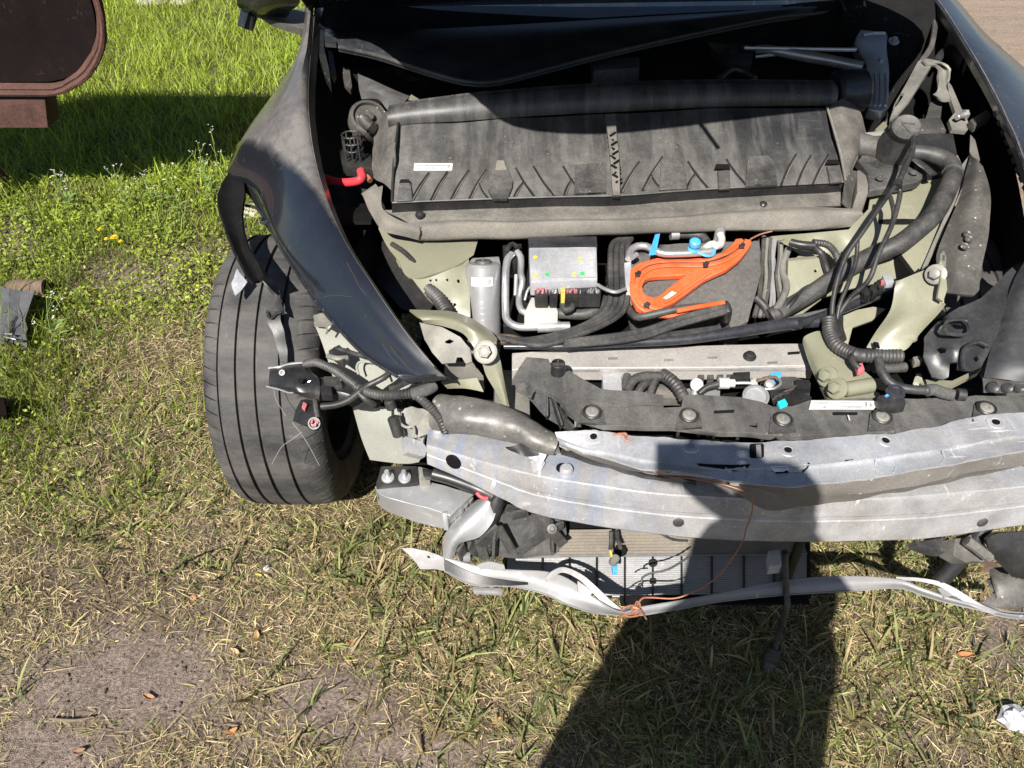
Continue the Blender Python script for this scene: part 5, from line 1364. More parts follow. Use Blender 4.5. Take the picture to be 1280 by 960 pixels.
MB().boxpx([(938, 474), (946, 472), (948, 482), (940, 483)], .645, .012, .002).build('link', M['whiteplastic'], car)
b_ = MB().lathe([(.026, -.03), (.026, .0), (.022, .002), (.020, -.004), (.004, -.004)], P(945, 495, .645), (-.1, -.35, .9), 28); b_.build('actuator', M['cast'], car)
MB().boxpx([(952, 470), (994, 470), (1014, 478), (1012, 500), (956, 500)][:4], .63, .05, .004).build('lock_housing', M['plastic'], car)
MB().plate([(962, 490), (992, 484), (1014, 496), (1000, 503), (968, 504)], [(962, 490, .65), (1014, 496, .655)], .01, dent=(.004, 30)).build('lock_cover', M['cleanplastic'], car)
pipe([(946, 476, .65), (958, 473, .655), (968, 471, .655), (974, 476, .65)], .0035, 'clay', 'thin_wire')
pipe([(955, 486, .65), (966, 486, .652), (976, 480, .655), (974, 474, .655)], .003, 'bright', 'spring_wire')
MB().lathe([(.010, 0), (.009, .008), (.004, .010)], P(961, 481, .65), (0, -.5, .9), 16).build('pivot', M['cast'], car)
MB().boxpx([(962, 466), (976, 464), (977, 471), (963, 472)], .645, .02, .002).build('plug', M['blue'], car)
MB().boxpx([(972, 502), (981, 498), (985, 505), (976, 509)], .672, .010, .001).build('plug', M['cyan'], car)
for k in range(6): pipe([(966 + k * 3, 500 - k * 1.5, .66), (972 + k * 2, 494 - k, .67), (985 + k * 2, 492 - k * 2, .665), (990 + k, 484, .65)], .0022, random.choice(('clay', 'cable', 'hose', 'cable')), 'thin_wire', 6)
MB().boxpx([(994, 474), (1012, 474), (1014, 484), (996, 485)], .645, .02, .003).build('lock_housing', M['cleanplastic'], car)
MB().boxpx([(916, 465), (938, 464), (938, 472), (917, 473)], .63, .03, .003).build('lock_housing', M['cleanplastic'], car)
for k in range(4): MB().boxpx([(872 + k * 12, 466), (880 + k * 12, 465.5), (881 + k * 12, 472), (873 + k * 12, 472)], .60, .02, .002).build('bracket_tab', M['plastic'], car)
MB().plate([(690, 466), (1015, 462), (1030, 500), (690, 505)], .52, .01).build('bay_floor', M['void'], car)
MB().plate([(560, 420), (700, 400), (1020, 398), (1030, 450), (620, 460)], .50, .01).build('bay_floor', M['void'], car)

# radiator cover
co = [(639, 475), (648, 460), (659, 447), (686, 448), (690, 462), (704, 466), (712, 464), (725, 472), (751, 486), (785, 489), (830, 493), (830, 509), (852, 509), (854, 495), (896, 494), (924, 495), (952, 502), (967, 508), (990, 508), (1014, 499), (1080, 498), (1136, 497), (1190, 499), (1220, 494), (1300, 495), (1300, 517), (1256, 518), (1237, 519), (1171, 534), (1130, 540), (1040, 544), (999, 544), (934, 542), (874, 537), (841, 533), (755, 531), (722, 522), (710, 514), (702, 500), (690, 492), (672, 486), (655, 474)]
zco = [(640, 475, .665), (686, 448, .675), (740, 500, .672), (840, 520, .668), (960, 525, .668), (1100, 520, .668), (1280, 505, .668)]
rc = MB().plate(co, zco, .012, sp=9, holes=[[(937, 526), (947, 526), (947, 535), (937, 534)], [(735, 502), (752, 505), (778, 509), (776, 511.5), (752, 509), (737, 505)]], dent=(.0035, 16))
rco = rc.build('radiator_cover', M['tray'], car, bevel=.0015)
sk = MB().sheet([[(722, 523, .668), (755, 532, .664), (841, 534, .662), (934, 543, .662), (1040, 545, .662), (1130, 541, .662), (1171, 535, .662), (1237, 520, .662), (1300, 518, .662)], [(724, 527, .655), (755, 536, .650), (841, 538, .648), (934, 547, .648), (1040, 548.5, .648), (1130, 544, .648), (1171, 538, .648), (1237, 523, .648), (1300, 521, .648)]], 60, 2, .004)
sk.build('cover_skirt', M['cleanplastic'], rco)
for x in (846, 872, 884, 891, 921, 952, 970, 989, 1008, 1036, 1046, 1082, 1128, 1150):
    y = 534 + (x - 841) * .055 if x < 1040 else 546 - (x - 1040) * .06
    MB().boxpx([(x, y + 3), (x + 4, y + 3), (x + 4, y + 6), (x, y + 6)], .650, .012, .001).build('cover_tab', M['cable'], rco)
MB().sheet([[(640, 476, .66), (655, 478, .655), (672, 490, .65), (690, 500, .645), (700, 512, .64), (716, 536, .635)], [(646, 490, .635), (656, 496, .63), (668, 508, .625), (684, 522, .62), (701, 535, .615), (714, 540, .612)]], 20, 4, .006, dent=(.006, 22)).build('cover_wing', M['plastic'], rco)
for a_, b_ in (((684, 488, .655), (684, 522, .63)), ((687, 488, .656), (702, 534, .625)), ((660, 490, .645), (684, 482, .665)), ((714, 492, .66), (708, 520, .645)), ((700, 506, .655), (722, 505, .66)), ((690, 500, .655), (710, 492, .665)), ((703, 512, .65), (716, 500, .66)), ((718, 528, .65), (726, 528, .652)), ((720, 520, .655), (719, 534, .64))):
    MB().bar(P(*a_), P(*b_), .004, .022, .0008).build('cover_rib', M['plastic'], rco)
MB().tube([P(662, 498, .655), P(668, 488, .662), P(680, 484, .668)], .003, 6, 12).build('cover_rib', M['plastic'], rco)
stb = MB().lathe([(.0145, -.006), (.014, .03), (.0125, .031), (.0115, .022)], P(697, 468, .672), (0, -.08, 1), 24)
sto = stb.build('locating_stub', M['cleanplastic'], rco)
cc_ = P(697, 468, .672) + V((0, -.002, .027))
MB().bar(cc_ - V((.012, 0, 0)), cc_ + V((.012, 0, 0)), .003, .006, 0).build('stub_rib', M['plastic'], sto)
MB().bar(cc_ - V((0, .012, 0)), cc_ + V((0, .012, 0)), .003, .0055, 0).build('stub_rib', M['plastic'], sto)
for x, y, z_ in ((740, 517, .674), (861, 521, .672), (978, 526, .672), (1102, 523, .672), (1232, 512, .672)):
    g_ = MB(); n_ = V((0, -.12, 1))
    g_.lathe([(.0185, 0), (.018, .006), (.0165, .0075), (.0155, .004), (.0135, .004)], P(x, y, z_), n_, 28)
    go = g_.build('grommet', M['cable'], rco)
    MB().lathe([(.0125, .002), (.0125, .0065), (.0105, .008), (.0045, .008), (.004, .005)], P(x, y, z_), n_, 20).build('fastener', M['greyplate'], go)
    w_ = 17
    MB().plate([(x - w_, y + 13 + (2 if x > 800 else -2)), (x - w_ + 3, y - 6), (x + w_ - 3, y - 6), (x + w_, y + 13)], z_ + .001, .004, sp=9).build('grommet_seat', M['plastic'], rco)
lb = MB().plate([(1014, 500.5), (1094, 501), (1097, 506), (1092, 511.5), (1011, 511.5)], .6745, .001, sp=20).build('label', M['white'], rco)
pk = MB()
for x0, x1, y0, y1 in ((1018, 1036, 503, 504.2), (1052, 1064, 503, 504), (1052, 1078, 507.5, 508.4), (1060, 1078, 509.2, 510), (1082, 1083.5, 502.5, 509.5), (1082, 1088, 503, 504.2), (1088, 1089.5, 503, 509), (1082, 1092, 505.6, 506.6)):
    pk.plate([(x0, y0), (x1, y0), (x1, y1), (x0, y1)], .6757, .0006, sp=30)
pk.plate([(1029, 510), (1031, 507), (1033, 510)], .6757, .0006)
pk.build('label_print', M['ink'], lb, kind='stuff')
bx = MB().boxpx([(1098, 493), (1128, 492), (1134, 503), (1104, 506)], .700, .026, .005, taper=.06)
bxo = bx.build('latch_box', M['cleanplastic'], rco)
MB().lathe([(.0175, 0), (.0165, .006), (.010, .007), (.008, .004)], P(1119, 491, .701), (0, -.15, 1), 24).build('latch_cap', M['sleeve'], bxo)
MB().boxpx([(1106, 494), (1110, 492), (1112, 494), (1108, 496)], .702, .004, 0).build('cap_tick', M['blue'], bxo)
MB().boxpx([(893, 513), (918, 512), (918, 514), (893, 515)], .674, .004, .0005).build('cover_slot', M['void'], rco)
MB().boxpx([(1042, 515), (1072, 515), (1072, 517), (1042, 517)], .6742, .004, .0005).build('cover_slot', M['void'], rco)
MB().bar(P(1060, 519, .675), P(1062, 525, .675), .0022, .001, 0).build('chalk_mark', M['white'], rco)
for pts in ([(780, 510, .676), (790, 507, .677), (810, 506, .676), (826, 506, .676)], [(785, 511, .676), (792, 518, .675), (802, 525, .674)]): MB().tube([P(*p) for p in pts], .0012, 5, 16).build('crease_mark', M['ledge'], rco)

# crumpled upper aluminium member
r1 = [(694, 540, .66), (720, 538, .655), (742, 538, .652), (800, 545, .648), (870, 551, .648), (945, 552, .648), (1040, 547, .648), (1110, 542, .648), (1171, 533, .65), (1215, 521, .652), (1300, 515, .652)]
r2 = [(696, 546, .652), (722, 556, .645), (745, 562, .643), (800, 573, .638), (870, 582, .636), (945, 585, .636), (1040, 579, .636), (1110, 571, .637), (1171, 562, .638), (1215, 553, .64), (1300, 541, .642)]
r3 = [(699, 552, .64), (724, 563, .635), (747, 570, .632), (800, 584, .628), (870, 592, .62), (945, 605, .615), (1000, 607, .615), (1040, 603, .615), (1110, 594, .618), (1171, 583, .62), (1215, 573, .625), (1300, 558, .63)]
r4 = [(702, 556, 0.625), (728, 571, 0.618), (750, 578, 0.610), (800, 590, 0.600), (870, 597, 0.595), (920, 615, 0.590), (957, 637, 0.580), (1000, 634, 0.585), (1040, 630, 0.588), (1110, 618, 0.592), (1171, 606, 0.598), (1215, 596, 0.605), (1300, 576, 0.615)]
def lift_row(r_, d): return [(x, y, z + d * max(0., min(1., (x - 715) / 150))) for x, y, z in r_]
r1, r2, r3 = lift_row(r1, .022), lift_row(r2, .036), lift_row(r3, .050)
r3b = [(x, y + 2, z - .004) for x, y, z in r3]
umb = MB().sheet([r1, r2, [(x, y + 3, z - .007) for x, y, z in r2], r3, r3b], 110, 3, .004, dent=(.0034, 20), crease=True)
umb.v = [dentf(v, (.0016, 55)) for v in umb.v]
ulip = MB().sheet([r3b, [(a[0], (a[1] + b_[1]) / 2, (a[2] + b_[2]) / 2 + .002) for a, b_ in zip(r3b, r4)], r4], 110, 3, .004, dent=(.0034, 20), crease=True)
# dimples round the holes and shallow stamped pads
bvu = BVHTree.FromPolygons(umb.v, umb.f)
def hit(x, y, up=0.):
    h = bvu.ray_cast(V((0, 0, H)), ray(x, y))
    n = h[1] * (1 if h[1].dot(ray(x, y)) < 0 else -1)
    return h[0] + n * up, n
pads = [hit(*q) for q in ((742, 546), (863, 558), (985, 563), (1107, 551), (1245, 528))]
um = umb.build('crumpled_upper_member', M['alu2'], car, ang=13)
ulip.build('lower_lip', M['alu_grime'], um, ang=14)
for i, (c_, n_) in enumerate(pads):
    MB().lathe([(.017, 0), (.016, .0012), (.0105, .0014), (.0100, -.001)], c_, n_, 26).build('hole_boss', M['alu2'], um)
    MB().lathe([(.0066, .0), (.0066, .0018)], c_ + n_ * .0004, n_, 18).build('bolt_hole', M['void'] if i != 1 else M['cast'], um)
def hz(up): return lambda x, y: hit(x, y, up)[0].z
def umplate(out, m_, nm, up=.0012): MB().plate(out, hz(up), .0012, sp=5).build(nm, M[m_], um)
umplate([(937, 556), (939, 554.5), (953, 554), (955, 556), (955, 570), (953, 572), (939, 572), (937, 570)], 'void', 'square_hole')
umplate([(945, 556), (951, 555.5), (952, 571), (946, 571)], 'cast', 'hole_tab', .0028)
umplate([(871, 579), (885, 580), (915, 581), (938, 580), (934, 586), (918, 589), (898, 585), (874, 582)], 'void', 'torn_slot')
umplate([(962, 583), (985, 582), (1008, 580), (1009, 583), (1003, 590), (985, 591), (968, 590)], 'bright', 'torn_slot')
umplate([(968, 588), (984, 587), (986, 590.5), (970, 591)], 'void', 'torn_slot', .0028)
umplate([(1056, 575), (1067, 574), (1064, 577), (1058, 577)], 'void', 'torn_slot')
MB().tube([hit(x, y, .001)[0] for x, y in ((1003, 590), (1008, 584), (1011, 579))], .0022, 5, 8).build('torn_slot', M['void'], um)
for pts in ([(1008, 588), (1010, 597), (1009, 604)], [(1096, 574), (1094, 584), (1096, 594)], [(1118, 572), (1120, 582), (1117, 591)], [(1178, 562), (1180, 572), (1176, 580)], [(936, 588), (935, 602)], [(958, 588), (958, 603)], [(1176, 563), (1196, 560), (1230, 552)]):
    MB().tube([hit(x, y, -.0008)[0] for x, y in pts], .0022, 6, 16).build('pressed_rib', M['alu2'], um)
MB().sheet([[(700, 562, .60), (740, 575, .59), (800, 592, .58), (870, 602, .575)], [(700, 568, .588), (740, 581, .578), (800, 597, .57), (870, 607, .566)]], 30, 3, .004, dent=(.004, 30)).build('torn_foam_strip', M['cleanplastic'], car)

# ---- bumper beam -----------------------------------------------------------------------------------
ft = [(533, 557), (581, 572), (659, 592), (730, 605), (800, 615), (862, 621), (940, 625), (1030, 626), (1103, 624), (1190, 617), (1280, 609), (1370, 598), (1450, 585)]
fbm = [(533, 583), (581, 604), (659, 642), (730, 657), (800, 667), (857, 674), (941, 679), (1032, 680), (1145, 677), (1210, 671), (1280, 661), (1370, 648), (1450, 632)]
fts = cr([P(x, y, .56) for x, y in ft], 90)
fbs = []
botp = cr([PY(x, y, P(tx, ty, .56).y - .006) for (x, y), (tx, ty) in zip(fbm, ft)], 90)
rows = []
prof = [(-.075, .002, 0), (-.02, .003, 0), (-.0015, .002, 0), (0, -.001, .0), (0.001, 0, .12), (.0004, 0, .27), (.0006, 0, .36), (-.0008, 0, .385), (-.0008, 0, .455), (.0006, 0, .48), (.0004, 0, .60), (.001, 0, .72), (.0, 0, .94), (-.005, 0, 1.0), (-.075, 0, 1.0), (-.075, .002, 0)]
# profile: (back from front face, lift, fraction of height)
for dy, dz, fr_ in prof:
    row = []
    for a, b_ in zip(fts, botp):
        hh = a.z - b_.z
        row.append(V((a.x + (b_.x - a.x) * fr_ * .4, a.y - dy * (1 if dy > 0 else 1) + (b_.y - a.y) * fr_, a.z - hh * fr_ + dz)))
    rows.append(row)
# cut the lower left corner of the beam back like the photo's slanted end
for row, (dy, dz, fr_) in zip(rows, prof):
    for j, p in enumerate(row):
        if j < 12:
            lim = (.02 + .055 * min(1, j / 11)) if j < 10 else 1
            zt = fts[j].z
            hh = zt - botp[j].z
            keep = min(1., .95)
            if fr_ > 0: row[j] = V((p.x, p.y, zt - (zt - p.z) * keep))
bmm = MB().grid(rows, 0)
n_ = 90; m_ = len(prof)
bmm.f.append(tuple(i * n_ for i in range(m_ - 1))); bmm.f.append(tuple(i * n_ + n_ - 1 for i in range(m_ - 2, -1, -1)))
bmm.v = [dentf(dentf(v, (.0016, 7)), (.0007, 32)) for v in bmm.v]
beam = bmm.build('bumper_beam', M['alu'], car, ang=16)
def on_beam(x, y):
    me = beam.data
    bv = BVHTree.FromPolygons([v.co + V(car.location) for v in me.vertices], [tuple(p.vertices) for p in me.polygons])
    h = bv.ray_cast(V((0, 0, H)), ray(x, y)); return h[0], h[1] * (1 if h[1].dot(ray(x, y)) < 0 else -1)
for x, y, r_, kind in ((567, 577, .017, 'hole'), (848, 653, .011, 'plug'), (1228, 653, .011, 'plug')):
    c_, nn = on_beam(x, y)
    if kind == 'hole':
        MB().lathe([(r_, -.002), (r_, .0012), (r_ * .92, .0014)], c_, nn, 24).build('beam_hole', M['void'], beam)
        MB().lathe([(r_ * .55, 0), (r_ * .5, .002)], c_ + V((.001, 0, -.002)), nn, 10).build('hole_scrap', M['clay'], beam)
    else:
        b_ = MB().lathe([(r_, -.002), (r_ * .97, .0015), (r_ * .8, .0028), (r_ * .3, .0032)], c_, nn, 24); b_.build('beam_plug', M['plastic'], beam)
        if x > 1000: MB().bar(c_ + nn * .0034 - V((.006, 0, .005)), c_ + nn * .0034 + V((.006, 0, .005)), .003, .0015, 0, up=nn).build('plug_slot', M['cable'], beam)
for x, y in ((708, 589), (548, 541)):
    c_ = P(x, y, .565)
    b_ = MB().lathe([(.013, -.004), (.013, .008), (.010, .012), (.004, .013)], c_, (0, 0, 1), 20)
    b_.build('beam_bolt', M['alu2'], beam)
MB().lathe([(.0125, -.002), (.012, .002)], P(703, 585, .563), (0, 0, 1), 18).build('beam_hole', M['void'], beam)
MB().sheet([[(664, 578, .566), (672, 574, .572), (680, 580, .57)], [(667, 590, .563), (672, 588, .567), (677, 588, .564)]], 8, 3, .003, dent=(.004, 60)).build('torn_tab', M['alu2'], beam)

# mounting block, crush block, curved tube
bk_ = MB().boxpx([(476, 582), (522, 582), (524, 602), (469, 606)], .455, .05, .005)
bko = bk_.build('mounting_block', M['cleanplastic'], car)
for x in (485, 506):
    q = MB(); q.lathe([(.014, 0), (.013, .003), (.009, .004)], P(x, 597, .457), (0, -.25, 1), 20); q.lathe([(.0055, .002), (.0055, .022), (.004, .0245)], P(x, 596, .457), (0, -.25, 1), 14)
    q.build('stud', M['bright'], bko)
MB().boxpx([(522, 582), (537, 586), (538, 600), (524, 602)], .46, .04, .004).build('rail_end', M['greyplate'], car)
cbk = MB()
tp = [P(469, 607, .44), P(477, 603, .44), P(530, 601, .44), P(592, 617, .435), P(560, 643, .435)]
MBt = cbk.sheet([[(469, 608, .44), (478, 620, .438), (515, 630, .436), (562, 644, .435)], [(478, 603, .442), (505, 608, .442), (545, 617, .44), (575, 632, .438)], [(500, 601, .442), (530, 601, .442), (560, 608, .44), (592, 618, .437)]], 20, 5, .004, dent=(.002, 30))
cbk.sheet([[(469, 608, .439), (478, 620, .437), (515, 630, .435), (562, 644, .434)], [(472, 630, .385), (482, 638, .383), (518, 652, .382), (558, 662, .383)]], 20, 4, .004, dent=(.002, 25))
cbk.sheet([[(562, 644, .434), (576, 632, .436), (592, 618, .436)], [(558, 662, .385), (572, 650, .39), (590, 634, .395)]], 8, 3, .004, dent=(.004, 40))
crush = cbk.build('crush_block', M['cast'], car, bevel=.0015)
MB().tube([P(556, 640, .438), P(557, 650, .42), P(558, 660, .39)], .006, 8, 10).build('weld_bead', M['alu2'], crush)
for k in range(3): MB().boxpx([(572 + k * 6, 637 - k * 7), (576 + k * 6, 632 - k * 7), (580 + k * 6, 636 - k * 7), (576 + k * 6, 642 - k * 7)], .425, .02, .001).build('block_rib', M['bright'], crush)
ctb = MB().sheet([[(597, 625, .43), (578, 642, .41), (562, 658, .39), (553, 676, .36), (553, 697, .33)], [(610, 623, .455), (592, 642, .44), (576, 660, .42), (563, 680, .385), (560, 699, .345)], [(622, 634, .44), (616, 652, .425), (598, 672, .40), (574, 681, .375), (566, 697, .34)]], 30, 6, .004, dent=(.003, 20))
cto = ctb.build('bent_duct', M['cast'], car)
pipe([(541, 592, .49), (560, 597, .485), (580, 604, .48), (600, 612, .475), (616, 620, .465)], .014, 'cleanplastic', 'crushed_hose')
MB().sheet([[(530, 588, .50), (565, 596, .49), (595, 606, .48), (622, 618, .47)], [(535, 598, .47), (565, 606, .465), (590, 616, .46), (620, 626, .455)]], 20, 3, .01, dent=(.008, 30)).build('crushed_ducting', M['cleanplastic'], car)
pipe([(596, 616, .478), (602, 622, .472), (610, 623, .47)], .004, 'red', 'thin_wire')
# black moulded carrier under the beam
cr_ = MB().plate([(566, 678), (598, 676), (620, 655), (634, 640), (660, 642), (690, 648), (706, 652), (708, 668), (703, 682), (690, 692), (660, 696), (620, 697), (590, 698), (566, 692)], [(566, 680, .36), (634, 642, .42), (706, 655, .41), (620, 697, .32), (703, 690, .34)], .03, sp=9, dent=(.008, 22))
cro = cr_.build('moulded_carrier', M['plastic'], car)
for a_, b_ in (((622, 660, .425), (604, 696, .345)), ((622, 658, .428), (642, 692, .36)), ((620, 660, .42), (618, 696, .345)), ((598, 682, .39), (624, 658, .43)), ((646, 692, .36), (690, 662, .425)), ((690, 652, .435), (690, 690, .36)), ((690, 662, .43), (704, 656, .43)), ((690, 664, .43), (704, 680, .38)), ((640, 645, .445), (660, 640, .45)), ((600, 676, .395), (606, 698, .34)), ((575, 684, .38), (580, 697, .335))):
    MB().bar(P(*a_), P(*b_), .006, .022, .001).build('carrier_rib', M['plastic'], cro)
MB().lathe([(.011, 0), (.010, .004), (.005, .005), (.004, .001)], P(690, 661, .44), (0, -.7, .7), 16).build('carrier_boss', M['duct'], cro)
MB().boxpx([(570, 690), (588, 690), (588, 696), (572, 697)], .345, .02, .002).build('carrier_clip', M['bright'], cro)

# radiator pack
YR = 1.075
def RY(x, y, d=0.): return PY(x, y, YR + d)
rd = MB()
rows = [[RY(x, 656) for x in np.linspace(640, 1012, 12)], [RY(x, min(748, 724 + max(0, x - 628) * .17), .01) for x in np.linspace(628, 1014, 12)]]
rd.grid(rows, .05, down=(0, 1, 0))
rad = rd.build('radiator_pack', M['void'], car)
for i in range(8):
    y = 661 + i * 3.9
    xl = 712 - i * 2.2
    MB().bar(RY(xl, y + 3.2, -.02), RY(1006, y - 2 + 3.0 * .6, -.02), .006, .0030, 0, up=(0, -.5, 1)).build('upper_slat', M['slat'], rad)
for i in range(24):
    y = 696 + i * 2.3
    xl = 634 if y < 722 else 634 + (y - 722) / .17
    MB().bar(RY(xl, y + 1.2, -.006), RY(1008, y - 1.0, -.006), .0035, .0017, 0, up=(0, -.75, 1)).build('louvre', M['fin'], rad)
for x in (678, 712, 746, 781, 816, 852, 890, 930, 968):
    b_ = MB().tube([RY(x, 691, -.013), RY(x, 708, -.013), RY(x, min(746, 722 + (x - 628) * .17), -.013)], .0024, 6, 8, flat=(1, .8)); 
    if x == 816:
        b_.lathe([(.010, 0), (.010, .004)], RY(x, 703, -.014), (0, -1, .2), 14); b_.lathe([(.008, 0), (.008, .004)], RY(x, 726, -.014), (0, -1, .2), 14)
    b_.build('mullion', M['cleanplastic'], rad)
MB().bar(RY(640, 694, -.014), RY(1008, 690, -.014), .012, .006, .001).build('slat_frame', M['fin'], rad)
MB().bar(RY(775, 750, -.016), RY(1010, 748, -.016), .03, .008, .002).build('lower_frame', M['void'], rad)
MB().boxpx([(1000, 660), (1012, 660), (1012, 668), (1000, 668)], .36, .20, .004).build('radiator_tank', M['cleanplastic'], rad)
pgz = MB().boxpx([(960, 688), (975, 686), (978, 706), (962, 708)], .33, .03, .004); pgz.build('pump_body', M['whiteplastic'], rad)
# hanging plug in front of the slats
pipe([(764, 664, .42), (764, 678, .40), (763, 686, .385)], .0045, 'hose', 'cable', 8)
pipe([(763, 686, .385), (764, 694, .37), (767, 700, .36)], .003, 'yellow', 'thin_wire', 6)
MB().lathe([(.009, -.012), (.010, 0), (.008, .010)], P(768, 700, .36), (.2, -.2, 1), 12).build('plug', M['greyplate'], car)
MB().boxpx([(765, 706), (772, 706), (772, 714), (766, 714)], .345, .012, .001).build('plug', M['blue'], car)
MB().lathe([(.014, -.004), (.015, .002), (.012, .006)], RY(776, 688, -.03), (0, -1, .4), 8).build('plug', M['void'], car)
pipe([(771, 664, .42), (772, 674, .40), (776, 686, .385)], .004, 'cable', 'cable', 8)
pipe([(822, 664, .435), (840, 674, .42), (860, 676, .42)], .003, 'cable', 'cable', 6)
pipe([(802, 728, .33), (803, 722, .335), (812, 717, .34), (834, 712, .35), (852, 702, .37), (866, 692, .39)], .0022, 'cable', 'thin_wire', 6)
pipe([(790, 732, .32), (798, 727, .33), (808, 726, .33)], .0018, 'cable', 'thin_wire', 6)

# lower absorber bar with its openwork ends
YB = .95
lt = [(556, 697, .335), (607, 710, .325), (646, 713, .32), (682, 715, .317), (710, 724, .312), (740, 745, .30), (775, 765, .292), (801, 759, .292), (850, 751, .29), (900, 742, .29), (965, 729, .29), (1021, 722, .29), (1075, 721, .29), (1124, 725, .29), (1152, 735, .288), (1186, 747, .285), (1226, 758, .28), (1262, 768, .275), (1320, 770, .275)]
lb_ = [(556, 714, .305), (590, 731, .295), (639, 733, .292), (682, 743, .288), (707, 755, .28), (742, 766, .272), (775, 769, .272), (801, 769, .272), (850, 761, .27), (900, 752, .27), (965, 745, .268), (1021, 741, .268), (1075, 738, .27), (1124, 735, .272), (1152, 744, .27), (1186, 754, .268), (1226, 763, .266), (1262, 772, .266), (1320, 775, .262)]
lmid = [((a[0] + b_[0]) / 2, (a[1] + b_[1]) / 2, (a[2] + b_[2]) / 2 + .004) for a, b_ in zip(lt, lb_)]
lwb = MB().sheet([lt, lmid, lb_], 120, 4, .012, dent=(.001, 20))
lower_bar = lwb.build('lower_absorber_bar', M['bar'], car, ang=50)
MB().sheet([[(556, 700, .335), (590, 716, .322), (630, 726, .312), (660, 729, .306)], [(556, 713, .318), (590, 728, .308), (630, 732, .303), (660, 731, .302)]], 24, 3, .004).build('bar_recess', M['darkmetal'], lower_bar)
MB().tube([P(x, y, z + .003) for x, y, z in lt], .0015, 6, 100).build('bar_bead', M['bar'], lower_bar)
MB().tube([P(x, y, z + .001) for x, y, z in lb_], .0016, 6, 100).build('bar_bead', M['bar'], lower_bar)
def strand(top, bot, th=.010, nm='loop_strand'):
    MB().sheet([top, bot], 30, 3, th).build(nm, M['bar'], lower_bar)
strand([(682, 722, .322), (690, 714, .33), (705, 709, .334), (727, 718, .328), (746, 734, .315), (765, 752, .30), (783, 766, .29)], [(684, 727, .317), (694, 719, .324), (706, 716, .326), (724, 725, .32), (740, 740, .308), (757, 757, .293), (775, 768, .283)])
MB().sheet([[(722, 726, .32), (732, 733, .314), (740, 741, .308)], [(722, 739, .308), (728, 745, .302), (734, 750, .297)]], 8, 3, .01).build('loop_bridge', M['bar'], lower_bar)
strand([(1120, 721, .292), (1150, 722.5, .296), (1178, 728, .30), (1200, 739, .298), (1226, 755, .288), (1250, 765, .28)], [(1120, 725, .288), (1150, 727, .291), (1174, 733, .294), (1192, 744, .29), (1216, 758, .281), (1240, 768, .273)])
MB().sheet([[(1172, 736, .292), (1184, 732, .297), (1192, 736, .297)], [(1180, 747, .287), (1190, 745, .289), (1198, 747, .289)]], 8, 3, .01).build('loop_bridge', M['bar'], lower_bar)
# left fin, curved column
fn = MB().plate([(501, 685), (515, 685), (534, 688), (556, 698), (557, 714), (545, 712), (526, 711), (520, 704)], [(501, 685, .335), (556, 698, .33), (557, 714, .305), (526, 711, .31)], .004, sp=8, dent=(.003, 24), holes=[[(533, 694), (536, 693.5), (538, 697), (535, 697)]])
fn.build('bar_fin', M['bar'], lower_bar)
MB().boxpx([(590, 733), (628, 735), (628, 741), (592, 739)], .265, .012, .002).build('bar_tab', M['bright'], lower_bar)
MB().sheet([[(596, 706, .335), (612, 702, .345), (630, 706, .335)], [(600, 712, .325), (614, 711, .33), (632, 714, .322)]], 10, 3, .006).build('bar_tab', M['cast'], lower_bar)

# right lower corner
MB().plate([(1142, 676), (1186, 672), (1186, 684), (1182, 691), (1168, 689), (1146, 682)], [(1142, 676, .42), (1186, 690, .39)], .02, dent=(.003, 20)).build('moulded_carrier', M['plastic'], car)
MB().plate([(1194, 672), (1228, 668), (1236, 690), (1236, 702), (1206, 702), (1194, 694)], [(1194, 672, .42), (1236, 702, .36)], .03, sp=9, dent=(.006, 26)).build('moulded_carrier', M['horn'], car)
MB().tube([P(1208, 676, .43), P(1220, 684, .42), P(1236, 697, .395)], .011, 8, 10).build('carrier_rib', M['horn'], car)
MB().sheet([[(1233, 676, .43), (1246, 668, .44), (1285, 664, .44)], [(1238, 692, .40), (1260, 690, .41), (1290, 690, .41)], [(1252, 706, .37), (1272, 712, .37), (1295, 715, .37)], [(1264, 720, .345), (1280, 724, .345), (1300, 724, .345)]], 14, 5, .008, dent=(.004, 14)).build('brake_duct', M['cleanplastic'], car)
MB().sheet([[(1254, 709, .31), (1266, 722, .31), (1300, 724, .31)], [(1236, 714, .30), (1250, 732, .30), (1300, 742, .295)], [(1244, 740, .285), (1252, 752, .28), (1300, 752, .28)], [(1226, 754, .275), (1250, 760, .27), (1300, 758, .27)]], 14, 4, .008, dent=(.004, 18)).build('splash_panel', M['duct'], car)
# rails that carry the beam and the lower bar (hidden from the front)
for x0 in (-.02, .98):
    MB().box((x0 + .02, 1.22, .50), (.08, .30, .09), bev=.01).build('chassis_rail', M['greyplate'], car)
MB().tube([V((-.02, 1.10, .50)), V((-.04, 1.05, .42)), V((-.08, 1.02, .335))], .018, 10, 8).build('bar_hanger', M['cleanplastic'], car)
MB().tube([V((.98, 1.10, .50)), V((.96, 1.02, .42)), V((.90, .98, .29))], .018, 10, 8).build('bar_hanger', M['cleanplastic'], car)

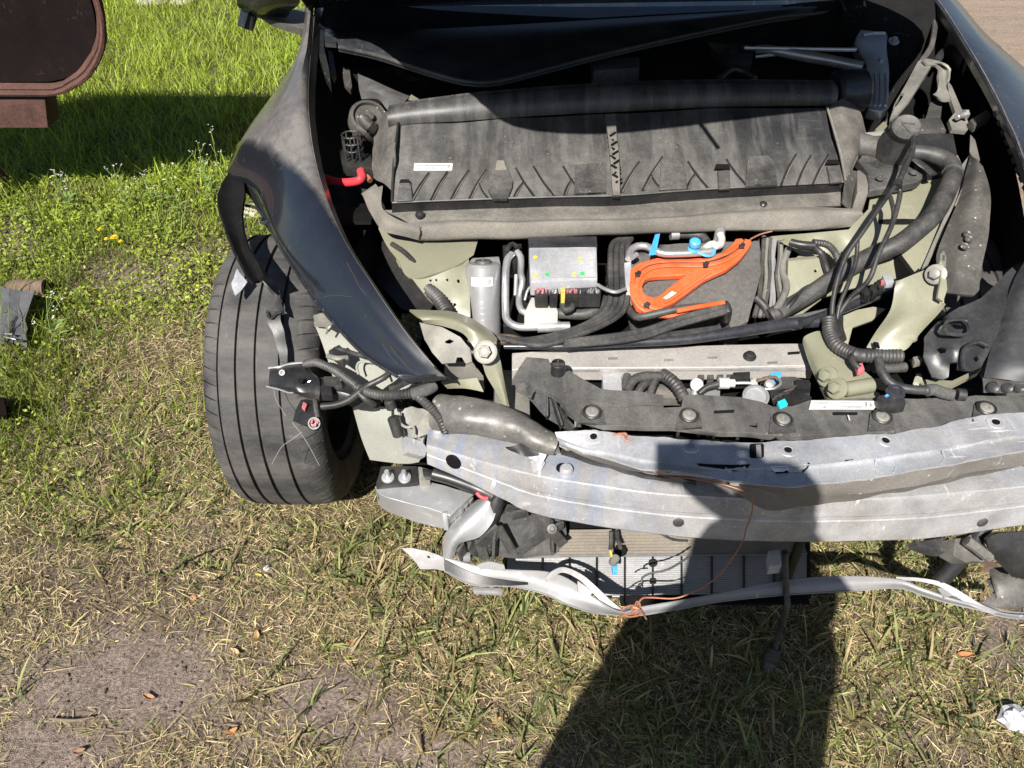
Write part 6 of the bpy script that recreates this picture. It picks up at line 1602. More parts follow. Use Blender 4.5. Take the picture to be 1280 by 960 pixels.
# copper wire tied to the upper member and the lower bar
cw_ = [(766, 543, .66), (779, 544, .66), (782, 548, .66), (780, 553, .655), (784, 550, .66), (794, 554, .655), (803, 566, .648), (809, 580, .64), (818, 590, .63), (838, 596, .632), (870, 599, .64), (905, 606, .645), (930, 614, .64), (940, 620, .63), (940, 640, .585), (933, 660, .52), (927, 680, .46), (905, 712, .38), (885, 730, .35), (862, 742, .33), (842, 748, .315), (815, 747, .31), (803, 748, .31), (797, 756, .30), (793, 764, .295), (786, 768, .285), (778, 768, .285), (778, 762, .30), (788, 757, .305), (798, 760, .30), (800, 768, .285), (788, 771, .28), (776, 770, .278), (774, 776, .26), (778, 781, .24)]
MB().tube([P(*p) for p in cw_], [.0014, .0012, .0012, .0012, .0017, .0020, .0018], 6, 260).build('tied_wire', M['copper'], car)
MB().tube([P(*p) for p in ((792, 762, .30), (796, 752, .305), (800, 757, .30), (794, 768, .285), (790, 760, .30), (800, 762, .30), (808, 774, .27))], .0019, 6, 60).build('tied_wire', M['copper'], car)
MB().tube([P(*p) for p in ((767, 543.5, .661), (776, 542, .663), (783, 543, .662), (781, 556, .65))], .0022, 6, 30).build('tied_wire', M['copper'], car)
# loose cable hanging in the shade with a plug at its end
MB().tube([P(981, 690, .40), P(982, 715, .34), P(983, 740, .28), P(984, 757, .26), P(978, 775, .20), P(973, 795, .13), P(969, 810, .09)], .0065, 10, 40).build('hanging_lead', M['hose'], car)
MB().tube([P(969, 808, .09), P(964, 822, .055), P(960, 836, .035)], [.014, .020, .016], 12, 12).build('hanging_plug', M['cable'], car)
# ================================================================== VEGETATION
def leafmat(name, trans=.35, rough=.55):
    m = bpy.data.materials.new(name); m.use_nodes = True
    nt = m.node_tree; N, L = nt.nodes, nt.links
    at = N.new('ShaderNodeAttribute'); at.attribute_name = 'tint'
    p = N['Principled BSDF']; p.inputs['Roughness'].default_value = rough; p.inputs['Specular IOR Level'].default_value = .35
    nz = N.new('ShaderNodeTexNoise'); nz.inputs['Scale'].default_value = 60; nz.inputs['Detail'].default_value = 3
    tc = N.new('ShaderNodeTexCoord'); L.new(tc.outputs['Object'], nz.inputs['Vector'])
    mr = N.new('ShaderNodeMapRange'); mr.inputs['To Min'].default_value = .7; mr.inputs['To Max'].default_value = 1.3
    L.new(nz.outputs['Fac'], mr.inputs['Value'])
    sc = N.new('ShaderNodeVectorMath'); sc.operation = 'SCALE'
    L.new(at.outputs['Color'], sc.inputs[0]); L.new(mr.outputs[0], sc.inputs['Scale'])
    L.new(sc.outputs[0], p.inputs['Base Color'])
    t = N.new('ShaderNodeBsdfTranslucent'); L.new(sc.outputs[0], t.inputs['Color'])
    mx = N.new('ShaderNodeMixShader'); mx.inputs[0].default_value = trans
    L.new(p.outputs[0], mx.inputs[1]); L.new(t.outputs[0], mx.inputs[2])
    L.new(mx.outputs[0], N['Material Output'].inputs['Surface'])
    return m
M['grass'] = leafmat('grass_blade')
M['straw'] = leafmat('straw', .15, .7)

def scatter(n, x0, x1, y0, y1, wf):
    x = rng.uniform(x0, x1, n); y = rng.uniform(y0, y1, n)
    px, py = project(x, y)
    ok = rng.random(n) < np.clip(wf(x, y, px, py), 0, 1)
    return x[ok], y[ok]
def blades(x, y, length, width, lean, head, bend, col, z0=0., nseg=3, tipcol=None):
    "grass blades as tapering ribbons; lean from vertical, bend adds along the blade"
    n = len(x)
    pos = np.stack([x, y, gh(x, y) + z0], -1)
    hd = np.stack([np.cos(head), np.sin(head), 0 * head], -1)
    tw = rng.uniform(-.9, .9, n)
    sd = np.stack([-np.sin(head + tw), np.cos(head + tw), .35 * np.sin(tw * 3)], -1)
    seg = length / nseg
    V_, C_ = [], []
    a = lean.copy(); p = pos.copy()
    wid = [1.0, .92, .62, .3, .2][:nseg] if nseg <= 3 else [.8, 1, .85, .5][:nseg]
    for k in range(nseg):
        V_ += [p - sd * (width * wid[k] / 2)[:, None], p + sd * (width * wid[k] / 2)[:, None]]
        f = k / nseg
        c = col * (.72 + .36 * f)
        C_ += [c, c]
        d = hd * np.sin(a)[:, None] + np.array([0, 0, 1.]) * np.cos(a)[:, None]
        p = p + d * seg[:, None]
        g = gh(p[:, 0], p[:, 1]) + .002
        p[:, 2] = np.maximum(p[:, 2], g)
        a = a + bend / nseg
    V_.append(p); C_.append(col * 1.08 if tipcol is None else tipcol)
    m = 2 * nseg + 1
    co = np.stack(V_, 1).reshape(-1, 3); cl = np.stack(C_, 1).reshape(-1, 3)
    o = (np.arange(n) * m)[:, None]
    q = np.concatenate([o + np.array([[2 * k, 2 * k + 1, 2 * k + 3, 2 * k + 2]]) for k in range(nseg - 1)], 0)
    t = o + np.array([[2 * nseg - 2, 2 * nseg - 1, 2 * nseg]])
    return co, q, t, cl
def join(parts):
    o = 0; C, Q, T, K = [], [], [], []
    for co, q, t, cl in parts:
        C.append(co); K.append(cl)
        if q is not None: Q.append(q + o)
        if t is not None: T.append(t + o)
        o += len(co)
    return np.concatenate(C), (np.concatenate(Q) if Q else None), (np.concatenate(T) if T else None), np.concatenate(K)
def tint(n, a, b, jit=.18):
    u = rng.random((n, 1)); c = np.array(a) * (1 - u) + np.array(b) * u
    return c * (1 + rng.normal(0, jit, (n, 1)).clip(-.5, .6))

def sm(v, a, b):
    t = np.clip((v - a) / (b - a), 0, 1); return t * t * (3 - 2 * t)
def undercar(x, y):               # nothing seen grows far under the car
    return ((x > -.30) & (x < 2.3) & (y > 1.75)) | ((np.abs(x - TX) < .15) & (np.abs(y - TY) < .22)) | ((x > -.75) & (y > 2.3) & (x < 1.25))
def sandzone(x, y): return sm(x, 1.1, 1.4) * sm(y, 1.8, 2.3)
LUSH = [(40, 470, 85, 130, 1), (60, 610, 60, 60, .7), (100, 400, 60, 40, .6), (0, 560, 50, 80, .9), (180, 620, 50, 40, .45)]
CRAB = [(450, 690, 170, 60, .9), (620, 840, 150, 90, 1), (800, 900, 190, 100, .9), (1100, 770, 150, 60, 1), (1130, 890, 140, 70, .9), (960, 850, 110, 110, .8), (370, 660, 90, 50, .7), (560, 720, 90, 60, 1), (440, 850, 60, 50, .5), (310, 900, 60, 40, .35), (1130, 700, 90, 40, 1), (250, 620, 60, 40, .4), (700, 780, 90, 40, .9), (120, 640, 70, 60, .5), (230, 560, 60, 50, .45), (510, 640, 40, 30, .8), (545, 685, 30, 20, 1), (420, 940, 60, 40, .5)]

# ---- lawn: fine green blades, dense beyond the wheel -----------------------------------------------
def w_lawn(x, y, px, py):
    far = sm(y, 2.35, 3.0)
    cl = .35 + .9 * vnoise(x, y, 2.6, 31, 3)
    w = far * cl * (1 - .85 * blobs(px, py, BARE)) + .55 * (1 - far) * sm(py, 640, 420) * (px < 330) * vnoise(x, y, 5, 33, 3) + .9 * blobs(px, py, LUSH)
    w = w * (1 - sandzone(x, y) * .985)
    return np.where(undercar(x, y), 0, w)
P_ = []
x, y = scatter(330000, -4.6, 3.2, 1.15, 7.4, lambda x, y, px, py: w_lawn(x, y, px, py) * np.clip(1.25 - y * .09, .4, 1) * ((px > -160) & (px < 1500)))
n = len(x); farf = sm(y, 2.5, 4.)
ln = rng.gamma(5, .2, n) * (.045 + .03 * farf + .035 * blobs(*project(x, y), LUSH)) * (.7 + .7 * vnoise(x, y, 3.1, 41))
yel = vnoise(x, y, 2.2, 44, 3)[:, None]
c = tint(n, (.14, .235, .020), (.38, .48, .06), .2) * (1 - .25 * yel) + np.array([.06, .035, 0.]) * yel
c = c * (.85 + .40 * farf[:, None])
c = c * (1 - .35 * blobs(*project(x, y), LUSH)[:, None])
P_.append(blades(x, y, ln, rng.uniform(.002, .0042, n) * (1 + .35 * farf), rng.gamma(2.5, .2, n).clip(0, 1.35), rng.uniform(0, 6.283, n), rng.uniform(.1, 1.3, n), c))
# taller loose blades and seed stalks
x, y = scatter(9000, -4.2, .4, 1.3, 7.0, lambda x, y, px, py: (.25 * sm(y, 2.3, 3) + .9 * blobs(px, py, LUSH) + .5 * blobs(px, py, [(250, 215, 130, 25, 1), (160, 250, 160, 40, .6)])) * (1 - sandzone(x, y)) * (~undercar(x, y)))
n = len(x)
P_.append(blades(x, y, rng.uniform(.10, .24, n), rng.uniform(.003, .006, n), rng.gamma(2, .18, n).clip(0, .9), rng.uniform(0, 6.283, n), rng.uniform(.3, 1.5, n), tint(n, (.075, .125, .025), (.15, .20, .04)), nseg=4))
co, q, t, cl = join(P_)
go_ = np_mesh('grass', co, q, t, cl, M['grass'], False); go_['kind'] = 'stuff'

# ---- crabgrass tufts: broad flat-lying blades near the camera --------------------------------------
def w_crab(x, y, px, py):
    w = blobs(px, py, CRAB) * (.35 + 1.1 * vnoise(x, y, 9, 51, 2)) * (1 - .75 * blobs(px, py, BARE))
    return np.where(undercar(x, y), 0, w + .025)
x, y = scatter(8200, -2.2, 2.2, .35, 2.1, w_crab)
k = rng.integers(5, 13, len(x))
bx_ = np.repeat(x, k); by_ = np.repeat(y, k); n = len(bx_)
base_h = np.repeat(rng.uniform(0, 6.283, len(x)), k)
hd = np.where(rng.random(n) < .55, base_h + rng.normal(0, .7, n), rng.uniform(0, 6.283, n))
dryt = np.repeat(rng.random(len(x)) < .33, k)[:, None]
c = np.where(dryt, tint(n, (.24, .185, .09), (.42, .335, .17)), tint(n, (.085, .112, .038), (.30, .315, .115), .27))
P_ = [blades(bx_ + rng.normal(0, .010, n), by_ + rng.normal(0, .010, n), rng.gamma(3.2, 1 / 3.2, n) * .052, rng.uniform(.0026, .0068, n), rng.uniform(.25, 1.45, n), hd, rng.uniform(.1, 1.3, n), c, nseg=4)]
co, q, t, cl = join(P_)
cg = np_mesh('crabgrass', co, q, t, cl, M['grass'], False); cg['kind'] = 'stuff'

# ---- dry clippings and thatch ----------------------------------------------------------------------
def w_straw(x, y, px, py):
    near = sm(py, 300, 420)
    b = blobs(px, py, BARE)
    w = near * (.25 + 1.15 * vnoise(x, y, 6, 61, 3)) * (1 - .965 * b) + .10 * vnoise(x, y, 3, 62) * (1 - near)
    w += .5 * blobs(px, py, [(300, 820, 40, 60, 1), (420, 780, 60, 30, 1), (240, 950, 40, 20, 1), (190, 660, 60, 40, .6), (60, 800, 60, 30, .8)])
    return np.where(((x > -.25) & (x < 2.3) & (y > 1.8)), 0, w * (1 - sandzone(x, y)))
x, y = scatter(900000, -2.9, 2.6, .3, 3.6, lambda x, y, px, py: w_straw(x, y, px, py) * ((px > -200) & (px < 1480)))
n = len(x)
g_ = vnoise(x, y, 4., 66, 3)[:, None]
c = tint(n, (.24, .175, .092), (.68, .545, .30), .3)
gr = rng.random((n, 1)) < (.27 + .55 * (g_ - .5)) * (1 - .6 * sm(project(x, y)[1], 600, 760) * (project(x, y)[0] < 620))[:, None]
c = np.where(gr, tint(n, (.13, .175, .032), (.33, .375, .085), .25), c)
dk_ = rng.random((n, 1)) < .18
c = np.where(dk_, c * .42, c)
P_ = [blades(x, y, rng.gamma(2.6, .0072, n) + .004, rng.uniform(.0008, .0024, n), rng.uniform(1.1, 1.62, n), rng.uniform(0, 6.283, n), rng.uniform(-.3, .4, n), c, z0=rng.uniform(0, .007, n), nseg=2)]
co, q, t, cl = join(P_)
sg = np_mesh('dry_clippings', co, q, t, cl, M['straw'], False); sg['kind'] = 'stuff'
# a few long dry stems and roots on the bare soil
x, y = scatter(1500, -2.2, 2.2, .4, 2.6, lambda x, y, px, py: .5 + 0 * x)
n = len(x)
P_ = [blades(x, y, rng.uniform(.05, .17, n), rng.uniform(.0012, .0026, n), rng.uniform(1.35, 1.6, n), rng.uniform(0, 6.283, n), rng.uniform(-.25, .25, n), np.where(rng.random((n, 1)) < .5, tint(n, (.22, .17, .09), (.40, .32, .17)), tint(n, (.06, .05, .035), (.12, .09, .06))), z0=.003, nseg=4)]
co, q, t, cl = join(P_)
lg2 = np_mesh('dry_stems', co, q, t, cl, M['straw'], False); lg2['kind'] = 'stuff'

# ---- soil crumbs on the bare ground
x, y = scatter(60000, -2.2, 2.2, .4, 3.2, lambda x, y, px, py: np.where((x > -.3) & (x < 1.5) & (y > 1.3), 0, .06 + .7 * blobs(px, py, BARE) * (.3 + vnoise(x, y, 11, 91, 2))))
n = len(x)
r_ = rng.gamma(1.6, .0009, n) + .0007
cen = np.stack([x, y, gh(x, y) + r_ * .25], -1)
oc = np.array([(1, 0, 0), (-1, 0, 0), (0, 1, 0), (0, -1, 0), (0, 0, .7), (0, 0, -.7)], float)
jit = 1 + rng.uniform(-.45, .45, (n, 6, 1))
an = rng.uniform(0, 6.28, n); ca, sa = np.cos(an)[:, None], np.sin(an)[:, None]
ox = oc[None, :, 0] * ca - oc[None, :, 1] * sa; oy = oc[None, :, 0] * sa + oc[None, :, 1] * ca
vs = cen[:, None, :] + np.stack([ox, oy, np.broadcast_to(oc[None, :, 2], ox.shape)], -1) * r_[:, None, None] * jit
tr_ = np.array([(0, 2, 4), (2, 1, 4), (1, 3, 4), (3, 0, 4), (2, 0, 5), (1, 2, 5), (3, 1, 5), (0, 3, 5)])
t = ((np.arange(n) * 6)[:, None, None] + tr_[None]).reshape(-1, 3)
cc = np.repeat(tint(n, (.13, .10, .08), (.28, .225, .19), .2), 6, 0)
sc_o = np_mesh('soil_crumbs', vs.reshape(-1, 3), None, t, cc, gm, False); sc_o['kind'] = 'stuff'

# ---- low broad-leaved ground cover (chickweed) -----------------------------------------------------
def w_cl(x, y, px, py):
    band = sm(py, 190, 235) * (1 - sm(py, 330, 430)) * (px < 420)
    w = band * (.15 + 1.3 * sm(vnoise(x, y, 4.2, 71, 3), .38, .62)) * (1 - .8 * blobs(px, py, BARE)) + .35 * blobs(px, py, LUSH) * vnoise(x, y, 6, 72)
    w = np.maximum(w, .45 * blobs(px, py, [(315, 260, 30, 40, 1), (180, 560, 60, 50, .12)]))
    return np.where(undercar(x, y), 0, w)
x, y = scatter(62000, -3.2, -.35, 1.3, 4.0, w_cl)
n = len(x)
hh = .010 + .045 * rng.random(n) * (.5 + vnoise(x, y, 5, 75))
cen = np.stack([x, y, gh(x, y) + hh], -1)
r_ = rng.uniform(.0035, .0085, n)
nx3 = np.stack([rng.normal(0, .5, n), rng.normal(-.15, .5, n), np.ones(n)], -1); nx3 /= np.linalg.norm(nx3, axis=1)[:, None]
a1 = np.cross(nx3, np.array([.3, .7, .1])); a1 /= np.linalg.norm(a1, axis=1)[:, None]; a2 = np.cross(nx3, a1)
ang0 = rng.uniform(0, 6.283, n)
e1 = a1 * np.cos(ang0)[:, None] + a2 * np.sin(ang0)[:, None]; e2 = np.cross(nx3, e1)
ov = [(-1.05, 0, 0), (-.4, .62, .12), (.55, .55, .1), (1.15, 0, -.1), (.55, -.55, .1), (-.4, -.62, .12)]
vs = np.stack([cen + e1 * (r_ * u)[:, None] + e2 * (r_ * v)[:, None] + nx3 * (r_ * w)[:, None] for u, v, w in ov], 1).reshape(-1, 3)
o_ = (np.arange(n) * 6)[:, None]
q = np.concatenate([o_ + np.array([[0, 1, 2, 3]]), o_ + np.array([[0, 3, 4, 5]])], 0)
lc = np.repeat(tint(n, (.17, .24, .025), (.36, .42, .055), .18), 6, 0)
cw2 = np_mesh('chickweed', vs, q, None, lc, M['grass'], False); cw2['kind'] = 'stuff'

# ================================================================== THINGS LYING ABOUT
def G(px, py, up=0.):
    p = P(px, py, 0.)
    z = float(gh(np.array([p.x]), np.array([p.y]))[0])
    p = P(px, py, z + up); return p
def top(mb, name, m, loc, label, cat, group=None, ang=38):
    "a thing that is one mesh, its origin at its base"
    e = bpy.data.objects.new('tmp', None); e.location = loc
    o = mb.build(name, m, e, ang)
    o.parent = None; o.location = loc
    bpy.data.objects.remove(e)
    return tag(o, label, cat, group)

# dry leaves
LV = [(321, 797, .020, 'pale tan curled leaf beside the grey-green tuft on bare soil', (.42, .27, .12)), (290, 916, .017, 'small orange-brown leaf near the bottom edge on bare soil', (.45, .19, .07)),
      (441, 803, .014, 'orange leaf caught upright in a dark grass tuft', (.42, .17, .06)), (294, 816, .018, 'tan leaf lying in pale straw', (.45, .31, .16)),
      (323, 720, .013, 'yellow-orange leaf scrap in short grass below the tyre', (.6, .33, .08)), (187, 872, .017, 'long brown leaf sliver on the bare grey soil', (.30, .17, .09)),
      (1205, 820, .022, 'rust-brown leaf among crabgrass at the right', (.40, .16, .06)), (620, 904, .017, 'tan leaf in grass left of the dark shadow', (.46, .28, .13)),
      (800, 790, .014, 'brown leaf at the edge of the shadow under the wire', (.34, .2, .1)), (100, 940, .016, 'dark brown leaf crumb at the lower left corner', (.22, .12, .07))]
for i, (px_, py_, r, lab_, c_) in enumerate(LV):
    p = G(px_, py_, .006); a = random.uniform(0, 6.28); m_ = MB(); r *= .8
    e1_ = V((math.cos(a), math.sin(a), random.uniform(-.15, .25))); e2_ = V((-math.sin(a), math.cos(a), random.uniform(-.1, .3)))
    rows = []
    for k in range(7):
        t = k / 6; w = math.sin(math.pi * min(.97, max(.05, t))) ** .8 * .48
        rows.append([p + e1_ * (r * (2 * t - 1)) + e2_ * (r * w * s) + V((0, 0, .35 * r * abs(s) + .3 * r * (2 * t - 1) ** 2)) for s in (-1, -.4, 0, .4, 1)])
    m_.grid(rows, .0006)
    lm_ = M['leaf'].copy(); lm_.name = 'dry_leaf'
    for nd in lm_.node_tree.nodes:
        if nd.type == 'MIX':
            for s_ in nd.inputs:
                if s_.type == 'RGBA' and not s_.is_linked and s_.name in 'AB':
                    k_ = .8 if s_.name == 'A' else 1.15
                    s_.default_value = (c_[0] * k_, c_[1] * k_, c_[2] * k_, 1)
    top(m_, 'dry_leaf', lm_, p - V((0, 0, .006)), lab_, 'leaf', 'dry leaves on the ground')
# twig, pebble, litter
pts = [G(62, 898, .006), G(80, 900, .008), G(97, 900, .010), G(117, 896, .008)]
top(MB().tube(pts, [.003, .0035, .003, .0018], 7, 16), 'twig', M['twig'], pts[0], 'bent bare twig lying on the grey soil at the lower left', 'twig')
pts = [G(640, 812, .012), G(668, 806, .016), G(700, 796, .014), G(716, 780, .02)]
def crumple(c, r, seed, fl=.6, jag=.45, n1=9, n2=14):
    m_ = MB(); rows = []
    rs = random.Random(seed)
    for i in range(n1):
        th = math.pi * i / (n1 - 1); row = []
        for j in range(n2):
            ph = 2 * math.pi * j / n2
            d = V((math.sin(th) * math.cos(ph), math.sin(th) * math.sin(ph), math.cos(th)))
            q = d * 2.3 + V((seed, 0, 0))
            rr_ = r * (1 + jag * noise.noise(q) + jag * .8 * abs(noise.noise(q * 2.4)))
            row.append(c + V((d.x * rr_, d.y * rr_, d.z * rr_ * fl)))
        row.append(row[0]); rows.append(row)
    m_.grid(rows, 0); return m_
p = G(1268, 898, .02)
top(crumple(p, .028, 3, .75, .4, 10, 16), 'crumpled_paper', M['paper'], G(1268, 905), 'crumpled white paper lying at the lower right edge', 'paper', ang=20)
p = G(327, 868, .006); top(crumple(p, .009, 8, .5, .25), 'stone', M['clay'], G(327, 869), 'pinkish brown stone on soil near the dark grass clump', 'stone')
p = G(333, 710, .006); top(crumple(p, .008, 12, .8, .3), 'white_scrap', M['paper'], G(333, 711), 'tiny white scrap in grass below the tyre', 'scrap')
p = G(242, 747, .008); top(crumple(p, .008, 15, .5, .6), 'red_scrap', M['leaf'], G(242, 748), 'small reddish scrap on straw left of the wheel', 'scrap')
for (px_, py_, r, sd_, lab_) in ((190, 1, .13, 4, 'pale flat stone at the top edge, left of a smaller one'), (228, 2, .10, 5, 'smaller pale flat stone at the top edge behind the grass'), (318, 263, .07, 6, 'pale stone seen through the gap under the wheel-arch lip'), (1240, 712, .03, 9, 'reddish stone beside the grey splash panel')):
    p = G(px_, py_, r * .1)
    top(crumple(p, r, sd_, .3, .25), 'stone', M['stone'] if sd_ != 9 else M['clay'], G(px_, py_), lab_, 'stone')
# broken clay pipe, grey sheet and wire at the left edge
pc_ = thing('broken_clay_pipe', G(35, 358), 'broken brown clay pipe lying in weeds at the left edge', 'pipe')
a, b = G(14, 362, .035), G(58, 360, .035)
b_ = MB(); ax_ = (b - a); L_ = ax_.length
b_.lathe([(.034, 0), (.036, .01), (.036, L_ * .5), (.033, L_)], a, ax_, 20)
for i, v in enumerate(b_.v): b_.v[i] = dentf(v, (.006, 20))
b_.build('shell', M['clay'], pc_)
MB().lathe([(.028, 0), (.026, .004)], a + ax_ * 1.002, ax_, 20).build('hollow', M['rustdark'], pc_)
rows = []
for i in range(7):
    rows.append([G(-14 + i * 8 + random.uniform(-2, 2), 352 + j * 14 + i * 2.4, .14 - .022 * j + .012 * math.sin(i * 1.3 + j)) for j in range(6)])
s_ = MB().grid([[dentf(dentf(p, (.03, 10)), (.018, 26)) for p in r] for r in rows], .004)
top(s_, 'grey_rag', M['rag'], G(8, 400), 'torn dark grey sheet with a ragged edge at the left border', 'sheet', ang=25)
wm = MB()
for k in range(5):
    wm.tube([G(-12 + 4 * k, 405 + 4 * k, .06), G(6 + 3 * k, 400 + 6 * k, .05 + .01 * k), G(18 + 2 * k, 408 + 5 * k, .03)], .0022, 6, 16)
top(wm, 'loose_wire', M['cast'], G(8, 415), 'loose grey wires poking out below the grey sheet', 'wire')
b_ = MB(); b_.hexa([G(-20, 522, .0), G(14, 526, 0), G(8, 500, 0), G(-20, 496, 0), G(-20, 520, .09), G(10, 520, .08), G(6, 498, .10), G(-20, 494, .10)], .01)
top(b_, 'black_slab', M['rustdark'], G(-5, 520), 'black slab corner in the grass at the left border', 'slab')

# ---- flowers and single weeds ---------------------------------------------------------------------
for i, (px_, py_, lab_) in enumerate(((125, 287, 'dandelion uppermost of the little yellow cluster'), (143, 297, 'largest bright yellow dandelion in low chickweed'), (133, 299, 'small dandelion just left of the largest one'), (151, 302, 'half-open dandelion right of the largest one'))):
    base = G(px_, py_ + 8); head = base + V((0, 0, .065)); head = P(px_, py_, head.z)
    f_ = thing('dandelion', base, 'yellow ' + lab_, 'flower', 'dandelions in the chickweed')
    MB().tube([base, base.lerp(head, .5) + V((.004, 0, 0)), head], .0016, 6, 8).build('stem', M['stem'], f_)
    r = (.011, .016, .010, .010)[i]
    fl_ = MB()
    for ring, rr_, tilt in ((0, r, .15), (1, r * .7, .5), (2, r * .42, .9)):
        for k in range(14):
            a_ = 2 * math.pi * k / 14 + ring * .2
            d = V((math.cos(a_), math.sin(a_), tilt)); s_ = V((-math.sin(a_), math.cos(a_), 0)) * r * .14
            c0 = head + V((0, 0, .001 * ring))
            fl_.add([c0 - s_ * .4, c0 + s_ * .4, c0 + d * rr_ + s_, c0 + d * rr_ - s_], [(0, 1, 2, 3)])
    fl_.build('petals', M['petal_y'], f_)
WF = [(66, 213, .22, 'white-flowered weed, leftmost of those along the shade edge'), (76, 219, .17, 'short white-flowered weed beside the leftmost one'), (141, 207, .24, 'white-flowered weed standing alone in the middle of the shade edge'), (177, 218, .16, 'low white-flowered weed leaning left at the shade edge'),
      (205, 207, .26, 'slim white-flowered weed near the fender, bent stem'), (263, 160, .40, 'tall white-tipped weed close beside the black fender'), (250, 198, .20, 'small white-tipped weed below the tall one by the fender'), (58, 372, .20, 'white-flowered weed by the broken clay pipe'), (247, 178, .30, 'thin weed with one white bud left of the tall one')]
for px_, py_, h_, lab_ in WF:
    # stands where its top is seen: base on the ground below
    d = ray(px_, py_); t_ = (h_ - H) / d.z; hp = d * t_ + V((0, 0, H))
    base = V((hp.x + random.uniform(-.04, .04), hp.y + random.uniform(-.03, .03), 0)); base.z = float(gh(np.array([base.x]), np.array([base.y]))[0])
    f_ = thing('flowering_weed', base, lab_, 'weed', 'white-flowered weeds')
    st_ = MB(); midp = base.lerp(hp, .55) + V((random.uniform(-.02, .02), random.uniform(-.02, .02), 0))
    st_.tube([base, midp, hp], [.0022, .0016, .001], 6, 14)
    tips = [hp]
    for k in range(5):
        q0 = base.lerp(hp, .35 + .12 * k); q1 = q0 + V((random.uniform(-.05, .05), random.uniform(-.05, .05), random.uniform(.03, .07)))
        st_.tube([q0, q0.lerp(q1, .6) + V((0, 0, -.006)), q1], .0009, 5, 6); tips.append(q1)
    st_.build('stem', M['stem'], f_)
    pw = MB()
    for q in tips:
        for k in range(3):
            c0 = q + V((random.gauss(0, .006), random.gauss(0, .006), random.gauss(0, .004)))
            for j in range(4):
                a_ = j * 1.57 + k; e_ = V((math.cos(a_), math.sin(a_), .3)) * .0034; s_ = V((-math.sin(a_), math.cos(a_), 0)) * .0015
                pw.add([c0, c0 + e_ * .6 + s_, c0 + e_, c0 + e_ * .6 - s_], [(0, 1, 2, 3)])
    pw.build('petals', M['petal_w'], f_)
    lf = MB()
    for k in range(7):
        a_ = random.uniform(0, 6.28); q0 = base.lerp(hp, .05 + .07 * k); e_ = V((math.cos(a_), math.sin(a_), .35)) * random.uniform(.03, .06); s_ = V((-math.sin(a_), math.cos(a_), 0)) * .006
        lf.grid([[q0 - s_ * .3, q0 + s_ * .3], [q0 + e_ * .5 - s_, q0 + e_ * .5 + s_], [q0 + e_ - V((0, 0, .01)) - s_ * .1, q0 + e_ - V((0, 0, .01)) + s_ * .1]], .0004)
    lf.build('leaves', M['stem'], f_)

# ================================================================== RUSTY DRUM ON ITS STAND, TOP LEFT
dr = thing('rusty_tub', (-2.3, 3.1, 0), 'rusty steel tub with rounded corners propped upright, dark hollow facing the camera', 'tub')
YD = 3.05
xr = PY(125, 3, YD).x; zb = PY(20, 121, YD).z
W2, H2, RC = .80, .48, .34
cxT, czT = xr - W2, zb + H2
def tub_loop(off, y):
    w, h, r = W2 - off, H2 - off, max(.02, RC - off)
    out = []
    for qx, qz, a0 in ((1, 1, 0), (-1, 1, 90), (-1, -1, 180), (1, -1, 270)):
        for k in range(13):
            a_ = R(a0 + 90 * k / 12)
            out.append(V((cxT + qx * (w - r) + r * math.cos(a_), y, czT + qz * (h - r) + r * math.sin(a_))))
        # straight run to the next corner
    out.append(out[0]); return out
prof = [(.075, YD + .11), (.03, YD + .075), (.006, YD + .03), (0, YD + .012), (.003, YD + .002), (.012, YD - .003), (.020, YD + .002), (.023, YD + .014), (.030, YD + .010), (.036, YD + .018), (.045, YD + .035)]
rows = [[dentf(dentf(p, (.010, 7)), (.004, 45)) for p in tub_loop(o_, y_)] for o_, y_ in prof]
MB().grid(rows, 0).build('shell', M['rust'], dr)
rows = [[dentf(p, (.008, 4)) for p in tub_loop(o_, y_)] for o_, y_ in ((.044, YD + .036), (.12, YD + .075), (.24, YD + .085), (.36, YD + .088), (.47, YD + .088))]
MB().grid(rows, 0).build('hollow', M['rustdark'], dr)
rows = [tub_loop(o_, YD + .112) for o_ in (.074, .30, .47)]
MB().grid(rows, 0).build('back_sheet', M['rust'], dr)
f0 = PY(60, 160, YD + .02); f1 = PY(56, 124, YD + .02); lx = V((-1.3, 0, 0)); dy_ = V((0, .10, 0))
MB().hexa([f0 + lx, f0, f0 + dy_, f0 + lx + dy_, f1 + lx, f1, f1 + dy_, f1 + lx + dy_], .004).build('saddle', M['rust'], dr)
for k_ in (.50, 1.20):
    for d_ in (.0, .34):
        MB().bar(V((f0.x - k_, f0.y + .05 + d_ * .9, -.02)), V((f0.x - k_, f0.y + .05, f0.z - .002 + .3 * d_)), .05, .04, .003, up=(0, 1, 0)).build('stand_leg', M['rust'], dr)

